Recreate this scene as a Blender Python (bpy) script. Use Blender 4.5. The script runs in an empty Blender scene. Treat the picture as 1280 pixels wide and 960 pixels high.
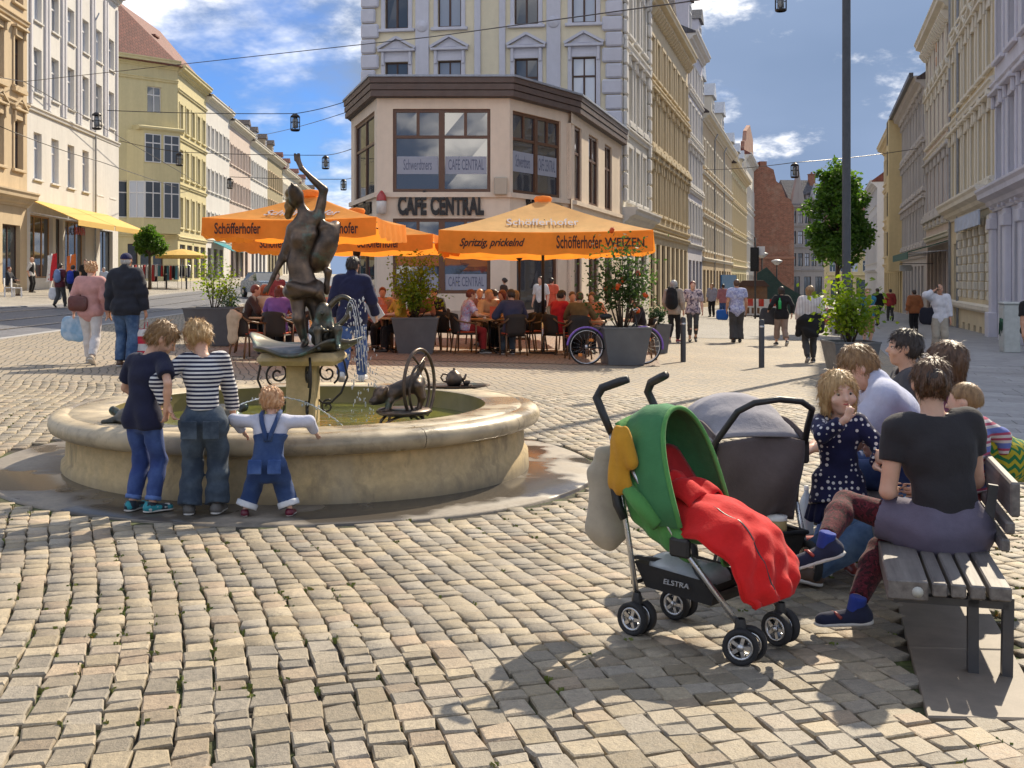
import bpy, bmesh, math, random
import numpy as np
from mathutils import Vector, Matrix, Euler
R = math.radians
rnd = random.Random(7)
SC = bpy.context.scene
COL = SC.collection

# ---------------------------------------------------------------- camera, sky, sun, exposure
F, CX, HY, CAMZ = 1400.0, 640.0, 348.0, 1.5      # photograph pixels (1280 wide)
cam = bpy.data.cameras.new('camera'); camo = bpy.data.objects.new('camera', cam); COL.objects.link(camo)
camo.location = (0, 0, CAMZ); camo.rotation_euler = (R(90), 0, 0)
cam.sensor_width = 36; cam.lens = 36 * F / 1280
cam.shift_y = -(480 - HY) / 1280
cam.clip_start = 0.1; cam.clip_end = 3000
SC.camera = camo
SUN_AZ, SUN_EL = R(31), R(40)                       # azimuth measured from +Y towards +X
tosun = Vector((math.sin(SUN_AZ) * math.cos(SUN_EL), math.cos(SUN_AZ) * math.cos(SUN_EL), math.sin(SUN_EL)))
sl = bpy.data.lights.new('sun', 'SUN'); sl.energy = 2.7; sl.angle = R(0.55); sl.color = (1.0, 0.87, 0.67)
so = bpy.data.objects.new('sun', sl); COL.objects.link(so)
so.rotation_euler = tosun.to_track_quat('Z', 'Y').to_euler()
SC.view_settings.view_transform = 'Standard'; SC.view_settings.look = 'None'
SC.view_settings.exposure = 1.35; SC.view_settings.gamma = 1.0
SC.cycles.max_bounces = 6; SC.cycles.diffuse_bounces = 4; SC.cycles.glossy_bounces = 3
SC.cycles.transmission_bounces = 5; SC.cycles.transparent_max_bounces = 8
SC.cycles.caustics_reflective = False; SC.cycles.caustics_refractive = False

W = bpy.data.worlds.new('World'); SC.world = W; W.use_nodes = True
def build_world():
    nt = W.node_tree; N = nt.nodes; L = nt.links; N.clear()
    out = N.new('ShaderNodeOutputWorld'); bg = N.new('ShaderNodeBackground'); L.new(bg.outputs[0], out.inputs[0])
    bg.inputs[1].default_value = 0.15
    sky = N.new('ShaderNodeTexSky'); sky.sky_type = 'NISHITA'; sky.sun_disc = False
    sky.sun_elevation = SUN_EL; sky.sun_rotation = SUN_AZ; sky.air_density = 1.0; sky.dust_density = 0.25; sky.ozone_density = 3.0
    tc = N.new('ShaderNodeTexCoord'); sep = N.new('ShaderNodeSeparateXYZ'); L.new(tc.outputs['Generated'], sep.inputs[0])
    def m(op, a, b=None, clamp=False):
        n = N.new('ShaderNodeMath'); n.operation = op; n.use_clamp = clamp
        for i, v in enumerate((a, b)):
            if v is None: continue
            if isinstance(v, (int, float)): n.inputs[i].default_value = v
            else: L.new(v, n.inputs[i])
        return n.outputs[0]
    zz = m('ADD', m('MAXIMUM', sep.outputs[2], 0.0), 0.34)
    cmb = N.new('ShaderNodeCombineXYZ')
    L.new(m('DIVIDE', sep.outputs[0], zz), cmb.inputs[0]); L.new(m('DIVIDE', sep.outputs[1], zz), cmb.inputs[1])
    def noise(scale, det, rough, off):
        mp = N.new('ShaderNodeMapping'); mp.inputs['Location'].default_value = off
        L.new(cmb.outputs[0], mp.inputs[0])
        n = N.new('ShaderNodeTexNoise'); n.inputs['Scale'].default_value = scale; n.inputs['Detail'].default_value = det
        n.inputs['Roughness'].default_value = rough; L.new(mp.outputs[0], n.inputs['Vector']); return n.outputs[0]
    def ramp(v, a, b):
        n = N.new('ShaderNodeMapRange'); n.interpolation_type = 'SMOOTHSTEP'
        n.inputs[1].default_value = a; n.inputs[2].default_value = b; L.new(v, n.inputs[0]); return n.outputs[0]
    def mix(f, a, b):
        n = N.new('ShaderNodeMix'); n.data_type = 'RGBA'; L.new(f, n.inputs[0])
        for i, v in ((6, a), (7, b)):
            if isinstance(v, tuple): n.inputs[i].default_value = v + (1,)
            else: L.new(v, n.inputs[i])
        return n.outputs[2]
    n1 = noise(0.95, 7, 0.60, (3.1, 1.7, 0)); n2 = noise(2.1, 8, 0.60, (7.3, 4.2, 0)); n3 = noise(1.5, 4, 0.5, (1.2, 9.4, 0))
    tint = N.new('ShaderNodeMix'); tint.data_type = 'RGBA'; tint.blend_type = 'MULTIPLY'; tint.inputs[0].default_value = 1.0
    L.new(sky.outputs[0], tint.inputs[6]); tint.inputs[7].default_value = (0.13, 0.20, 0.33, 1)
    dark = mix(n3, (0.48, 0.72, 1.18), (1.05, 1.35, 1.95))
    base = mix(ramp(n1, 0.30, 0.47), tint.outputs[2], dark)
    bright = m('MULTIPLY', ramp(n2, 0.50, 0.66), ramp(n1, 0.34, 0.52))
    col = mix(bright, base, (9.0, 8.5, 7.8))
    L.new(col, bg.inputs[0])
build_world()

# ---------------------------------------------------------------- ground shape and pixel helpers
def smooth(a, b, t):
    t = min(1.0, max(0.0, (t - a) / (b - a))); return t * t * (3 - 2 * t)
def G(x, y):
    xc = min(40.0, max(-45.0, x)); yc = min(200.0, max(0.0, y))
    z = -0.024 * xc - 0.005 * yc
    l = smooth(-8, -15, x) if x > -15 else 1.0
    if l > 0: z += l * (0.02 * max(0.0, -xc - 8) + 0.012 * max(0.0, yc - 50))
    return z
def gp(px, py):
    """ground point under a photograph pixel"""
    kx, kz = (px - CX) / F, (py - HY) / F
    a, b = 0.5, 600.0
    for _ in range(50):
        y = (a + b) / 2
        if CAMZ - kz * y > G(kx * y, y): a = y
        else: b = y
    return Vector((kx * a, a, G(kx * a, a)))
def pt(px, py, Y):
    """point at depth Y seen at a photograph pixel"""
    return Vector(((px - CX) / F * Y, Y, CAMZ - (py - HY) / F * Y))

# ---------------------------------------------------------------- object helpers
def link(o, parent=None):
    COL.objects.link(o)
    if parent is not None: o.parent = parent
    return o
def tag(o, label=None, cat=None, group=None, kind=None):
    if label: o['label'] = label
    if cat: o['category'] = cat
    if group: o['group'] = group
    if kind: o['kind'] = kind
    return o
def empty(name, loc=(0, 0, 0), rz=0.0, label=None, cat=None, group=None):
    o = bpy.data.objects.new(name, None); o.empty_display_size = 0.2
    o.location = loc; o.rotation_euler = (0, 0, rz); link(o)
    return tag(o, label, cat, group)
def mesh_obj(name, verts, faces, mats, parent=None, smooth_=False, mi=None, loc=None, rz=None):
    me = bpy.data.meshes.new(name); me.from_pydata([tuple(v) for v in verts], [], [tuple(f) for f in faces])
    if not isinstance(mats, (list, tuple)): mats = [mats]
    for m in mats: me.materials.append(m)
    if mi is not None: me.polygons.foreach_set('material_index', mi)
    if smooth_: me.polygons.foreach_set('use_smooth', [True] * len(me.polygons))
    me.update(); o = bpy.data.objects.new(name, me); link(o, parent)
    if loc is not None: o.location = loc
    if rz is not None: o.rotation_euler = (0, 0, rz)
    return o
def inst(name, src, parent=None, loc=(0, 0, 0), rot=(0, 0, 0), sc=None):
    o = bpy.data.objects.new(name, src.data if hasattr(src, 'data') else src); link(o, parent)
    o.location = loc; o.rotation_euler = rot
    if sc: o.scale = sc
    return o
def copy_tree(o, parent=None):
    c = o.copy(); COL.objects.link(c); c.parent = parent
    for ch in list(o.children): copy_tree(ch, c)
    return c

class MB:
    """collects simple solids into one mesh"""
    def __init__(s): s.v = []; s.f = []; s.m = []; s.sm = []
    def add(s, vs, fs, mi=0, smooth_=False):
        n = len(s.v); s.v += [tuple(v) for v in vs]; s.f += [tuple(i + n for i in f) for f in fs]
        s.m += [mi] * len(fs); s.sm += [smooth_] * len(fs); return s
    def box(s, x0, x1, y0, y1, z0, z1, mi=0):
        return s.add([(x0,y0,z0),(x1,y0,z0),(x1,y1,z0),(x0,y1,z0),(x0,y0,z1),(x1,y0,z1),(x1,y1,z1),(x0,y1,z1)],
              [(0,3,2,1),(4,5,6,7),(0,1,5,4),(1,2,6,5),(2,3,7,6),(3,0,4,7)], mi)
    def bbox(s, x0, x1, y0, y1, z0, z1, b=0.01, mi=0):
        """box with a chamfered edge all round"""
        b = min(b, (x1-x0)*.45, (y1-y0)*.45, (z1-z0)*.45)
        xs, ys, zs = (x0, x1), (y0, y1), (z0, z1); vs = []; idx = {}
        for i in (0, 1):
            for j in (0, 1):
                for k in (0, 1):
                    sx, sy, sz = 1-2*i, 1-2*j, 1-2*k
                    idx[i,j,k,0] = len(vs); vs.append((xs[i], ys[j]+sy*b, zs[k]+sz*b))
                    idx[i,j,k,1] = len(vs); vs.append((xs[i]+sx*b, ys[j], zs[k]+sz*b))
                    idx[i,j,k,2] = len(vs); vs.append((xs[i]+sx*b, ys[j]+sy*b, zs[k]))
        q = []
        for a in (0, 1):
            q.append([idx[a,0,0,0], idx[a,1,0,0], idx[a,1,1,0], idx[a,0,1,0]])
            q.append([idx[0,a,0,1], idx[1,a,0,1], idx[1,a,1,1], idx[0,a,1,1]])
            q.append([idx[0,0,a,2], idx[1,0,a,2], idx[1,1,a,2], idx[0,1,a,2]])
        for i in (0, 1):
            for j in (0, 1):
                q.append([idx[i,j,0,0], idx[i,j,1,0], idx[i,j,1,1], idx[i,j,0,1]])
                q.append([idx[i,0,j,0], idx[i,1,j,0], idx[i,1,j,2], idx[i,0,j,2]])
                q.append([idx[0,i,j,1], idx[1,i,j,1], idx[1,i,j,2], idx[0,i,j,2]])
                for k in (0, 1): q.append([idx[i,j,k,0], idx[i,j,k,1], idx[i,j,k,2]])
        c = Vector(((x0+x1)/2, (y0+y1)/2, (z0+z1)/2)); out = []
        for f in q:
            p = [Vector(vs[t]) for t in f]; n = (p[1]-p[0]).cross(p[2]-p[0]); m = sum(p, Vector())/len(p)
            out.append(f if n.dot(m-c) > 0 else f[::-1])
        return s.add(vs, out, mi)
    def prism(s, poly, z0, z1, mi=0):
        """vertical prism over a counter-clockwise xy polygon"""
        n = len(poly)
        vs = [(p[0], p[1], z0) for p in poly] + [(p[0], p[1], z1) for p in poly]
        fs = [tuple(range(n))[::-1], tuple(range(n, 2*n))] + [(i, (i+1) % n, n+(i+1) % n, n+i) for i in range(n)]
        return s.add(vs, fs, mi)
    def extrude_y(s, poly, y0, y1, mi=0):
        """polygon in xz pushed along y"""
        n = len(poly)
        vs = [(p[0], y0, p[1]) for p in poly] + [(p[0], y1, p[1]) for p in poly]
        fs = [tuple(range(n)), tuple(range(n, 2*n))[::-1]] + [((i+1) % n, i, n+i, n+(i+1) % n) for i in range(n)]
        return s.add(vs, fs, mi)
    def lathe(s, prof, n=24, c=(0, 0, 0), mi=0, smooth_=True, a0=0, a1=2*math.pi):
        full = abs(a1-a0-2*math.pi) < 1e-6; k = n if full else n+1; vs = []; fs = []
        for i in range(k):
            a = a0+(a1-a0)*i/n; ca, sa = math.cos(a), math.sin(a)
            for r, z in prof: vs.append((c[0]+r*ca, c[1]+r*sa, c[2]+z))
        m = len(prof)
        for i in range(n):
            j = (i+1) % k
            for t in range(m-1):
                fs.append((i*m+t, j*m+t, j*m+t+1, i*m+t+1))
        return s.add(vs, fs, mi, smooth_)
    def tube(s, pts, r, n=8, mi=0, closed=False, caps=True, smooth_=True):
        pts = [Vector(p) for p in pts]; k = len(pts); rr = r if isinstance(r, (list, tuple)) else [r]*k
        vs = []; fs = []; up = None
        for i, p in enumerate(pts):
            if closed: t = pts[(i+1) % k]-pts[i-1]
            else: t = pts[min(i+1, k-1)]-pts[max(i-1, 0)]
            t.normalize()
            if up is None: up = Vector((0, 0, 1)) if abs(t.z) < .9 else Vector((1, 0, 0))
            a = t.cross(up)
            if a.length < 1e-5: a = t.orthogonal()
            a.normalize(); b = a.cross(t); b.normalize(); up = b
            for j in range(n):
                th = 2*math.pi*j/n; vs.append(p+(a*math.cos(th)+b*math.sin(th))*rr[i])
        for i in range(k if closed else k-1):
            i2 = (i+1) % k
            for j in range(n): fs.append((i*n+j, i2*n+j, i2*n+(j+1) % n, i*n+(j+1) % n))
        if caps and not closed: fs.append(tuple(range(n))); fs.append(tuple(range((k-1)*n, k*n))[::-1])
        return s.add(vs, [f[::-1] for f in fs], mi, smooth_)
    def ball(s, c, r, n=10, m=7, mi=0, sc=(1, 1, 1)):
        vs = []; fs = []
        for i in range(m+1):
            ph = math.pi*i/m
            for j in range(n):
                th = 2*math.pi*j/n
                vs.append((c[0]+r*sc[0]*math.sin(ph)*math.cos(th), c[1]+r*sc[1]*math.sin(ph)*math.sin(th), c[2]+r*sc[2]*math.cos(ph)))
        for i in range(m):
            for j in range(n): fs.append((i*n+j, (i+1)*n+j, (i+1)*n+(j+1) % n, i*n+(j+1) % n))
        return s.add(vs, fs, mi, True)
    def bar(s, a, b, w, h, up=(0, 0, 1), mi=0):
        """rectangular bar from a to b, w across, h along up"""
        a, b = Vector(a), Vector(b); t = (b-a).normalized(); u = Vector(up)
        sd = t.cross(u)
        if sd.length < 1e-4: sd = t.orthogonal()
        sd.normalize(); u = sd.cross(t); sd = sd*w/2; u = u*h/2
        vs = [a-sd-u, a+sd-u, a+sd+u, a-sd+u, b-sd-u, b+sd-u, b+sd+u, b-sd+u]
        return s.add(vs, [(0,1,2,3),(7,6,5,4),(0,4,5,1),(1,5,6,2),(2,6,7,3),(3,7,4,0)], mi)
    def xform(s, M):
        s.v = [tuple(M @ Vector(v)) for v in s.v]; return s
    def build(s, name, mats, parent=None, loc=None, rz=None):
        o = mesh_obj(name, s.v, s.f, mats, parent, False, s.m, loc, rz)
        if any(s.sm): o.data.polygons.foreach_set('use_smooth', s.sm)
        return o

# ---------------------------------------------------------------- materials
MATS = {}
def srgb(r, g, b):
    f = lambda c: (c/255/12.92) if c/255 <= .04045 else ((c/255+.055)/1.055)**2.4
    return (f(r), f(g), f(b))
class NT:
    def __init__(s, name):
        s.mat = bpy.data.materials.new(name); s.mat.use_nodes = True
        s.N = s.mat.node_tree.nodes; s.L = s.mat.node_tree.links
        s.b = s.N['Principled BSDF']; s.out = s.N['Material Output']
        s.tc = s.N.new('ShaderNodeTexCoord')
    def put(s, sock, v):
        if isinstance(v, bpy.types.NodeSocket): s.L.new(v, sock)
        elif isinstance(v, tuple) and len(v) == 3 and sock.type == 'RGBA': sock.default_value = v+(1,)
        else: sock.default_value = v
    def coord(s, scale=(1, 1, 1), kind='Object', loc=(0, 0, 0), rot=(0, 0, 0)):
        mp = s.N.new('ShaderNodeMapping'); mp.inputs['Scale'].default_value = scale if isinstance(scale, tuple) else (scale,)*3
        mp.inputs['Location'].default_value = loc; mp.inputs['Rotation'].default_value = rot
        s.L.new(s.tc.outputs[kind], mp.inputs[0]); return mp.outputs[0]
    def geo(s): 
        g = s.N.new('ShaderNodeNewGeometry'); return g.outputs['Position']
    def noise(s, scale, detail=4, rough=.55, vec=None, col=False, dist=0):
        n = s.N.new('ShaderNodeTexNoise'); n.inputs['Scale'].default_value = scale; n.inputs['Detail'].default_value = detail
        n.inputs['Roughness'].default_value = rough; n.inputs['Distortion'].default_value = dist
        s.L.new(vec if vec is not None else s.tc.outputs['Object'], n.inputs['Vector']); return n.outputs[1 if col else 0]
    def vor(s, scale, vec=None, feature='F1', out='Distance', rand=1.0):
        n = s.N.new('ShaderNodeTexVoronoi'); n.feature = feature; n.inputs['Scale'].default_value = scale
        n.inputs['Randomness'].default_value = rand
        s.L.new(vec if vec is not None else s.tc.outputs['Object'], n.inputs['Vector']); return n.outputs[out]
    def wave(s, scale, vec=None, dist=0.0, dirn='X', prof='SIN', det=2.0):
        n = s.N.new('ShaderNodeTexWave'); n.wave_profile = prof; n.bands_direction = dirn; n.inputs['Scale'].default_value = scale
        n.inputs['Distortion'].default_value = dist; n.inputs['Detail'].default_value = det
        s.L.new(vec if vec is not None else s.tc.outputs['Object'], n.inputs['Vector']); return n.outputs[1]
    def brick(s, vec, c1, c2, mortar, scale=1.0, w=.25, h=.075, msize=.01, off=.5):
        n = s.N.new('ShaderNodeTexBrick'); n.offset = off
        s.put(n.inputs['Color1'], c1); s.put(n.inputs['Color2'], c2); s.put(n.inputs['Mortar'], mortar)
        n.inputs['Scale'].default_value = scale; n.inputs['Brick Width'].default_value = w; n.inputs['Row Height'].default_value = h
        n.inputs['Mortar Size'].default_value = msize; n.inputs['Mortar Smooth'].default_value = .3
        s.L.new(vec, n.inputs['Vector']); return n
    def math(s, op, a, b=None, c=None, clamp=False):
        n = s.N.new('ShaderNodeMath'); n.operation = op; n.use_clamp = clamp
        for i, v in enumerate((a, b, c)):
            if v is not None: s.put(n.inputs[i], v)
        return n.outputs[0]
    def rng(s, v, a, b, c=0.0, d=1.0):
        n = s.N.new('ShaderNodeMapRange'); s.L.new(v, n.inputs[0])
        for i, t in enumerate((a, b, c, d)): n.inputs[i+1].default_value = t
        return n.outputs[0]
    def mix(s, f, a, b, mode='MIX'):
        n = s.N.new('ShaderNodeMix'); n.data_type = 'RGBA'; n.blend_type = mode
        s.put(n.inputs[0], f); s.put(n.inputs[6], a); s.put(n.inputs[7], b); return n.outputs[2]
    def hsv(s, col, h=.5, sat=1.0, val=1.0):
        n = s.N.new('ShaderNodeHueSaturation'); s.put(n.inputs['Hue'], h); s.put(n.inputs['Saturation'], sat)
        s.put(n.inputs['Value'], val); s.put(n.inputs['Color'], col); return n.outputs[0]
    def sep(s, vec):
        n = s.N.new('ShaderNodeSeparateXYZ'); s.L.new(vec, n.inputs[0]); return n.outputs
    def rand(s):
        n = s.N.new('ShaderNodeObjectInfo'); return n.outputs['Random']
    def island(s):
        n = s.N.new('ShaderNodeNewGeometry'); return n.outputs['Random Per Island']
    def bump(s, h, strength=.3, dist=.02):
        n = s.N.new('ShaderNodeBump'); n.inputs['Strength'].default_value = strength; n.inputs['Distance'].default_value = dist
        s.L.new(h, n.inputs['Height']); s.L.new(n.outputs[0], s.b.inputs['Normal']); return n
    def color(s, v): s.put(s.b.inputs['Base Color'], v); return s
    def rough(s, v): s.put(s.b.inputs['Roughness'], v); return s
    def set(s, **k):
        for a, v in k.items(): s.put(s.b.inputs[a.replace('_', ' ')], v)
        return s

def simple(name, col, rough=.6, var=.18, scale=6, bump=.15, bscale=None, metal=0.0, spec=.5, sub=0.0, bdist=.01):
    """plain coloured surface with drifting tone and a fine relief"""
    if name in MATS: return MATS[name]
    t = NT(name); n = t.noise(scale, 5, .6)
    c = t.hsv(col, val=t.rng(n, .25, .75, 1-var, 1+var), sat=t.rng(t.noise(scale*.37, 3), .3, .7, 1-var*.6, 1+var*.6))
    t.color(c); t.rough(t.rng(t.noise(scale*2.3, 3), .3, .7, max(.03, rough-.1), min(1, rough+.1)))
    if bump: t.bump(t.noise(bscale or scale*8, 4, .65), bump, bdist)
    t.set(Metallic=metal, Specular_IOR_Level=spec)
    if sub: t.set(Subsurface_Weight=sub, Subsurface_Radius=(.02, .007, .004), Subsurface_Scale=.4)
    MATS[name] = t.mat; return t.mat
# ---------------------------------------------------------------- smooth solids: distance fields meshed with surface nets
def V3(*a): return np.array(a, float)
def nrm(v): return v/(np.linalg.norm(v)+1e-9)
class Sdf:
    def __init__(s): s.ops = []; s.disp = None
    def _put(s, fn, lo, hi, k, sub): s.ops.append((fn, np.array(lo, float), np.array(hi, float), k, sub)); return s
    def cone(s, a, b, ra, rb=None, k=.02, n=None, f=1.0, cut=None, sub=False):
        """tapered limb; n,f flatten it along n; cut flattens its end ('a','b','ab')"""
        a = np.array(a, float); b = np.array(b, float); rb = ra if rb is None else rb
        ba = b-a; L2 = max(ba.dot(ba), 1e-9); t = ba/math.sqrt(L2)
        nn = None if n is None else nrm(np.array(n, float)-t*np.dot(n, t))
        def fn(X, Y, Z):
            px, py, pz = X-a[0], Y-a[1], Z-a[2]
            h0 = (px*ba[0]+py*ba[1]+pz*ba[2])/L2; h = np.clip(h0, 0, 1)
            ex, ey, ez = px-h*ba[0], py-h*ba[1], pz-h*ba[2]
            if nn is not None:
                dn = (ex*nn[0]+ey*nn[1]+ez*nn[2])*(1/f-1)
                ex, ey, ez = ex+dn*nn[0], ey+dn*nn[1], ez+dn*nn[2]
            d = np.sqrt(ex*ex+ey*ey+ez*ez)-(ra+(rb-ra)*h)
            if nn is not None: d = d*(f if f < 1 else 1)
            if cut:
                l = math.sqrt(L2)
                if 'a' in cut: d = np.maximum(d, -h0*l)
                if 'b' in cut: d = np.maximum(d, (h0-1)*l)
            return d
        m = max(ra, rb)*max(1, f if nn is not None else 1)
        return s._put(fn, np.minimum(a, b)-m, np.maximum(a, b)+m, k, sub)
    def ell(s, c, r, k=.02, M=None, sub=False):
        c = np.array(c, float); r = np.array(r, float); M = np.eye(3) if M is None else M
        def fn(X, Y, Z):
            px, py, pz = X-c[0], Y-c[1], Z-c[2]
            q = [px*M[0, i]+py*M[1, i]+pz*M[2, i] for i in range(3)]
            k0 = np.sqrt((q[0]/r[0])**2+(q[1]/r[1])**2+(q[2]/r[2])**2)
            k1 = np.sqrt((q[0]/r[0]**2)**2+(q[1]/r[1]**2)**2+(q[2]/r[2]**2)**2)
            return k0*(k0-1)/np.maximum(k1, 1e-6)
        e = np.sqrt(((M*r[None, :])**2).sum(1))
        return s._put(fn, c-e, c+e, k, sub)
    def plane(s, p, n, k=.004):
        """keep only what lies behind the plane"""
        p = np.array(p, float); n = nrm(np.array(n, float))
        s.ops.append((lambda X, Y, Z: -((X-p[0])*n[0]+(Y-p[1])*n[1]+(Z-p[2])*n[2]), None, None, k, True)); return s
    def mesh(s, vox):
        adds = [o for o in s.ops if not o[4]]
        lo = np.min([o[1] for o in adds], 0)-3*vox; hi = np.max([o[2] for o in adds], 0)+3*vox
        n = np.ceil((hi-lo)/vox).astype(int)+1
        ax = [lo[i]+vox*np.arange(n[i]) for i in range(3)]
        Fd = np.full(n, 1.0, np.float32)
        for fn, l, h, k, sub in s.ops:
            if l is None: i0, i1 = np.zeros(3, int), n
            else:
                mg = (0 if sub else k)+2.5*vox+k
                i0 = np.clip(np.floor((l-mg-lo)/vox).astype(int), 0, n-1); i1 = np.clip(np.ceil((h+mg-lo)/vox).astype(int)+1, 1, n)
                if (i1 <= i0).any(): continue
            X = ax[0][i0[0]:i1[0], None, None]; Y = ax[1][None, i0[1]:i1[1], None]; Z = ax[2][None, None, i0[2]:i1[2]]
            d = fn(X, Y, Z).astype(np.float32)
            sl = (slice(i0[0], i1[0]), slice(i0[1], i1[1]), slice(i0[2], i1[2])); c = Fd[sl]
            k = max(k, 1e-4)
            if sub:
                d = -d; h = np.maximum(k-np.abs(c-d), 0)/k; Fd[sl] = np.maximum(c, d)+h*h*k*.25
            else:
                h = np.maximum(k-np.abs(c-d), 0)/k; Fd[sl] = np.minimum(c, d)-h*h*k*.25
        if s.disp is not None:
            Fd = Fd+s.disp(ax[0][:, None, None], ax[1][None, :, None], ax[2][None, None, :]).astype(np.float32)
        return nets(Fd, lo, vox)
def nets(Fd, lo, vox):
    ins = Fd < 0
    cnt = np.zeros(tuple(np.array(Fd.shape)-1), np.int8)
    for a in (0, 1):
        for b in (0, 1):
            for c in (0, 1):
                cnt += ins[a:a+cnt.shape[0], b:b+cnt.shape[1], c:c+cnt.shape[2]]
    I, J, K = np.nonzero((cnt > 0) & (cnt < 8)); m = len(I)
    idx = np.full(cnt.shape, -1, np.int32); idx[I, J, K] = np.arange(m)
    pos = np.zeros((m, 3)); num = np.zeros(m)
    for axis in range(3):
        o = [a for a in range(3) if a != axis]
        for u in (0, 1):
            for v in (0, 1):
                d0 = [0, 0, 0]; d0[o[0]] = u; d0[o[1]] = v; d1 = list(d0); d1[axis] = 1
                va = Fd[I+d0[0], J+d0[1], K+d0[2]]; vb = Fd[I+d1[0], J+d1[1], K+d1[2]]
                cr = (va < 0) != (vb < 0); t = np.where(cr, va/np.where(cr, va-vb, 1), 0)
                p = np.zeros((m, 3)); p[:, o[0]] = u; p[:, o[1]] = v; p[:, axis] = t
                pos += p*cr[:, None]; num += cr
    pos = pos/np.maximum(num, 1)[:, None]
    verts = lo+vox*(np.stack([I, J, K], 1)+pos)
    quads = []
    for axis in range(3):
        b, c = (axis+1) % 3, (axis+2) % 3
        s0 = [slice(None)]*3; s1 = [slice(None)]*3; s0[axis] = slice(0, -1); s1[axis] = slice(1, None)
        A, B = ins[tuple(s0)], ins[tuple(s1)]
        E = np.stack(np.nonzero(A != B), 1); E = E[(E[:, b] > 0) & (E[:, c] > 0) & (E[:, b] < Fd.shape[b]-1) & (E[:, c] < Fd.shape[c]-1)]
        if not len(E): continue
        fl = A[E[:, 0], E[:, 1], E[:, 2]]
        def cell(db, dc):
            q = E.copy(); q[:, b] += db; q[:, c] += dc; return idx[q[:, 0], q[:, 1], q[:, 2]]
        q = np.stack([cell(-1, -1), cell(0, -1), cell(0, 0), cell(-1, 0)], 1)
        q = np.where(fl[:, None], q, q[:, ::-1]); quads.append(q[(q >= 0).all(1)])
    return verts, np.concatenate(quads) if quads else np.zeros((0, 4), int)
def quad_mesh(name, verts, quads, mats, parent=None, smooth_=True, mi=None):
    """fast numpy mesh; quads may be (n,3) or (n,4)"""
    verts = np.asarray(verts, np.float32); quads = np.asarray(quads, np.int32); k = quads.shape[1]; n = len(quads)
    me = bpy.data.meshes.new(name); me.vertices.add(len(verts)); me.vertices.foreach_set('co', verts.ravel())
    me.loops.add(n*k); me.loops.foreach_set('vertex_index', quads.ravel())
    me.polygons.add(n); me.polygons.foreach_set('loop_start', np.arange(n, dtype=np.int32)*k)
    if smooth_: me.polygons.foreach_set('use_smooth', np.ones(n, bool))
    for m in (mats if isinstance(mats, (list, tuple)) else [mats]): me.materials.append(m)
    if mi is not None: me.polygons.foreach_set('material_index', np.asarray(mi, np.int32))
    me.update(calc_edges=True); me.validate()
    o = bpy.data.objects.new(name, me); return link(o, parent)
def sdf_obj(name, s, vox, mat, parent=None):
    v, q = s.mesh(vox); return quad_mesh(name, v, q, mat, parent)
def wrinkle(amp, fr, seed=0):
    a = np.random.RandomState(seed).uniform(-1, 1, (4, 3))*fr; ph = np.random.RandomState(seed+9).uniform(0, 6, 4)
    def f(X, Y, Z):
        return amp*sum(np.sin(X*a[i, 0]+Y*a[i, 1]+Z*a[i, 2]*1.6+ph[i]+1.7*np.sin(X*a[i, 1]*.6+Z*a[i, 0]*.7)) for i in range(4))/2
    return f

# ---------------------------------------------------------------- people
def skin_mat(name, col):
    return simple(name, col, .5, .10, 14, .12, 160, sub=.12)
SKIN = skin_mat('skin', (.62, .36, .25)); SKIN_PALE = skin_mat('skin_pale', (.70, .44, .33)); SKIN_TAN = skin_mat('skin_tan', (.50, .26, .16))
def hair_mat(name, col, col2=None):
    t = NT(name); col2 = col2 or tuple(c*1.7 for c in col)
    n = t.noise(60, 3, .6, t.coord((1, 1, .12))); w = t.noise(190, 2, .5, t.coord((1, 1, .08)))
    t.color(t.mix(t.rng(n, .3, .7), col, col2)); t.rough(.42); t.bump(w, .7, .004); return t.mat
HAIR = {k: hair_mat('hair_'+k, a, b) for k, a, b in [
    ('blond', (.33, .19, .075), (.62, .42, .2)), ('sand', (.17, .09, .035), (.36, .22, .1)), ('brown', (.055, .026, .013), (.15, .075, .035)),
    ('dark', (.016, .010, .008), (.05, .032, .024)), ('grey', (.28, .27, .26), (.5, .48, .46)), ('red', (.30, .06, .015), (.55, .14, .03)),
    ('maroon', (.10, .018, .012), (.2, .04, .02)), ('strawberry', (.42, .20, .09), (.70, .44, .24))]}
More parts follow.
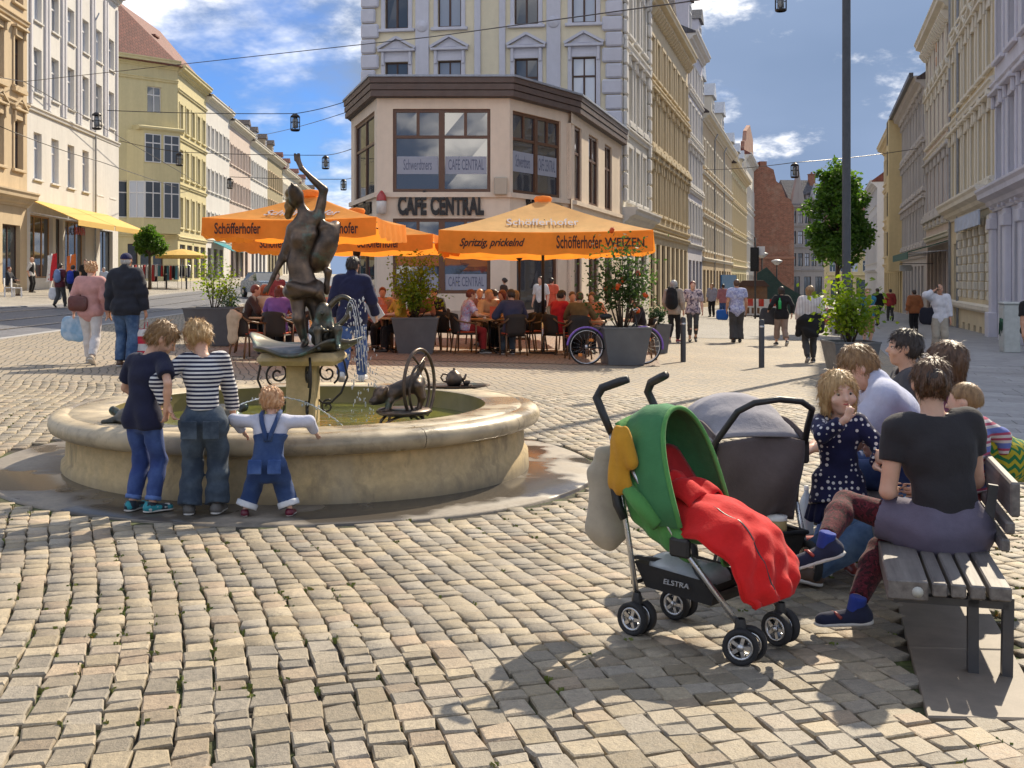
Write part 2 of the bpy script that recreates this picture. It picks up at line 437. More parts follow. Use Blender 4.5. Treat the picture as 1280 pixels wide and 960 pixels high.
def cloth(name, kind='plain', c1=(.1, .1, .1), c2=(.8, .8, .8), c3=None, sc=30, rough=.85, dirn='Z', weave=260):
    if name in MATS: return MATS[name]
    t = NT(name)
    if kind == 'plain': c = c1
    elif kind == 'stripes':
        w = t.sep(t.tc.outputs['Object'])['XYZ'.index(dirn)]
        f = t.math('FRACT', t.math('MULTIPLY', w, sc)); c = t.mix(t.math('GREATER_THAN', f, .52), c1, c2)
        if c3: c = t.mix(t.math('GREATER_THAN', t.math('FRACT', t.math('MULTIPLY', w, sc/3)), .66), c, c3)
    elif kind == 'dots':
        d = t.vor(sc, t.coord((1, .75, 1)), rand=.35); c = t.mix(t.math('LESS_THAN', d, .30), c1, c2)
    elif kind == 'print':
        n = t.noise(sc, 2, .5); n2 = t.noise(sc*1.3, 2, .5, t.coord(1.0, loc=(5, 3, 1)))
        c = t.mix(t.rng(n, .5, .54), c1, c2); c = t.mix(t.rng(n2, .57, .61), c, c3 or c1)
    elif kind == 'denim':
        n = t.noise(5, 4, .6); c = t.mix(t.rng(n, .42, .68), c1, c2)
    elif kind == 'chevron':
        x, y, z = t.sep(t.tc.outputs['Object'])
        zz = t.math('ADD', t.math('MULTIPLY', z, sc), t.math('MULTIPLY', t.math('PINGPONG', t.math('MULTIPLY', t.math('ADD', x, y), sc), .5), 1.3))
        c = t.mix(t.math('GREATER_THAN', t.math('FRACT', zz), .5), c1, c2)
    c = t.hsv(c, val=t.rng(t.noise(9, 4, .6), .3, .7, .86, 1.12))
    t.color(c); t.rough(rough); t.set(Sheen_Weight=.10, Specular_IOR_Level=.25)
    t.bump(t.math('ADD', t.math('MULTIPLY', t.noise(weave, 2, .5), .25), t.noise(22, 4, .6)), .35, .012)
    MATS[name] = t.mat; return t.mat
EYEW = simple('eye_white', (.42, .38, .34), .2, 0, bump=0); IRIS = simple('eye_dark', (.03, .02, .015), .15, 0, bump=0)
LIP = simple('lips', (.45, .10, .09), .4, .05, bump=0)
SOLE = simple('shoe_sole', (.55, .53, .5), .7)

def ik(a, t, l1, l2, pole):
    d = t-a; L = np.linalg.norm(d); mx = (l1+l2)*.998
    if L > mx: t = a+d/L*mx; d = t-a; L = mx
    L = max(L, abs(l1-l2)*1.05+1e-4); u = d/np.linalg.norm(d); x = (l1*l1-l2*l2+L*L)/(2*L); h = math.sqrt(max(l1*l1-x*x, 0))
    p = pole-u*np.dot(pole, u); p = nrm(p); return a+u*x+p*h, t
def rotm(yaw=0, pitch=0, roll=0):
    return np.array(Matrix.Rotation(R(yaw), 3, 'Z') @ Matrix.Rotation(-R(pitch), 3, 'X') @ Matrix.Rotation(R(roll), 3, 'Y'))
PEOPLE_LOG = []
def strands(ho, crown, hh, mat, st):
    """loose locks lying over the hair"""
    me = ho.data; n = len(me.vertices); co = np.empty(n*3, np.float32); me.vertices.foreach_get('co', co); co = co.reshape(-1, 3); no = np.empty(n*3, np.float32); me.vertex_normals.foreach_get('vector', no); no = no.reshape(-1, 3)
    rg = np.random.RandomState(n % 1000); k = 2600 if st != 'crop' else 900; i = rg.randint(0, n, k); p = co[i]; nn = no[i]; d = p-crown; d /= np.linalg.norm(d, axis=1)[:, None]+1e-6; d = d+rg.normal(size=(k, 3))*(.75 if st in ('baby', 'curly') else .28)+np.array([0, 0, -.35]); d -= nn*(d*nn).sum(1)[:, None]; d /= np.linalg.norm(d, axis=1)[:, None]+1e-6
    L = hh*rg.uniform(.10, .22, k)[:, None]*(.55 if st in ('crop', 'baby') else 1); s = np.cross(nn, d)*hh*rg.uniform(.0035, .0075, k)[:, None]; lift = nn*hh*rg.uniform(.002, .018, k)[:, None]; b = p-nn*hh*.012
    m1 = p+d*L*.5+lift; e = p+d*L+lift*rg.uniform(-.2, 1.4, k)[:, None]-np.array([0, 0, .02])*hh
    V = np.stack([b-s, b+s, m1+s*.8, m1-s*.8, e], 1).reshape(-1, 3); o = np.arange(k)[:, None]*5; Q = np.concatenate([o+np.array([[0, 1, 2, 3]]), o+np.array([[3, 2, 4, 4]])])
    T = np.concatenate([o+np.array([[0, 1, 2]]), o+np.array([[0, 2, 3]]), o+np.array([[3, 2, 4]])]); quad_mesh('hair_strands', V, T, mat, ho)
def person(label, at, H, rz, vox=.02, group=None, hk=.133, leg=.52, b=1.0, ws=.108, hw=1.0, pelvis=None, lean=(0, 0), hunch=0,
           feet=None, hands=None, poles=None, kpoles=None, look=(0, 0, 0), skin=None, hair=('short', 'brown'), top=None, bottom=None,
           shoes=None, face=False, curl=(18, 25), palms=None, hdirs=None, legs=True, extra_top=None, cat='person', bellies=0):
    skin = skin or SKIN; hh = hk*H; fine = vox < .0125
    P = np.array(pelvis if pelvis is not None else (0, 0, leg*H), float)
    if pelvis is None: P = V3(0, 0, leg*H)
    Lsp = (1-hk-.052)*H-leg*H
    up0 = rotm(0, lean[0], lean[1]) @ V3(0, 0, 1); up1 = rotm(0, lean[0]+hunch, lean[1]) @ V3(0, 0, 1)
    fw0 = rotm(0, lean[0], lean[1]) @ V3(0, 1, 0); fw1 = rotm(0, lean[0]+hunch, lean[1]) @ V3(0, 1, 0)
    side = nrm(np.cross(fw1, up1))
    waist = P+up0*Lsp*.36; chest = waist+up1*Lsp*.38; neckb = waist+up1*Lsp*.66
    Mh = rotm(look[0], look[1], look[2]); hup = Mh @ V3(0, 0, 1); hfw = Mh @ V3(0, 1, 0)
    nd = nrm(up1*.6+hup*.4+V3(0, 0, .3))
    hc = neckb+nd*(.04*H)+hup*hh*.5+hfw*.03*H*.6
    hx = lambda x, y, z: hc+Mh @ (V3(x, y, z)*hh)
    sh = [neckb+side*s*ws*H-up1*.012*H for s in (-1, 1)]
    hips = [P+V3(s*.056*H*hw, 0, -.005*H) for s in (-1, 1)]
    th = .245*H*leg/.52; sn = .237*H*leg/.52; ah = .045*H
    feet = feet or [(-.055*H, -.01, 0, 6), (.055*H, .01, 0, -6)]
    ank = []; knee = []; toes = []
    for i, ft in enumerate(feet):
        ft = tuple(ft)+(0,)*(5-len(ft)); yaw, pit = ft[3], ft[4]
        M = rotm(yaw, pit, 0); a = V3(ft[0], ft[1], ft[2]+ah)
        kp = V3(*(kpoles[i])) if kpoles else V3(0, 1, 0)
        kn, a = ik(hips[i], a, th, sn, kp); ank.append(a); knee.append(kn); toes.append((a, M))
    ua, fa, hl = .172*H, .150*H, (.100 if hk < .15 else .092)*H
    hands = hands or [(-.155*H, .03*H, .5*H), (.155*H, .03*H, .5*H)]
    elb = []; wr = []; hd = []; pn = []
    for i, hd_ in enumerate(hands):
        s = -1 if i == 0 else 1
        pole = V3(*(poles[i])) if poles and poles[i] else V3(s*.35, -1, -.1)
        e, w = ik(sh[i], V3(*hd_), ua, fa, pole); elb.append(e); wr.append(w)
        d = nrm(V3(*hdirs[i])) if hdirs and hdirs[i] else nrm(w-e); hd.append(d)
        n = V3(*palms[i]) if palms and palms[i] else V3(-s, 0, 0)
        pn.append(nrm(n-d*np.dot(n, d)))
    kk = .022*H
    # ---- body: one continuous surface
    S = Sdf()
    def torso(S, g=0.0, k=kk):
        S.cone(P-up0*.01*H, waist, .086*H*b*hw+g, .074*H*b+g, k, fw0, .70)
        S.cone(waist, chest, .075*H*b+g, .089*H*b+g, k, fw1, .66)
        S.cone(chest-side*.03*H, chest+side*.03*H, .070*H*b+g, None, k, fw1, .85)
        S.cone(sh[0]-side*-.018*H, sh[1]-side*.018*H, .038*H*b+g, None, k*1.3)
        for s, hp in zip((-1, 1), hips): S.ell(hp-fw0*.012*H+up0*.002*H, V3(.050, .056, .056)*H*b*hw+g*.6, k)
        if bellies: S.ell(waist+fw0*.03*H, V3(.085, .075*bellies, .085)*H*b+g, k)
    torso(S, -.006 if top else 0)
    S.cone(neckb-up1*.01*H, hx(0, -.06, -.2), .034*H*(.9+.1*b), .027*H+.004, .015)
    # head
    S.ell(hx(0, -.03, .12), V3(.335, .42, .375)*hh, .01, Mh)
    S.ell(hx(0, .10, -.16), V3(.265, .315, .335)*hh, .035*hh/.23, Mh)
    S.ell(hx(0, .27, -.41), V3(.10, .09, .08)*hh, .03*hh/.23, Mh)
    S.cone(hx(0, .395, .03), hx(0, .475, -.115), .028*hh, .052*hh, .012)
    for s in (-1, 1):
        S.ell(hx(s*.345, -.02, -.03), V3(.045, .085, .135)*hh, .006, Mh @ rotm(s*-18, 0, 0))
        if face:
            S.ell(hx(s*.19, .30, -.13), V3(.12, .10, .12)*hh, .015, Mh)
            S.cone(hx(s*.05, .375, .10), hx(s*.22, .315, .10), .038*hh, .03*hh, .012)
            S.ell(hx(s*.145, .425, .01), V3(.085, .07, .055)*hh, .008, Mh, sub=True)
    if face: S.cone(hx(-.07, .385, -.255), hx(.07, .385, -.255), .030*hh, None, .008); S.cone(hx(-.09, .42, -.238), hx(.09, .42, -.238), .007*hh, None, .006, sub=True)
    # arms and hands
    for i in (0, 1):
        s = -1 if i == 0 else 1
        S.cone(sh[i], elb[i], .030*H*b, .0235*H*b, .02); S.cone(elb[i], elb[i]+(wr[i]-elb[i])*.35, .0235*H*b, .0245*H*b, .012)
        S.cone(elb[i]+(wr[i]-elb[i])*.3, wr[i], .0245*H*b, .0155*H, .012)
        d, n = hd[i], pn[i]; sd = np.cross(d, n)
        if np.dot(sd, np.cross(V3(0, 0, 1), V3(s, 0, 0))) < 0 and not palms: sd = -sd
        if palms: sd = sd*(-s)
        w = wr[i]; pe = w+d*hl*.46
        S.cone(w+d*hl*.05, pe, hl*.20, hl*.235, .010, n, .45)
        if fine:
            for q, (o, l) in enumerate(zip((.30, .10, -.10, -.29), (.40, .46, .43, .34))):
                base = w+d*hl*.44+sd*o*hl*.62
                c1, c2 = R(curl[0]+q*3), R(curl[0]+curl[1]+q*5); m1 = base+(d*math.cos(c1)+n*math.sin(c1)+sd*o*.12)*hl*l*.52
                m2 = m1+(d*math.cos(c2)+n*math.sin(c2))*hl*l*.55
                S.cone(base, m1, hl*.052, hl*.047, .004); S.cone(m1, m2, hl*.046, hl*.038, .002)
        else:
            c1 = R(curl[0]+10); S.cone(pe, pe+(d*math.cos(c1)+n*math.sin(c1))*hl*.42, hl*.2, hl*.13, .008, n, .42)
        tb = w+d*hl*.14+sd*hl*.16; tm = tb+nrm(d*.75+sd*.7+n*.25)*hl*.26; te = tm+nrm(d*.95+sd*.1+n*.3)*hl*.24
        S.cone(tb, tm, hl*.075, hl*.06, .006); S.cone(tm, te, hl*.056, hl*.043, .003)
    # legs and feet
    lg = b*.5+.5
    for i in (0, 1):
        S.cone(hips[i], knee[i], .050*H*lg*hw, .031*H*lg, .02)
        c = knee[i]+(ank[i]-knee[i])*.3-nrm(np.cross(np.cross(ank[i]-knee[i], V3(0, 1, 0)), ank[i]-knee[i]))*-.006*H
        S.cone(knee[i], c, .031*H*lg, .034*H*lg, .02); S.cone(c, ank[i], .034*H*lg, .019*H, .02)
        a, M = toes[i]; ft = lambda y, z: a+M @ V3(0, y*H, z*H)
        S.cone(ft(-.018, -.022), ft(.075, -.032), .021*H, .017*H, .01, M @ V3(0, 0, 1), .75)
    root = sdf_obj('person', S, vox, skin)
    root.location = at; root.rotation_euler = (0, 0, rz); tag(root, label, cat, group)
    # ---- hair
    st, hc_ = hair; hm = HAIR[hc_] if hc_ in HAIR else hc_
    if st:
        Hs = Sdf(); t = {'short': .035, 'crop': .018, 'boy': .04, 'bald': .012}.get(st, .05)
        Hs.ell(hx(0, -.04, .135), V3(.335+t, .415+t, .375+t)*hh, .01, Mh)
        if st in ('short', 'boy', 'crop', 'baby', 'curly'):
            Hs.ell(hx(0, -.20, -.05), V3(.29+t*.6, .25+t, .34)*hh, .03, Mh)
            if st == 'baby':
                for q in range(26):
                    a = q*2.4; zz = -.25+.7*(q/26.); rr = math.sqrt(max(0, 1-((zz-.1)/.5)**2))
                    Hs.ell(hx(.34*rr*math.cos(a), -.06+.40*rr*math.sin(a), zz), V3(.085, .085, .075)*hh, .01, Mh)
            if st == 'curly':
                for q in range(46):
                    a = q*2.4; zz = -.18+.72*(q/46.); rr = math.sqrt(max(0, 1-((zz-.13)/.47)**2))
                    Hs.ell(hx(.37*rr*math.cos(a), -.05+.44*rr*math.sin(a), zz), V3(.10, .10, .09)*hh, .008, Mh)
            Hs.plane(hx(0, 0, -.34 if st != 'crop' else -.26), -(Mh @ V3(0, .25, 1)))
            Hs.ell(hx(0, .52, -.16), V3(.40, .50, .47)*hh, .01, Mh, sub=True)
            for s in (-1, 1): Hs.ell(hx(s*.37, .05, -.12), V3(.10, .12, .21)*hh, .008, Mh, sub=True)
        elif st in ('bob', 'long', 'wavy'):
            z1 = -.47 if st == 'bob' else -.75
            for s in (-1, 1):
                Hs.cone(hx(s*.30, .02, .05), hx(s*.33, -.0, z1), .13*hh, .12*hh, .05, Mh @ V3(1, 0, 0), .75)
            Hs.cone(hx(0, -.25, .0), hx(0, -.22, z1-.03), .30*hh, .30*hh, .04, Mh @ V3(0, 1, 0), .55)
            Hs.ell(hx(0, .53, -.17 if st != 'bob' else -.22), V3(.34 if st != 'bob' else .31, .47, .50)*hh, .012, Mh, sub=True)
            Hs.plane(hx(0, 0, z1), -(Mh @ V3(0, 0, 1)))
        elif st in ('bun', 'pony'):
            Hs.ell(hx(0, -.20, -.06), V3(.30, .26, .33)*hh, .03, Mh)
            Hs.plane(hx(0, 0, -.36), -(Mh @ V3(0, .35, 1)))
            Hs.ell(hx(0, .55, -.14), V3(.38, .50, .46)*hh, .01, Mh, sub=True)
            for s in (-1, 1): Hs.ell(hx(s*.37, .05, -.12), V3(.10, .13, .21)*hh, .008, Mh, sub=True)
            if st == 'bun': Hs.ell(hx(.02, -.50, .08), V3(.17, .14, .16)*hh, .015, Mh)
            else: Hs.cone(hx(0, -.44, .12), hx(0, -.52, -.55), .11*hh, .06*hh, .02)
        elif st == 'cap':
            Hs.plane(hx(0, 0, .14), -(Mh @ V3(0, -.05, 1))); Hs.cone(hx(0, .36, .16), hx(0, .60, .12), .24*hh, .2*hh, .02, Mh @ V3(0, 0, 1), .14)
        elif st == 'bald':
            Hs.plane(hx(0, 0, .16), Mh @ V3(0, 0, 1)); Hs.ell(hx(0, .52, -.16), V3(.40, .46, .47)*hh, .01, Mh, sub=True)
            Hs.plane(hx(0, 0, -.3), -(Mh @ V3(0, .25, 1)))
            for s in (-1, 1): Hs.ell(hx(s*.37, .05, -.12), V3(.10, .12, .21)*hh, .008, Mh, sub=True)
        amp = {'boy': .007, 'baby': .007, 'short': .0055, 'curly': .007}.get(st, .0042) if st not in ('cap', 'crop', 'bald') else .001
        ci, Mi = hc, Mh
        def hdisp(X, Y, Z):
            px, py, pz = X-ci[0], Y-ci[1], Z-ci[2]
            x = (px*Mi[0, 0]+py*Mi[1, 0]+pz*Mi[2, 0])/hh; y = (px*Mi[0, 1]+py*Mi[1, 1]+pz*Mi[2, 1])/hh; z = (px*Mi[0, 2]+py*Mi[1, 2]+pz*Mi[2, 2])/hh
            th_ = np.arctan2(x, y+.02)
            return amp*(np.sin(17*th_+4*np.sin(5*z+1.3*x))+.7*np.sin(31*th_+7*z+3*np.sin(6*y))+.5*np.sin(23*x+19*y+6*z))
        if vox < .02: Hs.disp = hdisp
        ho = sdf_obj('hat' if st == 'cap' else 'hair', Hs, min(vox, .011) if vox < .02 else vox*.8, hm, root)
        if vox < .0125 and st != 'cap': strands(ho, hx(0, -.12, .52), hh, hm, st)
        if st == 'cap':
            H2 = Sdf(); H2.ell(hx(0, -.12, -.02), V3(.34, .34, .33)*hh, .01, Mh); H2.plane(hx(0, 0, -.3), -(Mh @ V3(0, .2, 1))); H2.plane(hx(0, .05, 0), Mh @ V3(0, 1, 0))
            sdf_obj('hair', H2, vox*.8, HAIR['grey'], root)
    if face:
        for s in (-1, 1):
            m = MB().ball(tuple(hx(s*.148, .330, .008)), .052*hh, 12, 8); c = hx(s*.148, .330, .008); e = m.build('eye', [EYEW], root)
            g = nrm(Mh @ V3(s*-.06, 1, -.06)); MB().ball(tuple(c+g*.026*hh), .034*hh, 10, 6).build('iris', [IRIS], e)
            tube = [tuple(hx(s*x, y, z)) for x, y, z in ((.06, .40, .115), (.14, .395, .135), (.23, .345, .115))]
            MB().tube(tube, .013*hh, 6).build('eyebrow', [hm], root)
        MB().tube([tuple(hx(x, y, z)) for x, y, z in ((-.095, .375, -.235), (-.045, .408, -.225), (0, .413, -.232), (.045, .408, -.225), (.095, .375, -.235))], [.006*hh, .018*hh, .018*hh, .018*hh, .006*hh], 7).build('lips', [LIP], root)
    # ---- clothes
    seed = len(PEOPLE_LOG); PEOPLE_LOG.append(label)
    if bottom:
        B = Sdf(); e = bottom.get('infl', .012); knd = bottom.get('kind', 'trousers'); cu = bottom.get('cut', .30)
        torso(B, bottom.get('tin', min(e*.8, .007))); B.plane(P+up0*Lsp*bottom.get('waist', .24), up0)
        if knd == 'trousers':
            ln = bottom.get('len', .97); fl = bottom.get('flare', 0)
            for i in (0, 1):
                B.cone(hips[i], knee[i], .052*H*lg*hw+e, .034*H*lg+e*1.1, .02)
                if ln > .0:
                    c = knee[i]+(ank[i]-knee[i])*min(.35, ln)
                    if ln > .36:
                        B.cone(knee[i], c, .034*H*lg+e*1.1, .036*H*lg+e, .02)
                        B.cone(c, knee[i]+(ank[i]-knee[i])*ln, .036*H*lg+e, .025*H+e*1.2+fl, .015, cut='b')
                    else: B.cone(knee[i], knee[i]+(ank[i]-knee[i])*ln, .034*H*lg+e*1.1, .038*H*lg+e+fl, .02, cut='b')
        else:
            ln = bottom.get('len', .8); fl = bottom.get('flare', .02)
            for i in (0, 1): B.cone(hips[i], hips[i]+(knee[i]-hips[i])*ln, .056*H*hw+e, .055*H+e+fl, .07, cut='b')
            mid = (hips[0]+hips[1])/2; mk = (knee[0]+knee[1])/2; B.cone(mid, mid+(mk-mid)*ln, .06*H+e, .06*H+fl, .05, cut='b')
        if vox < .03: B.disp = wrinkle(bottom.get('wr', .0035), 38, seed)
        bo = sdf_obj({'trousers': 'trousers'}.get(knd, 'skirt'), B, vox, bottom['mat'], root)
        if bottom.get('cuff'):
            for i in (0, 1):
                ln = bottom.get('len', .97); Cf = Sdf(); a0 = knee[i]+(ank[i]-knee[i])*(ln-bottom.get('cuffh', .16)); a1 = knee[i]+(ank[i]-knee[i])*(ln+.005)
                rr = .025*H+e*1.2+bottom.get('flare', 0)+.007; Cf.cone(a0, a1, rr, rr, .005, cut='ab'); sdf_obj('cuff', Cf, min(vox, .01), bottom['cuff'], root)
    if bottom and bottom.get('tights'):
        T = Sdf()
        for i in (0, 1):
            T.cone(hips[i], knee[i], .052*H*lg*hw, .034*H*lg, .02); c = knee[i]+(ank[i]-knee[i])*.3
            T.cone(knee[i], c, .034*H*lg, .038*H*lg, .02); T.cone(c, knee[i]+(ank[i]-knee[i])*bottom.get('tlen', .8), .038*H*lg, .026*H, .02, cut='b')
        sdf_obj('tights', T, vox, bottom['tights'], root)
    if top:
        T = Sdf(); e = top.get('infl', .014); sl_ = top.get('sleeve', 1.0); hem = top.get('hem', .12)
        torso(T, e)
        if hem < 0:
            fl = top.get('flare', .015)
            for i in (0, 1): T.cone(hips[i], hips[i]+(knee[i]-hips[i])*(-hem), .050*H*hw+e, .052*H+e*.7+fl, .05, cut='b')
        else:
            if hem < .2 and bottom and bottom.get('kind', 'trousers') == 'trousers':
                for i in (0, 1): T.cone(hips[i]+up0*.03*H, hips[i]+(knee[i]-hips[i])*.10, .050*H*lg*hw+bottom.get('infl', .012)+.008, None, .05)
            T.plane(P+up0*Lsp*(hem-.25), -up0)
        for i in (0, 1):
            if sl_ > 0:
                f0 = min(sl_, 1.0); w_ = top.get('wide', 0)
                T.cone(sh[i], sh[i]+(elb[i]-sh[i])*f0, .033*H*b+e, .027*H*b+e*1.1+w_, .018, cut='b' if sl_ < 1 else None)
                if sl_ > 1: T.cone(elb[i], elb[i]+(wr[i]-elb[i])*(sl_-1), .027*H*b+e, .018*H+e+w_, .015, cut='b')
        nk = top.get('neck', .036)
        if top.get('collar'): T.cone(neckb-up1*.01*H, neckb+nd*.035*H, .040*H+e, .036*H+e, .01)
        T.cone(neckb+nd*.0*H+fw1*.012*H, neckb+nd*.12*H+fw1*.02*H, nk*H, nk*H*1.3, .004, sub=True)
        if vox < .03: T.disp = wrinkle(top.get('wr', .004), 30, seed+50)
        to = sdf_obj(top.get('name', 'shirt'), T, vox, top['mat'], root)
    if shoes:
        for i in (0, 1):
            a, M = toes[i]; ft = lambda y, z, x=0: a+M @ V3(x*H, y*H, z*H); h_ = Sdf()
            h_.cone(ft(-.022, -.022), ft(.085, -.028), .027*H, .023*H, .01, M @ V3(0, 0, 1), .85); h_.cone(ft(-.012, -.02), ft(-.010, .008), .027*H, .026*H, .02, cut='b')
            h_.plane(ft(0, -.045), M @ V3(0, 0, -1))
            so_ = sdf_obj('shoe', h_, min(vox, .02), shoes, root)
            if vox < .02:
                q = Sdf(); q.cone(ft(-.022, -.038), ft(.088, -.038), .029*H, .025*H, .005, M @ V3(0, 0, 1), .34); sdf_obj('sole', q, .011, SOLE, so_)
    Mw = Matrix.Translation(at) @ Matrix.Rotation(rz, 4, 'Z')
    wp = lambda v: Mw @ Vector(tuple(v))
    return dict(o=root, wr=[wp(w) for w in wr], hand=[wp(wr[i]+hd[i]*hl*.5) for i in (0, 1)], sh=[wp(s_) for s_ in sh], chest=wp(chest), head=wp(hc), neck=wp(neckb), M=Mw,
                hx=lambda x, y, z: wp(hx(x, y, z)), hip=wp(P), knee=[wp(k_) for k_ in knee], hh=hh, back=lambda d, u: wp(chest-fw1*d+up1*u), lp=lambda x, y, z: wp((x, y, z)))
# ---------------------------------------------------------------- ground, paving, road
def mat_bed():
    t = NT('joint_dirt'); n = t.noise(1.6, 4, .6, t.geo()); n2 = t.noise(30, 3, .6, t.geo())
    c = t.mix(t.rng(n, .46, .60), (.042, .034, .025), (.06, .08, .02)); c = t.hsv(c, val=t.rng(n2, .3, .7, .6, 1.4))
    t.color(c); t.rough(.95); t.bump(n2, .6, .02); return t.mat
def mat_stone():
    t = NT('cobble_stone'); r = t.math('FRACT', t.math('ADD', t.island(), t.math('MULTIPLY', t.rand(), 13.7))); g = t.geo()
    c = t.mix(t.rng(r, 0, 1), (.355, .288, .19), (.275, .242, .195))
    c = t.mix(t.rng(t.math('FRACT', t.math('MULTIPLY', r, 17.3)), .80, .98), c, (.36, .275, .19))
    n = t.noise(38, 5, .65, g); sp = t.noise(160, 2, .7, g); big = t.noise(.55, 3, .5, g)
    c = t.hsv(c, val=t.math('MULTIPLY', t.rng(n, .25, .75, .70, 1.28), t.math('MULTIPLY', t.rng(sp, .3, .7, .82, 1.16), t.rng(big, .3, .7, .80, 1.12))))
    c = t.hsv(c, val=t.rng(t.math('FRACT', t.math('MULTIPLY', r, 7.1)), 0, 1, .70, 1.18))
    t.color(c); t.rough(t.rng(n, .3, .7, .5, .8)); t.bump(t.math('ADD', n, t.math('MULTIPLY', sp, .35)), .6, .012); return t.mat
def mat_cobble_far(name, c1, c2, cell=.125, rot=-.28, joint=(.085, .075, .055), stag=.5, w=1.25):
    t = NT(name); v = t.coord(1.0, 'Object', rot=(0, 0, rot))
    wob = t.N.new('ShaderNodeVectorMath'); wob.operation = 'MULTIPLY_ADD'
    nc = t.noise(1.4, 2, .5, v, col=True); t.L.new(nc, wob.inputs[0]); wob.inputs[1].default_value = (.22, .22, 0); t.L.new(v, wob.inputs[2])
    sw = t.N.new('ShaderNodeSeparateXYZ'); t.L.new(wob.outputs[0], sw.inputs[0]); cb = t.N.new('ShaderNodeCombineXYZ')
    t.L.new(sw.outputs[1], cb.inputs[0]); t.L.new(sw.outputs[0], cb.inputs[1])
    b = t.brick(cb.outputs[0], c1, c2, joint, 1.0, cell*w, cell, cell*.085, stag)
    n = t.noise(24, 5, .65, t.geo()); big = t.noise(.35, 4, .55, t.geo())
    c = t.hsv(b.outputs[0], val=t.math('MULTIPLY', t.rng(n, .25, .75, .75, 1.22), t.rng(big, .3, .7, .86, 1.1)))
    t.color(c); t.rough(.75); h = t.math('SUBTRACT', t.math('MULTIPLY', n, .4), b.outputs[1]); t.bump(h, .55, .02); return t.mat
M_BED, M_COB = mat_bed(), mat_stone()
M_COBFAR = mat_cobble_far('cobbles_far', (.36, .29, .20), (.275, .24, .195))
M_STREET = mat_cobble_far('street_setts', (.32, .29, .25), (.25, .24, .235), .16, -.27)
M_TERR = mat_cobble_far('terrace_brick', (.27, .195, .145), (.225, .165, .125), .11, .1, (.14, .09, .07), .5, 2.0)
def mat_road():
    t = NT('road_setts'); v = t.coord(1.0, rot=(0, 0, -.075)); b = t.brick(v, (.155, .155, .17), (.125, .125, .14), (.09, .09, .095), 1, .34, .17, .012)
    n = t.noise(8, 5, .6, t.geo()); big = t.noise(.22, 4, .6, t.coord((1, .25, 1)))
    t.color(t.hsv(b.outputs[0], val=t.math('MULTIPLY', t.rng(n, .3, .7, .8, 1.2), t.rng(big, .3, .7, .78, 1.22)))); t.rough(.6); t.bump(n, .2, .01); return t.mat
M_ROAD = mat_road()
def mat_slab(name, c1=(.27, .265, .27), per='rand'):
    t = NT(name); r = t.rand() if per == 'rand' else t.island(); n = t.noise(9, 5, .6, t.geo()); big = t.noise(.6, 3, .5, t.geo())
    c = t.hsv(c1, val=t.math('MULTIPLY', t.rng(n, .3, .7, .85, 1.15), t.math('MULTIPLY', t.rng(r, 0, 1, .84, 1.14), t.rng(big, .3, .7, .88, 1.1))))
    t.color(c); t.rough(.62); t.bump(t.noise(90, 4, .7, t.geo()), .18, .006); return t.mat
M_SLAB, M_SLABS = mat_slab('pavement_slab'), mat_slab('pavement_slab_far', per='isl')
def mat_slabfar():
    t = NT('pavement_courses'); v = t.coord(1.0, rot=(0, 0, R(-15.1)))
    t2 = t.N.new('ShaderNodeSeparateXYZ'); t.L.new(v, t2.inputs[0])
    b = t.brick(v, (.29, .285, .29), (.25, .245, .25), (.12, .12, .125), 1, .9, .6, .02)
    t.color(t.hsv(b.outputs[0], val=t.rng(t.noise(3, 5, .6, t.geo()), .3, .7, .82, 1.15))); t.rough(.65); return t.mat
M_SLABC = mat_slabfar()

def strip(name, fl, fr, y0, y1, dz, mat, ny=40, nx=8, kind='structure', rows=None, thick=0):
    vs = []; fs = []
    for j in range(ny+1):
        y = y0+(y1-y0)*(j/ny)**(1.6 if y1-y0 > 80 else 1)
        a, b = fl(y), fr(y)
        for i in range(nx+1):
            x = a+(b-a)*i/nx; vs.append((x, y, G(x, y)+dz))
    for j in range(ny):
        for i in range(nx): fs.append((j*(nx+1)+i, j*(nx+1)+i+1, (j+1)*(nx+1)+i+1, (j+1)*(nx+1)+i))
    if thick:
        n = len(vs); vs += [(v[0], v[1], v[2]-thick) for v in vs]; w = nx+1
        for j in range(ny): fs.append((j*w, (j+1)*w, n+(j+1)*w, n+j*w)); fs.append((j*w+nx, n+j*w+nx, n+(j+1)*w+nx, (j+1)*w+nx))
        for i in range(nx): fs.append((i, n+i, n+i+1, i+1))
    o = mesh_obj(name, vs, fs, mat); tag(o, kind=kind); return o
# base sheet to the horizon
def base_sheet():
    xs = [-1500, -700, -300, -150, -80]+[-60+2.5*i for i in range(49)]+[80, 150, 300, 700, 1500]
    ys = [-60, -20, -8]+[-4+2*i for i in range(60)]+[130, 150, 175, 200, 260, 400, 800, 2000]
    vs = [(x, y, G(x, y)-.024) for y in ys for x in xs]; n = len(xs)
    fs = [(j*n+i, j*n+i+1, (j+1)*n+i+1, (j+1)*n+i) for j in range(len(ys)-1) for i in range(n-1)]
    return tag(mesh_obj('ground', vs, fs, M_BED), kind='structure')
ground = base_sheet()
TAN = .27
SLAB_L = lambda y: 1.75+TAN*y           # left edge of the slab pavement
ROW_R = lambda y: 6.6+TAN*y             # house line on the right
ROW_C = lambda y: -8.86+TAN*y           # house line on the cafe side of the right street
ROW_L = lambda y: -21.8-.075*y          # house line on the left
RN, RF = gp(0, 424), gp(0, 385)
ROAD_N = lambda y: RN.x-.075*(y-RN.y)+.0
ROAD_F = lambda y: RF.x-.075*(y-RF.y)
FC = Vector((-1.725, 9.25, 0)); FC.z = G(FC.x, FC.y); F_RING = 2.42
Y_STONE = 15.5
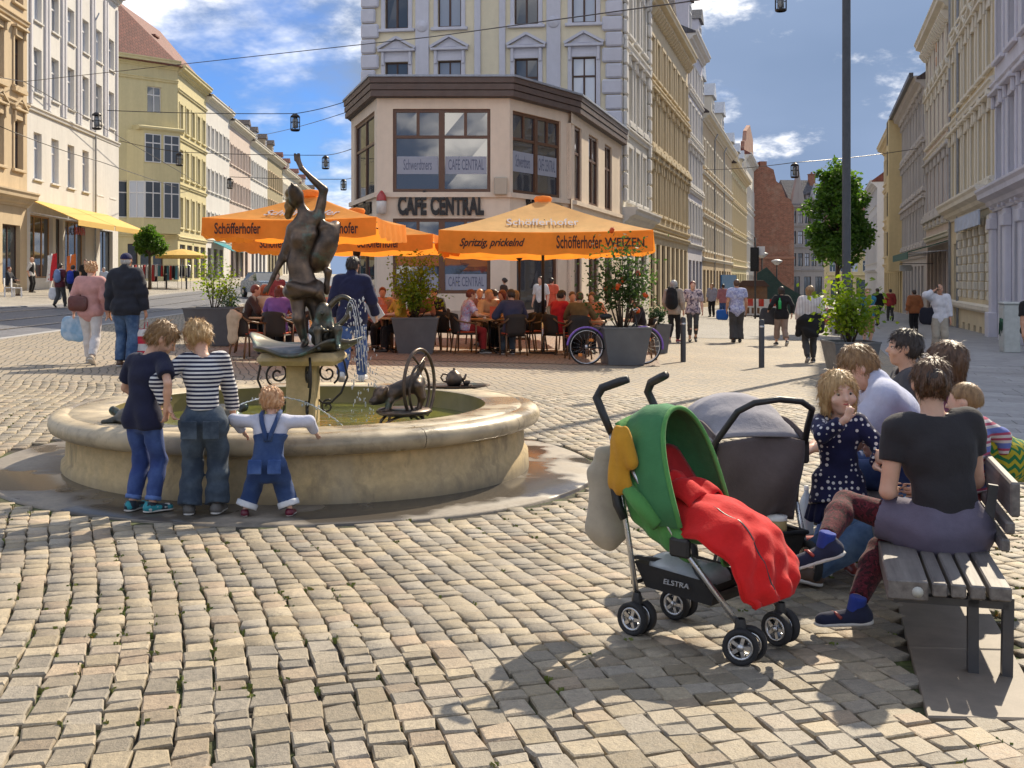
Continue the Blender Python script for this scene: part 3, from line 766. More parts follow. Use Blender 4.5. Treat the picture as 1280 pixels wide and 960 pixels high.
strip('road', ROAD_F, ROAD_N, -6, 260, -.012, M_ROAD, 70, 6)
strip('far_pavement', lambda y: -60, ROAD_F, -6, 260, .02, mat_cobble_far('pavement_setts', (.42, .38, .32), (.36, .33, .29), .1, 0), 70, 8)
strip('far_kerb', lambda y: ROAD_F(y)-.001, lambda y: ROAD_F(y)+.16, 0, 200, .035, simple('kerb_granite', (.36, .35, .34), .7), 60, 1, thick=.08)
strip('near_kerb', lambda y: ROAD_N(y)-.16, lambda y: ROAD_N(y)+.001, 0, 200, .004, MATS['kerb_granite'], 60, 1, thick=.08)
strip('plaza_paving', ROAD_N, SLAB_L, Y_STONE, 58, -.006, M_COBFAR, 30, 10)
strip('plaza_edge_paving', ROAD_N, lambda y: -7.2-.02*y, 2, Y_STONE, -.006, M_COBFAR, 10, 6)
strip('street', lambda y: ROW_C(y)-.5, SLAB_L, 34, 260, .002, M_STREET, 50, 6)
strip('slab_pavement', SLAB_L, lambda y: ROW_R(y)+1, 24, 260, .0, M_SLABC, 50, 5)
strip('cafe_terrace', lambda y: -6.6+.02*y, lambda y: 2.9+.12*(y-22), 21.3, 42, .003, M_TERR, 12, 8)
for k, off in enumerate((1.2, 2.64, 4.6, 6.04)):
    st = strip('tram_rail', lambda y: ROAD_N(y)-off-.09, lambda y: ROAD_N(y)-off, -4, 230, .004, simple('rail_steel', (.42, .42, .44), .3, metal=.9), 60, 1)

def stone_block(P4, z0, h, bev, jit):
    """a dressed sett over four corner points"""
    c = sum(P4, Vector((0, 0)))/4; vs = []
    for q in (0, 1, 2):
        for p in P4:
            d = (c-p)
            if q == 2: w = p+d.normalized()*bev
            else: w = p
            z = (z0-.05, z0+h-bev*.75, z0+h)[q]; vs.append((w.x, w.y, z+(rnd.uniform(-jit, jit) if q == 2 else 0)))
    fs = [(8, 9, 10, 11)]
    for q in (0, 1):
        for i in range(4):
            j = (i+1) % 4; fs.append((q*4+i, q*4+j, q*4+4+j, q*4+4+i))
    return vs, fs
def cobbles():
    th = R(-16); ct, st = math.cos(th), math.sin(th)
    def warp(u, v):
        u2 = u+.10*math.sin(v*.55+u*.18)+.05*math.sin(v*1.3+u*.5+1.0)
        return Vector((u2*ct+v*st*1.0, -u2*st*-1.0*-1.0+v*ct)) if False else Vector((u2*math.cos(-th)-v*math.sin(-th), u2*math.sin(-th)+v*math.cos(-th)))
    blocks = []; cw = .121
    for iu in range(-95, 135):
        u = iu*cw; v = -4.0+rnd.uniform(0, .15)
        while v < 22:
            l = rnd.choice((.085, .10, .11, .125, .15))*rnd.uniform(.92, 1.08)
            c = warp(u+cw/2, v+l/2)
            x, y = c
            ok = 2.9 < y < Y_STONE+.1 and abs(x) < y*.50+.5 and x < SLAB_L(y)-.12 and x > -7.1-.02*y and (x-FC.x)**2+(y-FC.y)**2 > (F_RING+.09)**2
            if ok and BENCH_STRIP(x, y): ok = False
            if ok:
                g = .0045; j = lambda: rnd.uniform(-.0095, .0095); w = rnd.uniform(-.004, .004)
                P4 = [warp(u+g+j(), v+g+j()), warp(u+cw-g+j(), v+g+j()), warp(u+cw-g+j(), v+l-g+j()), warp(u+g+j(), v+l-g+j())]
                if (P4[1]-P4[0]).cross(P4[2]-P4[1]) < 0: P4 = P4[::-1]
                blocks.append((y, x, P4))
            v += l
    blocks.sort(key=lambda b: b[0]*1.0+abs(b[1])*.0)
    vis = [b for b in blocks if abs(b[1]) < b[0]*.457+.05 and b[0] > 3.42]
    big = set(id(b) for b in vis[:300]); V = []; Fc = []
    for b in blocks:
        z = G(b[1], b[0]); h = rnd.uniform(-.0035, .003)
        if id(b) in big:
            c = sum(b[2], Vector((0, 0)))/4
            vs, fs = stone_block([p-c for p in b[2]], 0, h, rnd.uniform(.006, .010), .003)
            mesh_obj('cobblestone', vs, fs, M_COB, ground, loc=(c.x, c.y, z))
        else:
            vs, fs = stone_block(b[2], z, h, rnd.uniform(.006, .010), .003); n = len(V); V += vs; Fc += [tuple(i+n for i in f) for f in fs]
    o = quad_mesh('cobblestones', V, Fc, M_COB, ground, smooth_=False); tag(o, kind='stuff')
    return blocks
BENCH_STRIP = lambda x, y: (1.58 < x-.27*(y-4.45) < 2.06 and 3.95 < y < 6.4)
blocks = cobbles()
# smooth flag strip under the bench
fl = MB()
def slab_quad(mb, pts, h=.0, g=.006):
    c = sum((Vector(p) for p in pts), Vector((0, 0)))/len(pts); q = [Vector(p)+(c-Vector(p)).normalized()*g for p in pts]
    n = len(mb.v); k = len(q)
    mb.v += [(p.x, p.y, G(p.x, p.y)+h-.06) for p in q]+[(p.x, p.y, G(p.x, p.y)+h-.006) for p in q]
    mb.v += [tuple((p+(c-p).normalized()*.008))+(G(p.x, p.y)+h,) for p in q]
    for a in (0, 1):
        for i in range(k): j = (i+1) % k; mb.f.append((n+a*k+i, n+a*k+j, n+(a+1)*k+j, n+(a+1)*k+i)); mb.m.append(0); mb.sm.append(False)
    mb.f.append(tuple(n+2*k+i for i in range(k))); mb.m.append(0); mb.sm.append(False)
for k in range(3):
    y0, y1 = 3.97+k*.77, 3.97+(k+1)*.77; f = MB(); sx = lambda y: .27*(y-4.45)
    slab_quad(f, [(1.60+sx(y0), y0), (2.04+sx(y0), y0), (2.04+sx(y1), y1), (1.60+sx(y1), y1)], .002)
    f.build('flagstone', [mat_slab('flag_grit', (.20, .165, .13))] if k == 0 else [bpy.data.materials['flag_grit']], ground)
# slab pavement laid course by course
def slabs():
    d = Vector((TAN, 1)).normalized(); nrm_ = Vector((d.y, -d.x)); o0 = Vector((SLAB_L(0), 0)); rows = []
    s = 6.0
    while s < 25.2:
        w = 0.0; dl = rnd.choice((.38, .42, .46)); x = rnd.uniform(-.9, 0)
        while x < 5.1:
            ln = rnd.uniform(.62, 1.15); a = max(0.0, x); b_ = min(5.05, x+ln)
            if b_-a > .06:
                P4 = [o0+d*s+nrm_*a, o0+d*s+nrm_*b_, o0+d*(s+dl)+nrm_*b_, o0+d*(s+dl)+nrm_*a]; c = sum(P4, Vector((0, 0)))/4
                if c.y > 4 and c.x < c.y*.50+.7: rows.append((c.y, P4))
            x += ln
        s += dl
    rows.sort(key=lambda r: r[0]); far = MB()
    vis = [r for r in rows if (r[1][0]+r[1][2]).x/2 < r[0]*.457]; big = set(id(r) for r in vis[:300])
    for r in rows:
        if id(r) in big:
            m = MB(); slab_quad(m, r[1], rnd.uniform(-.002, .002)); m.build('paving_slab', [M_SLAB], ground)
        else: slab_quad(far, r[1], rnd.uniform(-.002, .002))
    if far.v: tag(far.build('paving_slabs', [M_SLABS], ground), kind='stuff')
slabs()
# grass and moss growing in the joints
def tufts():
    t = NT('joint_grass'); t.color(t.mix(t.island(), (.09, .13, .02), (.17, .19, .04))); t.rough(.8); t.set(Subsurface_Weight=.1)
    V = []; Fc = []; r2 = random.Random(3)
    cand = [b for b in blocks if 3.3 < b[0] < 12]
    for _ in range(2600):
        b = r2.choice(cand); p = b[2][r2.randrange(4)]; x, y = p.x, p.y
        dens = .06+.9*max(0, math.sin(x*1.7+1)*math.sin(y*.9+.4)) + (1.0 if x > SLAB_L(y)-1.1 and y < 9 else 0)
        if r2.random() > dens*.75: continue
        for k in range(4):
            a = r2.uniform(0, 6.28); h = r2.uniform(.002, .011); ox, oy = r2.uniform(-.02, .02), r2.uniform(-.02, .02); z = G(x, y)
            dx, dy = math.cos(a)*.006, math.sin(a)*.006; n = len(V)
            V += [(x+ox-dx, y+oy-dy, z-.02), (x+ox+dx, y+oy+dy, z-.02), (x+ox+dx+r2.uniform(-.01, .01), y+oy+dy+r2.uniform(-.01, .01), z+h), (x+ox-dx, y+oy-dy, z+h*.8)]
            Fc.append((n, n+1, n+2, n+3))
    o = quad_mesh('joint_grass', V, Fc, t.mat); tag(o, 'short moss and grass growing in joints between the cobblestones', 'grass', kind='stuff')
tufts()
# ---------------------------------------------------------------- houses
def plaster(name, col, dirt=.25):
    if name in MATS: return MATS[name]
    t = NT(name); v = t.coord((1, 1, .22)); n = t.noise(.9, 5, .6, v); m = t.noise(3.5, 5, .65)
    st = t.rng(t.noise(1.7, 6, .7, t.coord((2.2, 2.2, .16), loc=(3, 1, 0))), .52, .78)
    c = t.hsv(col, val=t.math('MULTIPLY', t.rng(n, .25, .75, .90, 1.08), t.rng(m, .25, .75, .95, 1.05)))
    c = t.mix(t.math('MULTIPLY', st, dirt), c, tuple(x*.55 for x in col))
    t.color(c); t.rough(.85); t.set(Specular_IOR_Level=.2); t.bump(t.noise(45, 4, .6), .12, .01); MATS[name] = t.mat; return t.mat
def glass(name, col=(.05, .065, .085), rough=.06, spec=.8):
    if name in MATS: return MATS[name]
    t = NT(name); r = t.rand(); c = t.hsv(col, val=t.rng(r, 0, 1, .55, 1.6)); t.color(c); t.rough(rough); t.set(Specular_IOR_Level=spec, IOR=1.6)
    t.bump(t.noise(1.3, 2, .5), .03, .05); MATS[name] = t.mat; return t.mat
GLASS = glass('window_glass'); GLASSB = glass('window_glass_curtain', (.34, .38, .46), .12); GLASSW = glass('window_glass_pale', (.30, .30, .32), .15)
FRW = simple('frame_white', (.68, .68, .70), .5, .06); FRB = simple('frame_brown', (.075, .035, .022), .5, .1); FRK = simple('frame_dark', (.03, .03, .032), .5)
LAV = plaster('trim_lavender', (.61, .60, .66), .15); CREAM = plaster('plaster_cream', (.76, .67, .49), .12); WHT = plaster('plaster_white', (.66, .64, .61), .15)
BEIGE = plaster('plaster_beige', (.58, .46, .31)); SAND = plaster('plaster_sand', (.68, .58, .40)); OCHRE = plaster('plaster_ochre', (.68, .55, .31)); YEL = plaster('plaster_yellow', (.62, .55, .33))
GOLD = plaster('plaster_gold', (.62, .52, .36)); PINK = plaster('plaster_pink', (.62, .52, .46)); GREY = plaster('plaster_grey', (.54, .51, .49)); GRSTONE = plaster('stone_grey', (.36, .34, .33), .5)
BROWNST = plaster('stone_trim', (.60, .50, .34)); PALE = plaster('plaster_pale', (.71, .66, .56)); PGREEN = plaster('plaster_green', (.42, .46, .32))
METAL = simple('zinc', (.33, .36, .42), .45, metal=.3); GUTTER = simple('gutter_dark', (.10, .095, .10), .5)
def tile_mat(name, c1, c2):
    t = NT(name); b = t.brick(t.coord((1, 1, 1)), c1, c2, tuple(x*.35 for x in c1), 1, .25, .3, .02)
    n = t.noise(2.5, 5, .6); t.color(t.hsv(b.outputs[0], val=t.rng(n, .3, .7, .75, 1.25))); t.rough(.75); t.bump(t.math('SUBTRACT', n, b.outputs[1]), .5, .04); return t.mat
TILE_RED = tile_mat('roof_tile_red', (.20, .062, .045), (.15, .048, .038)); TILE_DK = tile_mat('roof_tile_dark', (.10, .075, .075), (.075, .06, .06)); SLATE = tile_mat('roof_slate', (.11, .11, .125), (.085, .085, .10))

def wall_mesh(mb, Wd, z0, z1, ops, rec, mi=0, rmi=None, x00=0.0):
    """front wall at y=0 with real openings rec deep"""
    rmi = mi if rmi is None else rmi
    xs = sorted(set([x00, Wd]+[round(v, 4) for o in ops for v in o[:2]])); zs = sorted(set([z0, z1]+[round(v, 4) for o in ops for v in o[2:4]]))
    for i in range(len(xs)-1):
        for j in range(len(zs)-1):
            cx, cz = (xs[i]+xs[i+1])/2, (zs[j]+zs[j+1])/2
            if any(o[0] < cx < o[1] and o[2] < cz < o[3] for o in ops): continue
            mb.add([(xs[i], 0, zs[j]), (xs[i+1], 0, zs[j]), (xs[i+1], 0, zs[j+1]), (xs[i], 0, zs[j+1])], [(0, 1, 2, 3)], mi)
    for a, b, c, d in ops:
        mb.add([(a, 0, c), (b, 0, c), (b, 0, d), (a, 0, d), (a, rec, c), (b, rec, c), (b, rec, d), (a, rec, d)],
               [(0, 4, 5, 1), (1, 5, 6, 2), (2, 6, 7, 3), (3, 7, 4, 0)], rmi)
WCACHE = {}
def window_meshes(w, h, style, fm):
    key = (round(w, 3), round(h, 3), style, fm.name)
    if key in WCACHE: return WCACHE[key]
    m = MB(); t = .07 if w < 2 else .09; d = .06
    m.box(0, t, 0, d, 0, h).box(w-t, w, 0, d, 0, h).box(t, w-t, 0, d, 0, t).box(t, w-t, 0, d, h-t, h)
    cells = []
    if style == 'cross':
        zt = h*.68; m.box(t, w-t, -.012, d, zt-.045, zt+.045).box(w/2-.045, w/2+.045, -.014, d, t, zt-.045).box(w/2-.035, w/2+.035, -.006, d, zt+.045, h-t)
        cells = [(t, w/2-.045, t, zt-.045), (w/2+.045, w-t, t, zt-.045), (t, w/2-.035, zt+.045, h-t), (w/2+.035, w-t, zt+.045, h-t)]
    elif style == 'shop':
        n = max(1, round(w/1.4)); cells = []
        for i in range(1, n): m.box(w*i/n-.04, w*i/n+.04, -.01, d, t, h-t)
        cells = [(w*i/n+(.04 if i else t), w*(i+1)/n-(.04 if i < n-1 else t), t, h-t) for i in range(n)]
    elif style == 'narrow':
        m.box(w/2-.04, w/2+.04, -.01, d, t, h-t); cells = [(t, w/2-.04, t, h-t), (w/2+.04, w-t, t, h-t)]
    else: cells = [(t, w-t, t, h-t)]
    me = bpy.data.meshes.new('window'); me.from_pydata(m.v, [], m.f); me.materials.append(fm)
    p = bpy.data.meshes.new('pane'); vs = []; fs = []
    for i, (a, b, c, e) in enumerate(cells):
        n = len(vs); k = .004*((i*7) % 3-1)
        vs += [(a, .03, c), (b, .03+k, c), (b, .03-k*.6, e), (a, .03+k*.4, e)]; fs.append((n, n+1, n+2, n+3))
    p.from_pydata(vs, [], fs)
    WCACHE[key] = (me, p); return me, p
PANES = {}
def pane_with(p, gm):
    k = (p.name, gm.name)
    if k not in PANES: q = p.copy(); q.materials.clear(); q.materials.append(gm); PANES[k] = q
    return PANES[k]
SCACHE = {}
def surround_mesh(w, h, style, mat):
    key = (round(w, 3), round(h, 3), style, mat.name)
    if key in SCACHE: return SCACHE[key]
    m = MB(); t = .2
    if style in ('frame', 'pediment', 'hood', 'consoles', 'arch'):
        m.bbox(-t, 0, -.07, -.001, -.02, h+.0, .015).bbox(w, w+t, -.07, -.001, -.02, h, .015).bbox(-t, w+t, -.075, -.001, h+.002, h+t, .015)
        m.bbox(-t-.12, w+t+.12, -.17, -.001, -.17, -.022, .02)
    if style == 'sill': m.bbox(-.12, w+.12, -.12, -.001, -.11, 0, .015)
    if style == 'pediment':
        z = h+t+.28; m.bbox(-t-.14, w+t+.14, -.24, -.001, z, z+.12, .02); c = w/2
        m.box(-t, w+t, -.05, -.001, h+t+.002, z-.002)
        for a, b in ((-t-.16, c), (w+t+.16, c)): m.bar((a, -.115, z+.17), (b, -.115, z+.68), .228, .12, (0, 0, 1))
        m.extrude_y([(-t+.02, z+.122), (w+t-.02, z+.122), (c, z+.60)], -.06, -.001); m.extrude_y([(c-.34, z+.17), (c+.34, z+.17), (c, z+.40)], -.10, -.061)
        for x in (-t+.03, w+t-.17): m.bbox(x, x+.14, -.16, -.076, h-.15, z-.003, .02)
    if style in ('hood', 'consoles'):
        z = h+t+.2; m.bbox(-t-.14, w+t+.14, -.30, -.001, z, z+.13, .025); m.box(-t, w+t, -.055, -.001, h+t+.002, z-.002)
        for x in (-t, w+t-.15): m.bbox(x, x+.15, -.2, -.076, h-.05, z-.003, .02)
        m.box(-t-.1, w+t+.1, -.22, -.001, -.36, -.172)
        if style == 'consoles':
            m.bbox(-t-.16, w+t+.16, -.34, -.001, -.62, -.362, .02)
            for x in (-t-.05, w+t-.1): m.bbox(x, x+.16, -.24, -.001, -1.0, -.622, .03)
            m.extrude_y([(-t, z+.132), (w+t, z+.132), (w*.72, z+.34), (w/2, z+.42), (w*.28, z+.34)], -.15, -.001)
    if style == 'arch':
        z = h+t+.05; n = 8; pts = [(w/2+(w/2+t+.1)*math.cos(math.pi*i/n), z+.42*math.sin(math.pi*i/n)) for i in range(n+1)]
        m.extrude_y(pts, -.20, -.001)
    me = bpy.data.meshes.new('window_surround'); me.from_pydata(m.v, [], m.f); me.materials.append(mat); me.update()
    SCACHE[key] = me; return me
def part(name, mb, mats, parent, loc=None, rz=None): return mb.build(name, mats if isinstance(mats, (list, tuple)) else [mats], parent, loc, rz)
def add_window(house, x, z, w, h, rec, style='cross', fm=None, gm=None, sur=None, smat=None):
    me, p = window_meshes(w, h, style, fm or FRW)
    f = bpy.data.objects.new('window', me); link(f, house); f.location = (x, rec-.075, z)
    q = bpy.data.objects.new('pane', pane_with(p, gm or GLASS)); link(q, f)
    if sur:
        s = bpy.data.objects.new('window_surround', surround_mesh(w, h, sur, smat)); link(s, house); s.location = (x, 0, z)
    return f
def cornice(house, x0, x1, z, prof, mat, name='cornice', ext=.0):
    """moulded band: prof lists (projection, dz) from bottom to top"""
    vs = []; pr = [(0.001, 0)]+[(max(.002, a), b) for a, b in prof]+[(0.001, prof[-1][1])]
    poly = [(-a, z+b) for a, b in pr]; n = len(poly)
    m = MB(); vs = [(x0-ext, p[0], p[1]) for p in poly]+[(x1+ext, p[0], p[1]) for p in poly]
    fs = [(i, (i+1) % n, n+(i+1) % n, n+i) for i in range(n)][::1]; fs = [f[::-1] for f in fs]+[tuple(range(n)), tuple(range(n, 2*n))[::-1]]
    return part(name, m.add(vs, [f for f in fs]), mat, house)
BAND = [(.10, .0), (.12, .05), (.12, .14), (.20, .2), (.20, .27), (.03, .33)]
CORN = [(.08, .0), (.12, .12), (.28, .2), (.34, .34), (.60, .44), (.62, .6), (.70, .7), (.70, .78)]
def brackets(house, x0, x1, z, n, w, d, h, mat):
    m = MB().extrude_x if False else MB()
    vs = [(0, -.002, 0), (0, -d*.45, .05), (0, -d, h*.75), (0, -d, h), (0, -.002, h)]
    m.add([(-w/2, y, zz) for _, y, zz in vs]+[(w/2, y, zz) for _, y, zz in vs], [(0, 1, 2, 3, 4), (9, 8, 7, 6, 5)]+[(i, 5+i, 5+(i+1) % 5, (i+1) % 5) for i in range(5)])
    src = None
    for i in range(n):
        x = x0+(x1-x0)*(i+.5)/n
        if src is None: src = part('bracket', m, mat, house, (x, 0, z))
        else: inst('bracket', src, house, (x, 0, z))
def pitched(house, Wd, D, z, hh, mat, over=.5, x0=0, name='roof', hip=(0, 0)):
    m = MB(); y0, y1, ym = -over, D+over, D*.45
    a, b = x0-.05, Wd+.05
    vs = [(a, y0, z-.1), (b, y0, z-.1), (b, y1, z-.1), (a, y1, z-.1), (a+hip[0], ym, z+hh), (b-hip[1], ym, z+hh), (a, y0, z-.22), (b, y0, z-.22), (b, y1, z-.22), (a, y1, z-.22)]
    m.add(vs, [(0, 1, 5, 4), (2, 3, 4, 5), (1, 2, 5), (3, 0, 4), (6, 7, 1, 0), (7, 8, 2, 1), (8, 9, 3, 2), (9, 6, 0, 3), (9, 8, 7, 6)])
    return part(name, m, mat, house)
def dormer(house, roof, x, y, z, w, h, mat, rmat, fm=None):
    m = MB().box(-w/2, w/2, 0, 2.4, 0, h); d = part('dormer', m, mat, roof, (x, y, z))
    m = MB(); m.add([(-w/2-.15, -.2, h-.05), (w/2+.15, -.2, h-.05), (w/2+.15, 2.5, h-.05), (-w/2-.15, 2.5, h-.05), (0, -.2, h+w*.42), (0, 2.5, h+w*.42)], [(0, 1, 4), (1, 2, 5, 4), (3, 0, 4, 5), (2, 3, 5), (3, 2, 1, 0)])
    part('dormer_roof', m, rmat, roof, (x, y, z))
    f = bpy.data.objects.new('dormer_window', window_meshes(w*.6, h*.72, 'cross', fm or FRW)[0]); link(f, roof); f.location = (x-w*.3, y-.062, z+h*.1)
    q = bpy.data.objects.new('dormer_pane', pane_with(window_meshes(w*.6, h*.72, 'cross', fm or FRW)[1], GLASS)); link(q, roof); q.location = (x-w*.3, y-.062, z+h*.1)
def chimney(roof, x, y, z, w=.7, d=.9, h=1.6, mat=None):
    m = MB().bbox(-w/2, w/2, -d/2, d/2, 0, h, .02).bbox(-w/2-.08, w/2+.08, -d/2-.08, d/2+.08, h+.002, h+.14, .02)
    for k in (-.2, .2): m.lathe([(.09, h+.14), (.09, h+.45), (.07, h+.45)], 8, (0, k*d, 0))
    part('chimney', m, mat or simple('chimney_brick', (.22, .10, .075), .85, .3), roof, (x, y, z))
def downpipe(house, x, z0, z1, mat=None, y=-.1):
    part('downpipe', MB().tube([(x, y, z0), (x, y, z1-.5), (x, y-.25, z1)], .055, 8), mat or METAL, house)
def house(name, label, O, ang, Wd, D, Ht, wall, floors, shop=None, corn=(), roof=None, rec=.22, side=None, group=None, cat='house', z0=-2.5, sides=True, top_corn=CORN, cm=None, hs=1.0):
    """O: base corner (x, y); the facade runs along local x and looks towards local -y"""
    zb = G(*O); h = empty(name, (O[0], O[1], zb), ang, label, cat, group)
    ops = []; wins = []
    for fl in floors:
        n = fl['n']; xs = fl.get('xs') or [(Wd-fl.get('m', 0)*2)*(i+.5)/n+fl.get('m', 0) for i in range(n)]
        for x in xs:
            a, b = x-fl['w']/2, x+fl['w']/2; ops.append((a, b, fl['z'], fl['z']+fl['h'])); wins.append((a, fl))
    for s_ in shop or []: ops.append((s_['x0'], s_['x1'], s_['z0'], s_['z1']))
    m = MB(); wall_mesh(m, Wd, z0, Ht, ops, rec)
    e = 1 if sides else 0
    m.add([(0, 0, z0), (0, D, z0), (0, D, Ht), (0, 0, Ht), (Wd, 0, z0), (Wd, D, z0), (Wd, D, Ht), (Wd, 0, Ht)], [(0, 3, 2, 1), (4, 5, 6, 7), (1, 2, 6, 5), (3, 7, 6, 2)], 1 if side else 0)
    part('wall', m, [wall]+([side] if side else []), h)
    for k, (a, fl) in enumerate(wins):
        gm = fl.get('g', [GLASS, GLASS, GLASSB, GLASS, GLASSW, GLASS, GLASSB]); gm = gm[k % len(gm)] if isinstance(gm, (list, tuple)) else gm
        add_window(h, a, fl['z'], fl['w'], fl['h'], rec, fl.get('style', 'cross'), fl.get('f', FRW), gm, fl.get('sur'), fl.get('sm', wall))
    for s_ in shop or []:
        st = s_.get('style', 'shop'); f = add_window(h, s_['x0'], s_['z0'], s_['x1']-s_['x0'], s_['z1']-s_['z0'], rec, st, s_.get('f', FRB), s_.get('g', GLASS))
        f.name = s_.get('name', 'shop_window')
    for c in corn: cornice(h, 0, Wd, c[0], c[1] if len(c) > 1 and c[1] else BAND, c[2] if len(c) > 2 else (cm or wall), 'string_course')
    if top_corn: cornice(h, 0, Wd, Ht-.78*hs, [(a*hs, b*hs) for a, b in top_corn], cm or wall, 'cornice', .0)
    rf = None
    if roof: rf = pitched(h, Wd, D, Ht, roof[0], roof[1], .55 if len(roof) < 3 else roof[2])
    return h, rf
def fl(z, h, w, n, **k): d = dict(z=z, h=h, w=w, n=n); d.update(k); return d
def grp(*zs, h=2.1, w=1.1, n=4, **k): return [fl(z, h, w, n, **k) for z in zs]

A_R = math.atan2(1.0, TAN)                  # direction of the right street in the plan (angle from +X)
dR = Vector((TAN, 1)).normalized()
def cafe_side(Y): return (ROW_C(Y), Y)
# ---- houses on the cafe side of the right street (facade seen at a raking angle)
def row_c(name, label, Y0, Y1, Ht, wall, floors, **k):
    O = cafe_side(Y0); Wd = (Y1-Y0)/dR.y-.006; return house(name, label, O, A_R, Wd, k.pop('D', 11), Ht, wall, floors, **k)
G1 = 'houses on the cafe side of the right street'
h_gold, rf = row_c('townhouse', 'gold and brown ornate townhouse directly behind the cafe corner building', 60.0, 78.4, 17.4, GOLD,
    [fl(5.6, 2.4, 1.25, 8, sur='pediment', sm=BROWNST, f=FRW, g=[GLASSW, GLASS]), fl(9.4, 2.4, 1.25, 8, sur='consoles', sm=BROWNST, g=[GLASS, GLASSW]), fl(13.1, 2.1, 1.25, 8, sur='frame', sm=BROWNST)],
    shop=[dict(x0=.6+i*2.3, x1=2.2+i*2.3, z0=.4, z1=3.9) for i in range(8)], corn=[(4.3, None, BROWNST), (4.75, None, BROWNST), (8.45, None, BROWNST), (12.4, None, BROWNST)], roof=(3.2, TILE_DK), cm=SAND, group=G1)
brackets(h_gold, .2, 18.8, 16.2, 24, .2, .45, .5, BROWNST)
for x in (2.5, 8, 14): dormer(h_gold, rf, x, .5, 17.3, 1.9, 2.2, GOLD, TILE_DK)
h_blue, rf = row_c('townhouse', 'tall pale blue grey townhouse with corner gables past the gold house', 78.4, 88.5, 19.6, LAV,
    [fl(5.4, 2.2, 1.1, 5, sur='frame', sm=WHT), fl(9.0, 2.2, 1.1, 5, sur='hood', sm=WHT), fl(12.6, 2.1, 1.1, 5, sur='frame', sm=WHT), fl(15.9, 1.8, 1.1, 5, sur='frame', sm=WHT)],
    shop=[dict(x0=.7+i*2.5, x1=2.5+i*2.5, z0=.3, z1=3.5) for i in range(4)], corn=[(4.4,), (8.3,), (12.0,), (15.2,)], roof=(2.4, SLATE), cm=WHT, group=G1)
for x in (1.4, 8.6): dormer(h_blue, rf, x, .0, 19.5, 2.2, 2.6, LAV, SLATE)
h_bei, rf = row_c('townhouse', 'long beige house with two big dormers in the middle of the right street', 88.5, 120, 15.6, BEIGE,
    grp(4.6, 8.0, 11.4, h=2.0, w=1.1, n=13, sur='frame', sm=PALE, g=[GLASS, GLASSW]), shop=[dict(x0=.8+i*3.1, x1=2.8+i*3.1, z0=.3, z1=3.0) for i in range(10)], corn=[(3.7,), (7.2,), (10.6,)], roof=(4.0, TILE_DK), cm=PALE, group=G1)
for x in (2.2, 12, 23): dormer(h_bei, rf, x, .2, 15.5, 3.0, 3.0, PALE, METAL)
downpipe(h_bei, 10.5, 0, 15); downpipe(h_bei, 21, 0, 15)
h_yel, rf = row_c('townhouse', 'yellow green house with tall pilasters before the brick topped house', 120, 146, 15.2, YEL,
    grp(4.8, 8.2, 11.4, h=2.2, w=1.15, n=10, sur='frame', sm=SAND), shop=[dict(x0=1+i*3.2, x1=3+i*3.2, z0=.3, z1=3.2) for i in range(8)], corn=[(3.8,), (7.4,), (10.8,)], roof=(3.5, TILE_DK), cm=SAND, group=G1)
for x in (4, 14, 22): dormer(h_yel, rf, x, .2, 15.1, 2.6, 2.6, SAND, METAL)
BRICK = NT('brick_red'); _b = BRICK.brick(BRICK.coord(1.0, rot=(R(90), 0, 0)), (.34, .125, .075), (.25, .095, .06), (.27, .2, .15), 1, .5, .16, .025)
_n = BRICK.noise(.35, 5, .65); _n2 = BRICK.noise(2.2, 4, .6); BRICK.color(BRICK.mix(BRICK.rng(_n, .52, .68, 0, .55), BRICK.hsv(_b.outputs[0], val=BRICK.rng(_n2, .3, .7, .72, 1.3)), (.40, .28, .21))); BRICK.rough(.9); BRICK = BRICK.mat
h_ct, rf = row_c('townhouse', 'cream house whose gable top is bare orange brick on the right street', 146, 172, 19.4, PALE,
    grp(5.2, 9.2, 13, h=2.3, w=1.2, n=9, sur='frame', sm=WHT), shop=[dict(x0=1+i*3.4, x1=3+i*3.4, z0=.3, z1=3.4) for i in range(7)], corn=[(4.2,), (8.2,), (12,)], roof=(3.0, TILE_RED), cm=WHT, group=G1)
m = MB(); m.extrude_y([(0, 19.4), (26.8, 19.4), (25.6, 21), (23, 21.4), (22, 23.6), (14, 24.8), (6, 23.0), (4, 21.4), (1, 21)], .3, .8); part('brick_gable', m, BRICK, h_ct)

# ---- buildings closing the right street
gx = Vector((pt(938, 348, 164).x, 164)); gw = (996-938)/F*164
hb = empty('brick_building', (gx.x, 164, G(gx.x, 164)), 0, 'tall red brick gable wall with stepped top at the end of the right street', 'building')
m = MB(); zt = 20.0
prof = [(0, -3), (gw-.4, -3), (gw-.4, zt-6.5), (gw-1.0, zt-5.2), (gw-1.6, zt-5.0), (gw-2.2, zt-3.2), (gw-3.0, zt-2.6), (gw-3.4, zt-.9), (gw-4.4, zt-.4), (gw-4.4, zt+.3), (gw-5.4, zt+.3), (gw-5.4, zt-.4), (1.2, zt-.5), (1.2, zt+.1), (0.1, zt+.1)]
prof = [(max(0, a), b) for a, b in prof]; m.extrude_y(prof, 0, 14); part('wall', m, BRICK, hb)
part('ledge', MB().bbox(-.1, gw-.3, -.15, 0, 6.0, 6.35, .05), plaster('brick_ledge', (.42, .22, .15)), hb)
for x in (.65, gw-4.9): part('gable_ball', MB().lathe([(0, 1.1), (.4, .95), (.55, .5), (.4, .1), (.5, 0)], 10, (x, 7, zt+.1)), BRICK, hb)
cx0 = pt(988, 348, 172).x; cw = (1032-988)/F*172
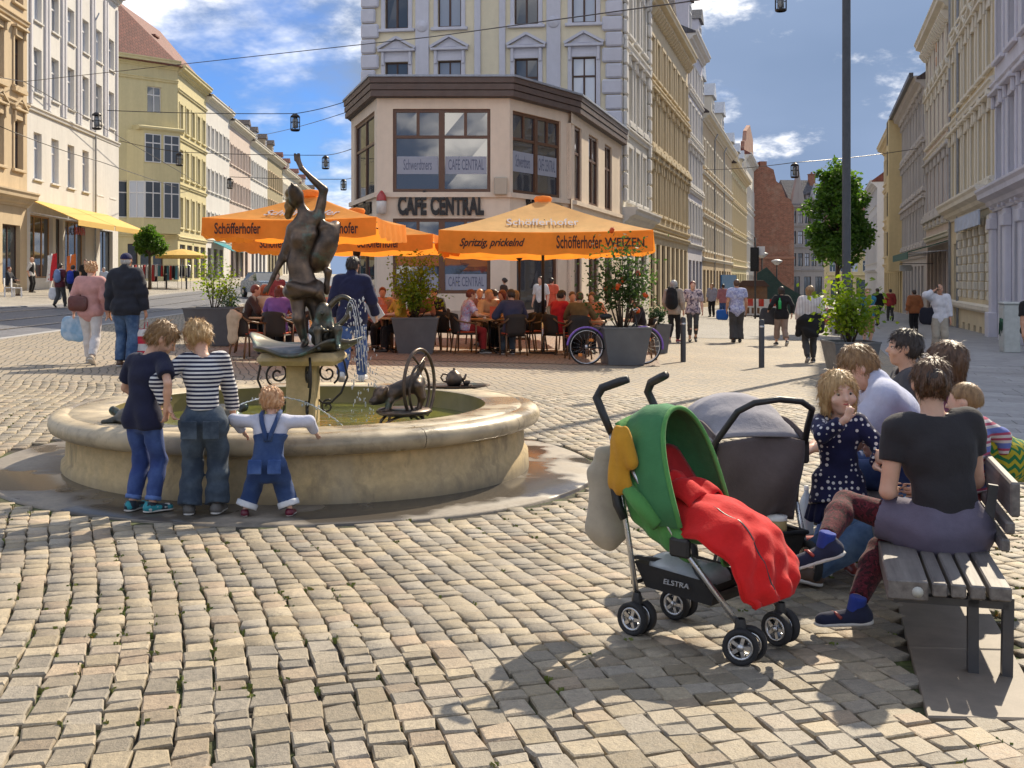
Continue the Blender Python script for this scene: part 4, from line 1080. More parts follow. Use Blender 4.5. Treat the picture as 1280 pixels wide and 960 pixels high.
hg, rf = house('gothic_house', 'grey stone gothic house with pointed gable and slim lantern turret at street end', (cx0, 172), R(8), cw, 9, 14.6, GRSTONE,
    [fl(5.2, 2.0, .75, 5, f=FRK), fl(8.6, 2.0, .75, 5, f=FRK), fl(11.8, 1.9, .75, 5, f=FRK)], shop=[dict(x0=.4+i*1.8, x1=1.5+i*1.8, z0=.2, z1=3.6, f=FRK, style='narrow') for i in range(3)], corn=[(4.4,), (7.9,), (11.2,)], roof=(4.2, SLATE), cat='house')
m = MB(); m.extrude_y([(.1, 14.6), (2.3, 14.6), (2.0, 16.3), (1.6, 18.0), (1.2, 20.6), (.8, 18.0), (.4, 16.3)], -.25, .6); part('gable', m, GRSTONE, hg)
part('turret', MB().lathe([(.62, 0), (.62, 4.6), (.75, 4.7), (.7, 5.2), (.05, 7.2), (0, 7.3)], 10, (3.7, -.2, 10.6)), METAL, hg)
for x in (3.2, 4.4): dormer(hg, rf, x, .6, 15.2, .9, 1.1, GRSTONE, SLATE)
chimney(rf, 4.9, 3.5, 17.6, .9, .9, 2.0, BRICK)

h_end, rf = house('townhouse', 'ochre house with red roof closing the street behind the clipped tree', (pt(1034, 348, 196).x, 196), R(-4), 9.5, 9, 13.5, OCHRE,
    [fl(4.6, 2.0, 1.1, 5, f=FRW), fl(8.0, 2.0, 1.1, 5, f=FRW), fl(11, 1.6, 1.1, 5, f=FRW)], shop=[dict(x0=.6+i*2.2, x1=2.2+i*2.2, z0=.2, z1=3.2) for i in range(4)], corn=[(3.8,), (7.3,)], roof=(4.0, TILE_RED))
# ---- houses on the right, seen raking and in shade
A_RR = A_R+math.pi
def row_r(name, label, Y0, Y1, Ht, wall, floors, **k):
    Wd = (Y1-Y0)/dR.y-.006; return house(name, label, (ROW_R(Y1), Y1), A_RR, Wd, k.pop('D', 10), Ht, wall, floors, **k)
G2 = 'houses in the shade on the right of the street'
h_lav, rf = row_r('townhouse', 'lavender grey townhouse with heavy mouldings at the right edge', 31.0, 41.0, 17.8, LAV,
    [fl(5.6, 2.7, 1.35, 4, sur='consoles', sm=LAV), fl(10.0, 2.6, 1.35, 4, sur='pediment', sm=LAV), fl(14.0, 2.2, 1.3, 4, sur='frame', sm=LAV)],
    shop=[dict(x0=1.3, x1=2.6, z0=1.2, z1=4.0, f=FRW, style='cross'), dict(x0=4.2, x1=5.6, z0=-.6, z1=4.0, f=FRB, name='door', style='narrow'), dict(x0=7.2, x1=9.2, z0=.8, z1=4.0, f=FRW)],
    corn=[(4.55, CORN), (8.9, BAND), (13.1, BAND)], roof=(3, TILE_DK), rec=.35, group=G2)
for x in (.35, 3.4, 6.4, 9.6): part('pilaster', MB().bbox(x-.3, x+.3, -.22, -.002, -1.2, 4.5, .03).bbox(x-.38, x+.38, -.3, -.002, 3.9, 4.3, .03).bbox(x-.4, x+.4, -.34, -.002, -1.2, .9, .03), LAV, h_lav)
h_cre, rf = row_r('townhouse', 'cream townhouse with stone window bays and cellar openings behind the phoning man', 41.0, 54.0, 17.2, SAND,
    [fl(6.1, 2.5, 1.2, 6, sur='consoles', sm=PALE, f=FRW, g=[GLASSW]), fl(10.2, 2.3, 1.2, 6, sur='pediment', sm=PALE, g=[GLASSW]), fl(14.0, 1.9, 1.2, 6, sur='frame', sm=PALE)],
    shop=[dict(x0=4.0+i*1.75, x1=5.3+i*1.75, z0=1.6, z1=4.2, f=FRW, g=GLASSW, style='cross') for i in range(5)]+[dict(x0=4.25+i*1.75, x1=4.95+i*1.75, z0=-.75, z1=.35, f=FRK, style='narrow', name='cellar_window') for i in range(5)]+[dict(x0=1.0, x1=2.9, z0=-1, z1=3.9, f=FRB, name='door', style='narrow')],
    corn=[(.95, [(.14, 0), (.2, .1), (.2, .25), (.1, .32)], PALE), (4.95, CORN), (5.75, None), (9.4, None), (13.3, None)], roof=(3, TILE_DK), rec=.3, cm=PALE, group=G2)
for i in range(6): # rusticated stone posts between the ground floor windows
    for k in range(9): part('rustic_block', MB().bbox(3.72+i*1.75, 4.0+i*1.75-.02, -.15-.05*(k % 2), -.002, 1.45+k*.36, 1.45+k*.36+.33, .03), PALE, h_cre)
downpipe(h_cre, 3.3, -1.0, 16.5); downpipe(h_cre, .25, -1.0, 16.5)
part('shop_sign', MB().bbox(5.0, 12.4, -.42, -.35, 4.3, 4.88, .01), simple('sign_pale_blue', (.42, .5, .66), .5, .25, 3), h_cre)
h_pin, rf = row_r('townhouse', 'dusty pink townhouse with busy stone trim above the green shop awning', 54.0, 66.0, 16.2, PINK,
    [fl(6.2, 2.3, 1.15, 6, sur='consoles', sm=GREY, g=[GLASS, GLASSB]), fl(10.0, 2.2, 1.15, 6, sur='pediment', sm=PALE), fl(13.4, 1.6, 1.1, 6, sur='frame', sm=PALE)],
    shop=[dict(x0=.5+i*2.0, x1=2.1+i*2.0, z0=.3, z1=3.9, f=FRB) for i in range(6)], corn=[(4.5, None), (5.2, None), (9.2, None), (12.6, None)], roof=(3.4, TILE_RED), cm=PALE, group=G2)
for k in range(4): part('brick_panel', MB().box(5.6, 6.4, -.06, -.002, 12.75+k*.75-.4, 13.2+k*.75-.4), simple('terracotta', (.50, .22, .09), .8), h_pin)
brackets(h_pin, .2, 12.2, 15.0, 18, .2, .45, .5, PALE)
chimney(rf, 5, 3.2, 18.0, .9, 1.3, 2.2, METAL); chimney(rf, 10, 3.0, 18.0, .9, 1.3, 2.2, METAL)
h_gry, rf = row_r('townhouse', 'plain grey townhouse with dark gutter between pink and yellow houses', 66.0, 84.0, 14.6, GREY,
    grp(4.9, 8.2, 11.4, h=2.1, w=1.1, n=8, sur='hood', sm=GREY), shop=[dict(x0=.8+i*2.4, x1=2.4+i*2.4, z0=.2, z1=3.4, f=FRB) for i in range(7)], corn=[(3.9,), (7.4,), (10.8,)], roof=(3.2, TILE_DK), group=G2)
part('gutter', MB().box(0, 18.6, -.95, -.72, 14.52, 14.8), GUTTER, h_gry); chimney(rf, 6, 3.2, 16.4, 1.0, 1.4, 2.4, METAL); chimney(rf, 14, 3.2, 16.4, .9, 1.3, 2.2, METAL)
h_ylr, rf = row_r('townhouse', 'yellow townhouse in the shaded row far down the right street', 84.0, 106.0, 15.2, OCHRE,
    grp(4.9, 8.3, 11.6, h=2.1, w=1.1, n=9, sur='frame', sm=SAND), shop=[dict(x0=.8+i*2.4, x1=2.4+i*2.4, z0=.2, z1=3.4, f=FRB) for i in range(9)], corn=[(3.9,), (7.4,), (10.8,)], roof=(3.0, TILE_DK), cm=SAND, group=G2)
part('balcony', MB().bbox(20.4, 22.8, -1.0, 0, 3.4, 14.9, .05), OCHRE, h_ylr)
for z in (4.6, 7.6, 10.7, 13.0): add_window(h_ylr, 21.2, z, .9, 1.8, -.95, 'narrow', FRK, GLASS)
h_wr, rf = row_r('townhouse', 'white townhouse far off on the right behind the clipped tree', 118.0, 146.0, 13.6, plaster('plaster_cool', (.60, .61, .66)),
    grp(4.9, 8.2, 11.0, h=1.9, w=1.1, n=10, sur='sill', sm=WHT), corn=[(3.9,)], roof=(3.6, TILE_RED), group=G2)
# green shop awning with a hanging sign
aw = empty('shop_awning', (ROW_R(62), 62, G(ROW_R(62), 62)+4.25), A_RR, 'dark green shop awning on the pink house at right', 'awning')
m = MB(); m.add([(-3.5, -.05, 0), (7.4, -.05, 0), (7.4, -1.9, -.55), (-3.5, -1.9, -.55), (-3.5, -.05, -.05), (7.4, -.05, -.05), (7.4, -1.9, -.6), (-3.5, -1.9, -.6)], [(3, 2, 1, 0), (4, 5, 6, 7), (0, 1, 5, 4), (1, 2, 6, 5), (2, 3, 7, 6), (3, 0, 4, 7)])
part('cloth', m, cloth('awning_green', 'plain', (.015, .09, .055)), aw); part('valance', MB().box(-3.5, 7.4, -1.93, -1.905, -.92, -.56), cloth('awning_green', 'plain'), aw)
for x in (-3.3, 2, 7.2): part('arm', MB().tube([(x, -.06, -.5), (x, -1.85, -.62)], .025, 6), FRW, aw)
hs_ = pt(1132, 335, 62); sg = empty('hanging_sign', hs_, R(-10), 'small pale hanging shop sign below the green awning', 'sign')
part('board', MB().bbox(-.32, .32, -.04, .04, -.16, .16, .01), simple('sign_white', (.6, .62, .62), .5), sg); part('bracket', MB().tube([(-.3, 0, .17), (-.3, 0, .24), (1.6, .3, .24)], .02, 6), FRK, sg)
# ---------------------------------------------------------------- lettering
def letters(name, txt, size, mat, parent, loc, rot=(R(90), 0, 0), sx=1.0, bold=0.0, depth=.004, align='CENTER', shear=0.0, space=1.0):
    c = bpy.data.curves.new(name, 'FONT'); c.body = txt; c.size = size; c.align_x = align; c.align_y = 'CENTER'; c.extrude = depth; c.offset = bold; c.shear = shear
    c.space_character = space; c.resolution_u = 3
    o = bpy.data.objects.new('tmp', c); COL.objects.link(o); bpy.context.view_layer.update()
    me = bpy.data.meshes.new_from_object(o.evaluated_get(bpy.context.evaluated_depsgraph_get())); me.name = name
    bpy.data.objects.remove(o); bpy.data.curves.remove(c); me.materials.clear(); me.materials.append(mat)
    t = bpy.data.objects.new(name, me); link(t, parent); t.location = loc; t.rotation_euler = rot; t.scale = (sx, 1, 1); return t
BLACK = simple('letter_black', (.018, .017, .017), .5, 0, bump=0)

# ---------------------------------------------------------------- main corner building behind the cafe
CL, CR = Vector((pt(452, 0, 53.5).x, 53.5)), Vector((5.10, 51.7))
dM = (CR-CL).normalized(); WM = (CR-CL).length; AM = math.atan2(dM.y, dM.x)
zM = G(CL.x, CL.y)
def mx(px):   # along-facade position of a photograph column
    k = (px-CX)/F; s = (k*CL.y-CL.x)/(dM.x-k*dM.y); return s
def mz(px, py): s = mx(px); return CAMZ-(py-HY)/F*(CL.y+dM.y*s)-zM
zs = [(mz(580, 33), mz(580, 33)+2.75), (mz(580, 33)-4.35, mz(580, 33)-4.35+2.75), (mz(580, 33)-8.6, mz(580, 33)-8.6+2.7), (mz(580, 33)+4.4, mz(580, 33)+7.0)]
wx = [mx(496), mx(562), mx(658), mx(730)]
FL_M = [fl(z, b-z, 1.12, 4, xs=wx, sur='pediment' if i == 1 else 'frame', sm=LAV, f=FRB, g=[GLASS, GLASSB]) for i, (z, b) in enumerate(zs)]
hm, rf = house('corner_house', 'tall cream and lavender corner house rising behind the brown roofed cafe', (CL.x, CL.y), AM, WM, 8.4, 22, CREAM, FL_M, corn=[(zs[1][0]-.55, [(.06, 0), (.06, .25), (.16, .3), (.16, .42)], LAV)], roof=(3, TILE_RED), cm=LAV, rec=.2)
for px in (528, 606, 692): # pilaster strips between the windows
    x = mx(px); w = .33 if px != 606 else .26
    if px == 606:
        for q in (mx(597), mx(628)): part('pilaster', MB().bbox(q-.15, q+.15, -.10, -.002, 4.5, 21.2, .02), LAV, hm)
    else:
        part('pilaster', MB().bbox(x-w, x+w, -.10, -.002, 4.5, 21.2, .02), LAV, hm)
        for zc in (zs[0][0]+.05, zs[3][0]): part('medallion', MB().lathe([(0, .09), (.1, .08), (.13, .05), (.24, .07), (.29, 0), (.29, -.05)], 14).xform(Matrix.Translation((x, -.10, zc)) @ Matrix.Rotation(R(90), 4, 'X')), LAV, hm)
def quoins(parent, x0, x1, z0, z1, mat, n):
    h = (z1-z0)/n
    for i in range(n):
        e = .16 if i % 2 else 0.0; a = z0+i*h
        part('quoin', MB().bbox(x0-(e if x0 > 1 else 0), x1+(e if x0 <= 1 else 0), -.20, -.002, a+.02, a+h-.03, .07), mat, parent)
quoins(hm, 0, mx(470), 5.0, 21.0, LAV, 22); quoins(hm, mx(757), WM, 5.0, 21.0, LAV, 22)
# its long side on the right street
h_side, rf = house('corner_house_wing', 'cream and white wing of the corner house along the right street', (CR.x+.002, CR.y), A_R, (60.0-51.7)/dR.y-.006, 11, 20.6, plaster('plaster_cream_white', (.70, .66, .58), .15),
    [fl(5.6, 2.5, 1.15, 3, m=.9, sur='frame', sm=WHT, g=[GLASSB, GLASS]), fl(9.4, 2.6, 1.15, 3, m=.9, sur='hood', sm=WHT), fl(13.5, 2.5, 1.15, 3, m=.9, sur='pediment', sm=WHT), fl(17.0, 1.9, 1.15, 3, m=.9, sur='frame', sm=WHT)],
    shop=[dict(x0=1.2, x1=3.0, z0=.7, z1=3.8), dict(x0=3.7, x1=4.9, z0=.4, z1=3.6, name='door', f=FRB, style='narrow'), dict(x0=5.7, x1=7.6, z0=.7, z1=3.8)],
    corn=[(4.4, CORN), (8.7,), (12.7,), (16.5,)], roof=(2.5, TILE_RED), cm=WHT)
quoins(h_side, 0, .55, 5.4, 19.6, WHT, 20); quoins(h_side, 7.9, 8.45, 5.4, 19.6, WHT, 20)

# ---------------------------------------------------------------- cafe pavilion
CAFE_W = plaster('cafe_wall', (.76, .63, .50), .12); FASC = simple('fascia_brown', (.115, .078, .064), .55, .15, 3); CF = simple('cafe_frame', (.13, .062, .034), .42, .12)
FASC_L = FASC
def mat_cafeglass():
    t = NT('cafe_glass'); t.color((.035, .04, .055)); t.rough(.03); t.set(Specular_IOR_Level=1.0, IOR=1.75); t.bump(t.noise(.9, 2, .5), .035, .05); return t.mat
CGL = mat_cafeglass(); STICK = simple('window_film', (.34, .36, .43), .5, .06); FILMTXT = simple('film_letters', (.11, .125, .19), .5, 0, bump=0)
cor = [Vector((pt(439, 0, 43.2).x, 43.2)), Vector((pt(471, 0, 38.0).x, 38.0)), Vector((-.08, 38.0)), Vector((2.33, 41.8)), Vector((5.07, 51.62))]
zc = G(-2, 38); ZT = CAMZ-(97-HY)/F*38-zc; ZB = CAMZ-(122-HY)/F*38-zc
cafe = empty('cafe', (0, 38, zc), 0, 'two storey cafe pavilion with dark brown fascia and large windows', 'cafe')
L0 = Vector((0, 38)); cl = [c-L0 for c in cor]
def zpx(py, Y=38.0): return CAMZ-(py-HY)/F*Y-zc
U0, U1, D0, D1 = zpx(240), zpx(136), zpx(367), zpx(273)     # window heights, upper and lower storey
def face(a, b):
    d = b-a; ang = math.atan2(d.y, d.x); return a, ang, d.length
def cafe_face(i, ups, downs, flip=False):
    a, ang, L = face(cl[i], cl[i+1]); ops = [(x0, x1, z0, z1) for x0, x1, z0, z1, _ in ups+downs]
    m = MB(); wall_mesh(m, L, -1.0, ZB+.02, ops, .16); w = part('wall', m, CAFE_W, cafe, (a.x, a.y, 0), ang)
    out = []
    for x0, x1, z0, z1, kind in ups+downs:
        wd, h = x1-x0, z1-z0; mm = MB(); t = .11
        mm.box(0, t, -.02, .07, 0, h).box(wd-t, wd, -.02, .07, 0, h).box(t, wd-t, -.02, .07, 0, t).box(t, wd-t, -.02, .07, h-t, h); cells = []
        if kind == 'grand':
            zt = h*.665; c = wd/2; mm.box(c-.10, c+.10, -.03, .07, t, h-t).box(t, c-.10, -.015, .07, zt-.05, zt+.05).box(c+.10, wd-t, -.015, .07, zt-.05, zt+.05)
            for q in (wd*.25+.02, wd*.75-.02): mm.box(q-.05, q+.05, -.01, .07, zt+.05, h-t)
            cells = [(t, c-.1, t, zt-.05), (c+.1, wd-t, t, zt-.05), (t, wd*.25-.03, zt+.05, h-t), (wd*.25+.07, c-.1, zt+.05, h-t), (c+.1, wd*.75-.07, zt+.05, h-t), (wd*.75+.03, wd-t, zt+.05, h-t)]
        elif kind == 'tall':
            zt = h*.64; c = wd/2; mm.box(c-.05, c+.05, -.015, .07, t, h-t).box(t, c-.05, -.01, .07, zt-.045, zt+.045).box(c+.05, wd-t, -.01, .07, zt-.045, zt+.045)
            cells = [(t, c-.05, t, zt-.045), (c+.05, wd-t, t, zt-.045), (t, c-.05, zt+.045, h-t), (c+.05, wd-t, zt+.045, h-t)]
        else: cells = [(t, wd-t, t, h-t)]
        f = part('door' if kind == 'door' else 'window', mm, CF, cafe); f.parent = w; f.location = (x0, .09, z0)
        pm = bpy.data.meshes.new('panes'); vs = []; fs = []
        for j, (p, q, r_, s_) in enumerate(cells):
            n = len(vs); e = .006*((j*5+i) % 3-1); vs += [(p, .035, r_), (q, .035+e, r_), (q, .035-e, s_), (p, .035+e*.5, s_)]; fs.append((n, n+1, n+2, n+3))
        pm.from_pydata(vs, [], fs); pm.materials.append(CGL)
        f.location = f.location; out.append((f, x0, x1, z0, z1, pm, w))
    return a, ang, L, w, out
def finish(fr, texts=()):
    """panes and the lettered film along the bottom of a window"""
    f, x0, x1, z0, z1, pm, w = fr
    q = bpy.data.objects.new('pane', pm); q.parent = None; link(q, w); q.location = (x0, .09, z0)
    for (c0, c1, b0, b1, tx) in texts:
        m = MB().box(c0, c1, .018, .024, b0, b1); o = part('window_film', m, STICK, w, (x0, .09, z0))
        letters('film_lettering', tx, (b1-b0)*.86, FILMTXT, w, (x0+(c0+c1)/2, .09+.0165, z0+(b0+b1)/2), sx=(c1-c0)*.92/(len(tx)*.62*(b1-b0)*.86), bold=.004, depth=.001)
def fx(i, px):
    """along-face position of a photograph column"""
    a, ang, L = face(cl[i], cl[i+1]); dx, dy = math.cos(ang), math.sin(ang); k = (px-CX)/F
    return (k*(a.y+38)-a.x)/(dx-k*dy)
# left, front, angled and right faces
a, ang, L, w, o = cafe_face(0, [(fx(0, 443), fx(0, 468), U0-.05, U1, 'tall')], [(fx(0, 443), fx(0, 468), D0, D1, 'tall')]); [finish(q) for q in o]
a, ang, L, w, o = cafe_face(1, [(fx(1, 491), fx(1, 613), U0, U1, 'grand')], [(fx(1, 491), fx(1, 613), D0, D1, 'grand')])
wd = o[0][2]-o[0][1]; hb_ = .42
film = [(.13, wd/2-.12, .62, .62+.60, 'Schwerdtners'), (wd/2+.12, wd-.13, .62, .62+.60, 'CAFÉ CENTRAL')]
finish(o[0], film); finish(o[1], [(.13, wd/2-.12, .12, .66, 'Schwerdtners'), (wd/2+.12, wd-.13, .12, .66, 'CAFÉ CENTRAL')])
letters('sign_lettering', 'CAFÉ CENTRAL', .86, BLACK, w, (fx(1, 551), -.05, zpx(258)), sx=.455, bold=.042, depth=.045, space=1.08)
lamp = part('wall_lamp', MB().lathe([(.0, 0), (.17, .02), (.17, .42), (.15, .45), (0, .45)], 12), simple('lamp_white', (.7, .66, .62), .4), cafe, (cl[1].x+fx(1, 474)+.1, cl[1].y-.2, zpx(268)))
part('lamp_cap', MB().lathe([(.175, .45), (.15, .62), (.05, .78), (0, .8)], 12), simple('lamp_red', (.42, .03, .025), .4), lamp)
part('vent_box', MB().bbox(-.22, .22, -.25, 0, -.3, .3, .03), plaster('vent_grey', (.5, .43, .34)), cafe, (cl[1].x+fx(1, 626), cl[1].y, zpx(233)))
a, ang, L, w, o = cafe_face(2, [(fx(2, 641), fx(2, 701), U0-.0, U1-.02, 'grand')], [(fx(2, 646), fx(2, 697), -.2, D1, 'door')])
wd = o[0][2]-o[0][1]; finish(o[0], [(.13, wd/2-.12, .75, 1.45, 'Schwerdtners'), (wd/2+.12, wd-.13, .75, 1.45, 'CAFÉ CENTRAL')]); finish(o[1])
letters('sign_lettering', 'Schwerdtners', .8, BLACK, w, (L*.5, -.05, zpx(255)), sx=.55, bold=.025, depth=.04)
letters('sign_lettering', 'Schwerdtners', .8, BLACK, cafe, ((cl[0]+cl[1]).x/2-.04, (cl[0]+cl[1]).y/2-.04, zpx(255)), rot=(R(90), 0, math.atan2((cl[1]-cl[0]).y, (cl[1]-cl[0]).x)), sx=.8, bold=.025, depth=.03)
a, ang, L, w, o = cafe_face(3, [(fx(3, 714), fx(3, 727), U0, U1-.02, 'tall'), (fx(3, 736), fx(3, 748), U0, U1-.02, 'tall'), (fx(3, 756), fx(3, 765), U0, U1-.02, 'tall')], [(fx(3, 714), fx(3, 727), D0-.6, D1, 'tall'), (fx(3, 736), fx(3, 748), D0-.6, D1, 'tall'), (fx(3, 756), fx(3, 765), D0-.6, D1, 'tall')]); [finish(q) for q in o]
# string course, fascia of three boards, flat roof
def off(pl, d):
    r = []
    for i in range(len(pl)):
        e0 = (pl[i]-pl[i-1]).normalized() if i else None; e1 = (pl[i+1]-pl[i]).normalized() if i < len(pl)-1 else None
        n0 = Vector((e0.y, -e0.x)) if e0 else None; n1 = Vector((e1.y, -e1.x)) if e1 else None
        if n0 is None: r.append(pl[i]+n1*d)
        elif n1 is None: r.append(pl[i]+n0*d)
        else: b = (n0+n1).normalized(); r.append(pl[i]+b*(d/max(.3, b.dot(n1))))
    return r
def belt(name, d0, d1, z0, z1, mat, b=.015):
    A, B = off(cl, d0), off(cl, d1)
    for i in range(4):
        m = MB(); P4 = [B[i], B[i+1], A[i+1], A[i]]; e = (B[i+1]-B[i]).normalized()*.002; P4 = [P4[0]+e, P4[1]-e, P4[2]-e, P4[3]+e]
        m.prism(P4, z0, z1); part(name, m, mat, cafe)
belt('window_ledge', -.01, .10, U0-.18, U0-.02, CAFE_W); belt('plinth', -.01, .06, -.9, .55, plaster('plinth_stone', (.52, .42, .33), .3))
hf = ZT-ZB
for k in range(3):
    z0 = ZB+hf*(k/3)+.012; belt('fascia_board', -.1, .24+.025*k, z0, z0+hf/3-.035, FASC)
belt('fascia_back', -.12, .19, ZB, ZT-.02, FASC); belt('fascia_cap', -.2, .34, ZT-.02, ZT+.05, METAL); 
rp = off(cl, .12)+[Vector((3.0, 16)), Vector((-5.8, 15.5))]
part('flat_roof', MB().prism([tuple(p) for p in rp], ZB-.02, ZB+.25), simple('roof_felt', (.12, .11, .11), .9), cafe)
# interior: floor between storeys, back wall, warm lamps glimpsed through the glass are left as reflections
rail = empty('stair_railing', gp(835, 392), R(75), 'light metal stair railing beside the wing of the corner house', 'railing')
for k in range(4):
    x = k*.8; part('post', MB().tube([(x, 0, 0), (x, 0, 1.0+.0*k)], .025, 6), METAL, rail)
for z in (.35, .65, 1.0): part('rail', MB().tube([(0, 0, z), (2.4, 0, z)], .025, 6), METAL, rail)

# ---------------------------------------------------------------- left row
G3 = 'houses along the left side of the tram street'
A_L = math.atan2(1.0, -.075); dL = Vector((-.075, 1)).normalized()
def row_l(name, label, Y0, Y1, Ht, wall, floors, **k):
    return house(name, label, (ROW_L(Y0), Y0), A_L, (Y1-Y0)/dL.y-.006, k.pop('D', 10), Ht, wall, floors, group=G3, **k)
h1, rf = row_l('townhouse', 'warm cream townhouse with brown windows at the left edge', 50, 60.9, 20, BEIGE,
    [fl(6.6, 2.6, 1.2, 4, sur='pediment', sm=BEIGE, f=FRB), fl(11.0, 2.6, 1.2, 4, sur='hood', sm=BEIGE, f=FRB), fl(15.4, 2.3, 1.2, 4, sur='frame', sm=BEIGE, f=FRB)],
    shop=[dict(x0=1.0, x1=3.4, z0=.5, z1=3.6), dict(x0=4.4, x1=6.2, z0=.1, z1=3.6, name='door', style='narrow'), dict(x0=7.4, x1=9.9, z0=.5, z1=3.6)], corn=[(4.6, CORN), (9.9,), (14.4,)], roof=(3, TILE_RED), rec=.3)
h2, rf = row_l('townhouse', 'big white townhouse with pilaster strips above yellow awnings', 60.9, 78.8, 20.6, WHT,
    [fl(6.2, 2.6, 1.3, 6, m=.2, sur='sill', sm=WHT, g=GLASSB), fl(11.0, 2.5, 1.3, 6, m=.2, sur='sill', sm=WHT, g=GLASSB), fl(15.0, 2.1, 1.3, 6, m=.2, sur='sill', sm=WHT, g=GLASSB)],
    shop=[dict(x0=.5, x1=4.2, z0=.7, z1=4.2, f=simple('shop_frame_orange', (.42, .22, .08), .5)), dict(x0=4.7, x1=6.0, z0=0.0, z1=4.2, name='door', style='narrow', f=FRB), dict(x0=6.4, x1=10.4, z0=.7, z1=4.2, f=MATS['shop_frame_orange']), dict(x0=13.6, x1=16.6, z0=.6, z1=3.9, f=FRK)],
    corn=[(9.9, BAND)], roof=(3, TILE_RED), rec=.3)
for i in range(7):
    x = .2+(17.95-.4)*i/6
    for dx in (-.28, .28):
        if 0.25 < x+dx < 17.7: part('pilaster', MB().bbox(x+dx-.14, x+dx+.14, -.12, -.002, 10.25, 19.4, .02), plaster('trim_white_grey', (.64, .63, .66)), h2)
downpipe(h2, 12.2, -.5, 18); part('wall_strip', MB().bbox(12.5, 17.8, -.09, -.004, 4.4, 9.85, .02), WHT, h2)
def awning(x0, x1, z, d, dz, label, mat, hs):
    aw = empty('shop_awning', hs.matrix_basis @ Vector((x0, 0, z)), hs.rotation_euler.z, label, 'awning', 'yellow awnings on the white house'); w_ = x1-x0
    m = MB(); m.add([(0, -.05, 0), (w_, -.05, 0), (w_, -d, -dz), (0, -d, -dz), (0, -.05, -.05), (w_, -.05, -.05), (w_, -d, -dz-.05), (0, -d, -dz-.05)], [(3, 2, 1, 0), (4, 5, 6, 7), (0, 1, 5, 4), (1, 2, 6, 5), (2, 3, 7, 6), (3, 0, 4, 7)])
    part('cloth', m, mat, aw); part('valance', MB().box(0, w_, -d-.03, -d-.005, -dz-.32, -dz-.01), mat, aw)
    for x in (.1, w_-.1): part('arm', MB().tube([(x, -.06, -.7), (x, -d+.05, -dz-.07)], .03, 6), FRW, aw)
CY = NT('awning_yellow'); CY.color((.62, .40, .10)); CY.rough(.8); CY.set(Subsurface_Weight=0.0); CY = CY.mat
awning(.3, 7.4, 5.0, 2.6, 1.1, 'long faded yellow awning over the shop windows of the white house', CY, h2)
awning(7.6, 15.0, 5.0, 2.6, 1.1, 'second yellow awning nearer the yellow corner house', CY, h2)
letters('shop_lettering', 'BRAUN', .7, simple('letter_red', (.5, .04, .03), .5), h2, (9.2, -.03, 3.6), sx=.9, depth=.01)
# yellow corner house with chamfer and bay
YA, YB = Vector((pt(146, 0, 92).x-2.5, 91.5)), Vector((ROW_L(97.5), 97.5))
ya = math.atan2((YB-YA).y, (YB-YA).x); yw = (YB-YA).length
h3, rf = house('corner_house', 'yellow corner house with red hipped roof and white bay window', (YA.x, YA.y), ya, yw, 9, 18.9, YEL,
    [fl(14.3, 2.2, 1.3, 1, xs=[yw*.74], f=FRW)], shop=[dict(x0=1.6, x1=3.9, z0=5.2, z1=8.3, f=FRW, style='cross')]+[dict(x0=yw*.45+i*1.15, x1=yw*.45+i*1.15+.95, z0=.3, z1=3.0) for i in range(3)], corn=[(17.0, BAND), (3.6, BAND)], roof=None, sides=False)
yb = part('bay', MB().prism([(yw*.44, 0), (yw*.56, -1.0), (yw-.3, -1.0), (yw-.05, 0)], 3.9, 12.6), YEL, h3)
cornice(h3, yw*.5, yw, 12.6, [(1.05, 0), (1.2, .15), (1.2, .3), (.9, .4)], YEL, 'bay_cornice')
for z, h_, n in ((5.2, 3.1, 2), (9.9, 2.4, 2)):
    for k in range(n):
        f = add_window(h3, yw*.57+k*(yw*.41/n), z, yw*.41/n-.25, h_, -1.0, 'cross', FRW, GLASS)
f = add_window(h3, 0, 0, 1.3, 3.1, 0, 'cross', FRW, GLASSB); f.location = (yw*.455, -.18, 5.2); f.rotation_euler = (0, 0, -math.atan2(1.0, yw*.12)); f.name = 'bay_side_window'
h4, rf = row_l('corner_house_wing', 'yellow wing of the corner house with paired windows on the tram street', 97.6, 110, 18.9, YEL,
    [fl(4.8, 2.6, 1.2, 5, sur='frame', sm=YEL), fl(9.2, 2.4, 1.2, 5, sur='frame', sm=YEL), fl(13.3, 2.3, 1.2, 5, sur='frame', sm=YEL)], shop=[dict(x0=.8+i*3.0, x1=3.0+i*3.0, z0=.3, z1=3.3) for i in range(4)], corn=[(3.7,), (8.3,), (12.4,), (16.6,)])
# its hipped roof over chamfer and wing
m = MB(); zr = 18.95; b0 = Vector((YA.x, YA.y)); b1 = YB+Vector((.5, -.5)); b2 = Vector((ROW_L(110)+.5, 110)); b3 = b2+Vector((-10, -1)); b4 = b0+Vector((-2, 8)); rg = Vector((ROW_L(100)-6.0, 99)); r2_ = Vector((ROW_L(110)-4.5, 110))
gz = G(YB.x, YB.y); P_ = [(p.x, p.y, zr+gz-.3) for p in (b0+Vector((-.2, -.8)), b1, b2, b3, b4)]+[(rg.x, rg.y, zr+gz+6.2), (r2_.x, r2_.y, zr+gz+5.6)]
P_ = [tuple(h3.matrix_basis.inverted() @ Vector(p)) if False else p for p in P_]
rroof = mesh_obj('roof', P_, [(0, 1, 5), (1, 2, 6, 5), (2, 3, 6), (3, 4, 5, 6), (4, 0, 5), (4, 3, 2, 1, 0)], TILE_RED)
bpy.context.view_layer.update(); rroof.parent = h3; rroof.matrix_parent_inverse = h3.matrix_world.inverted()
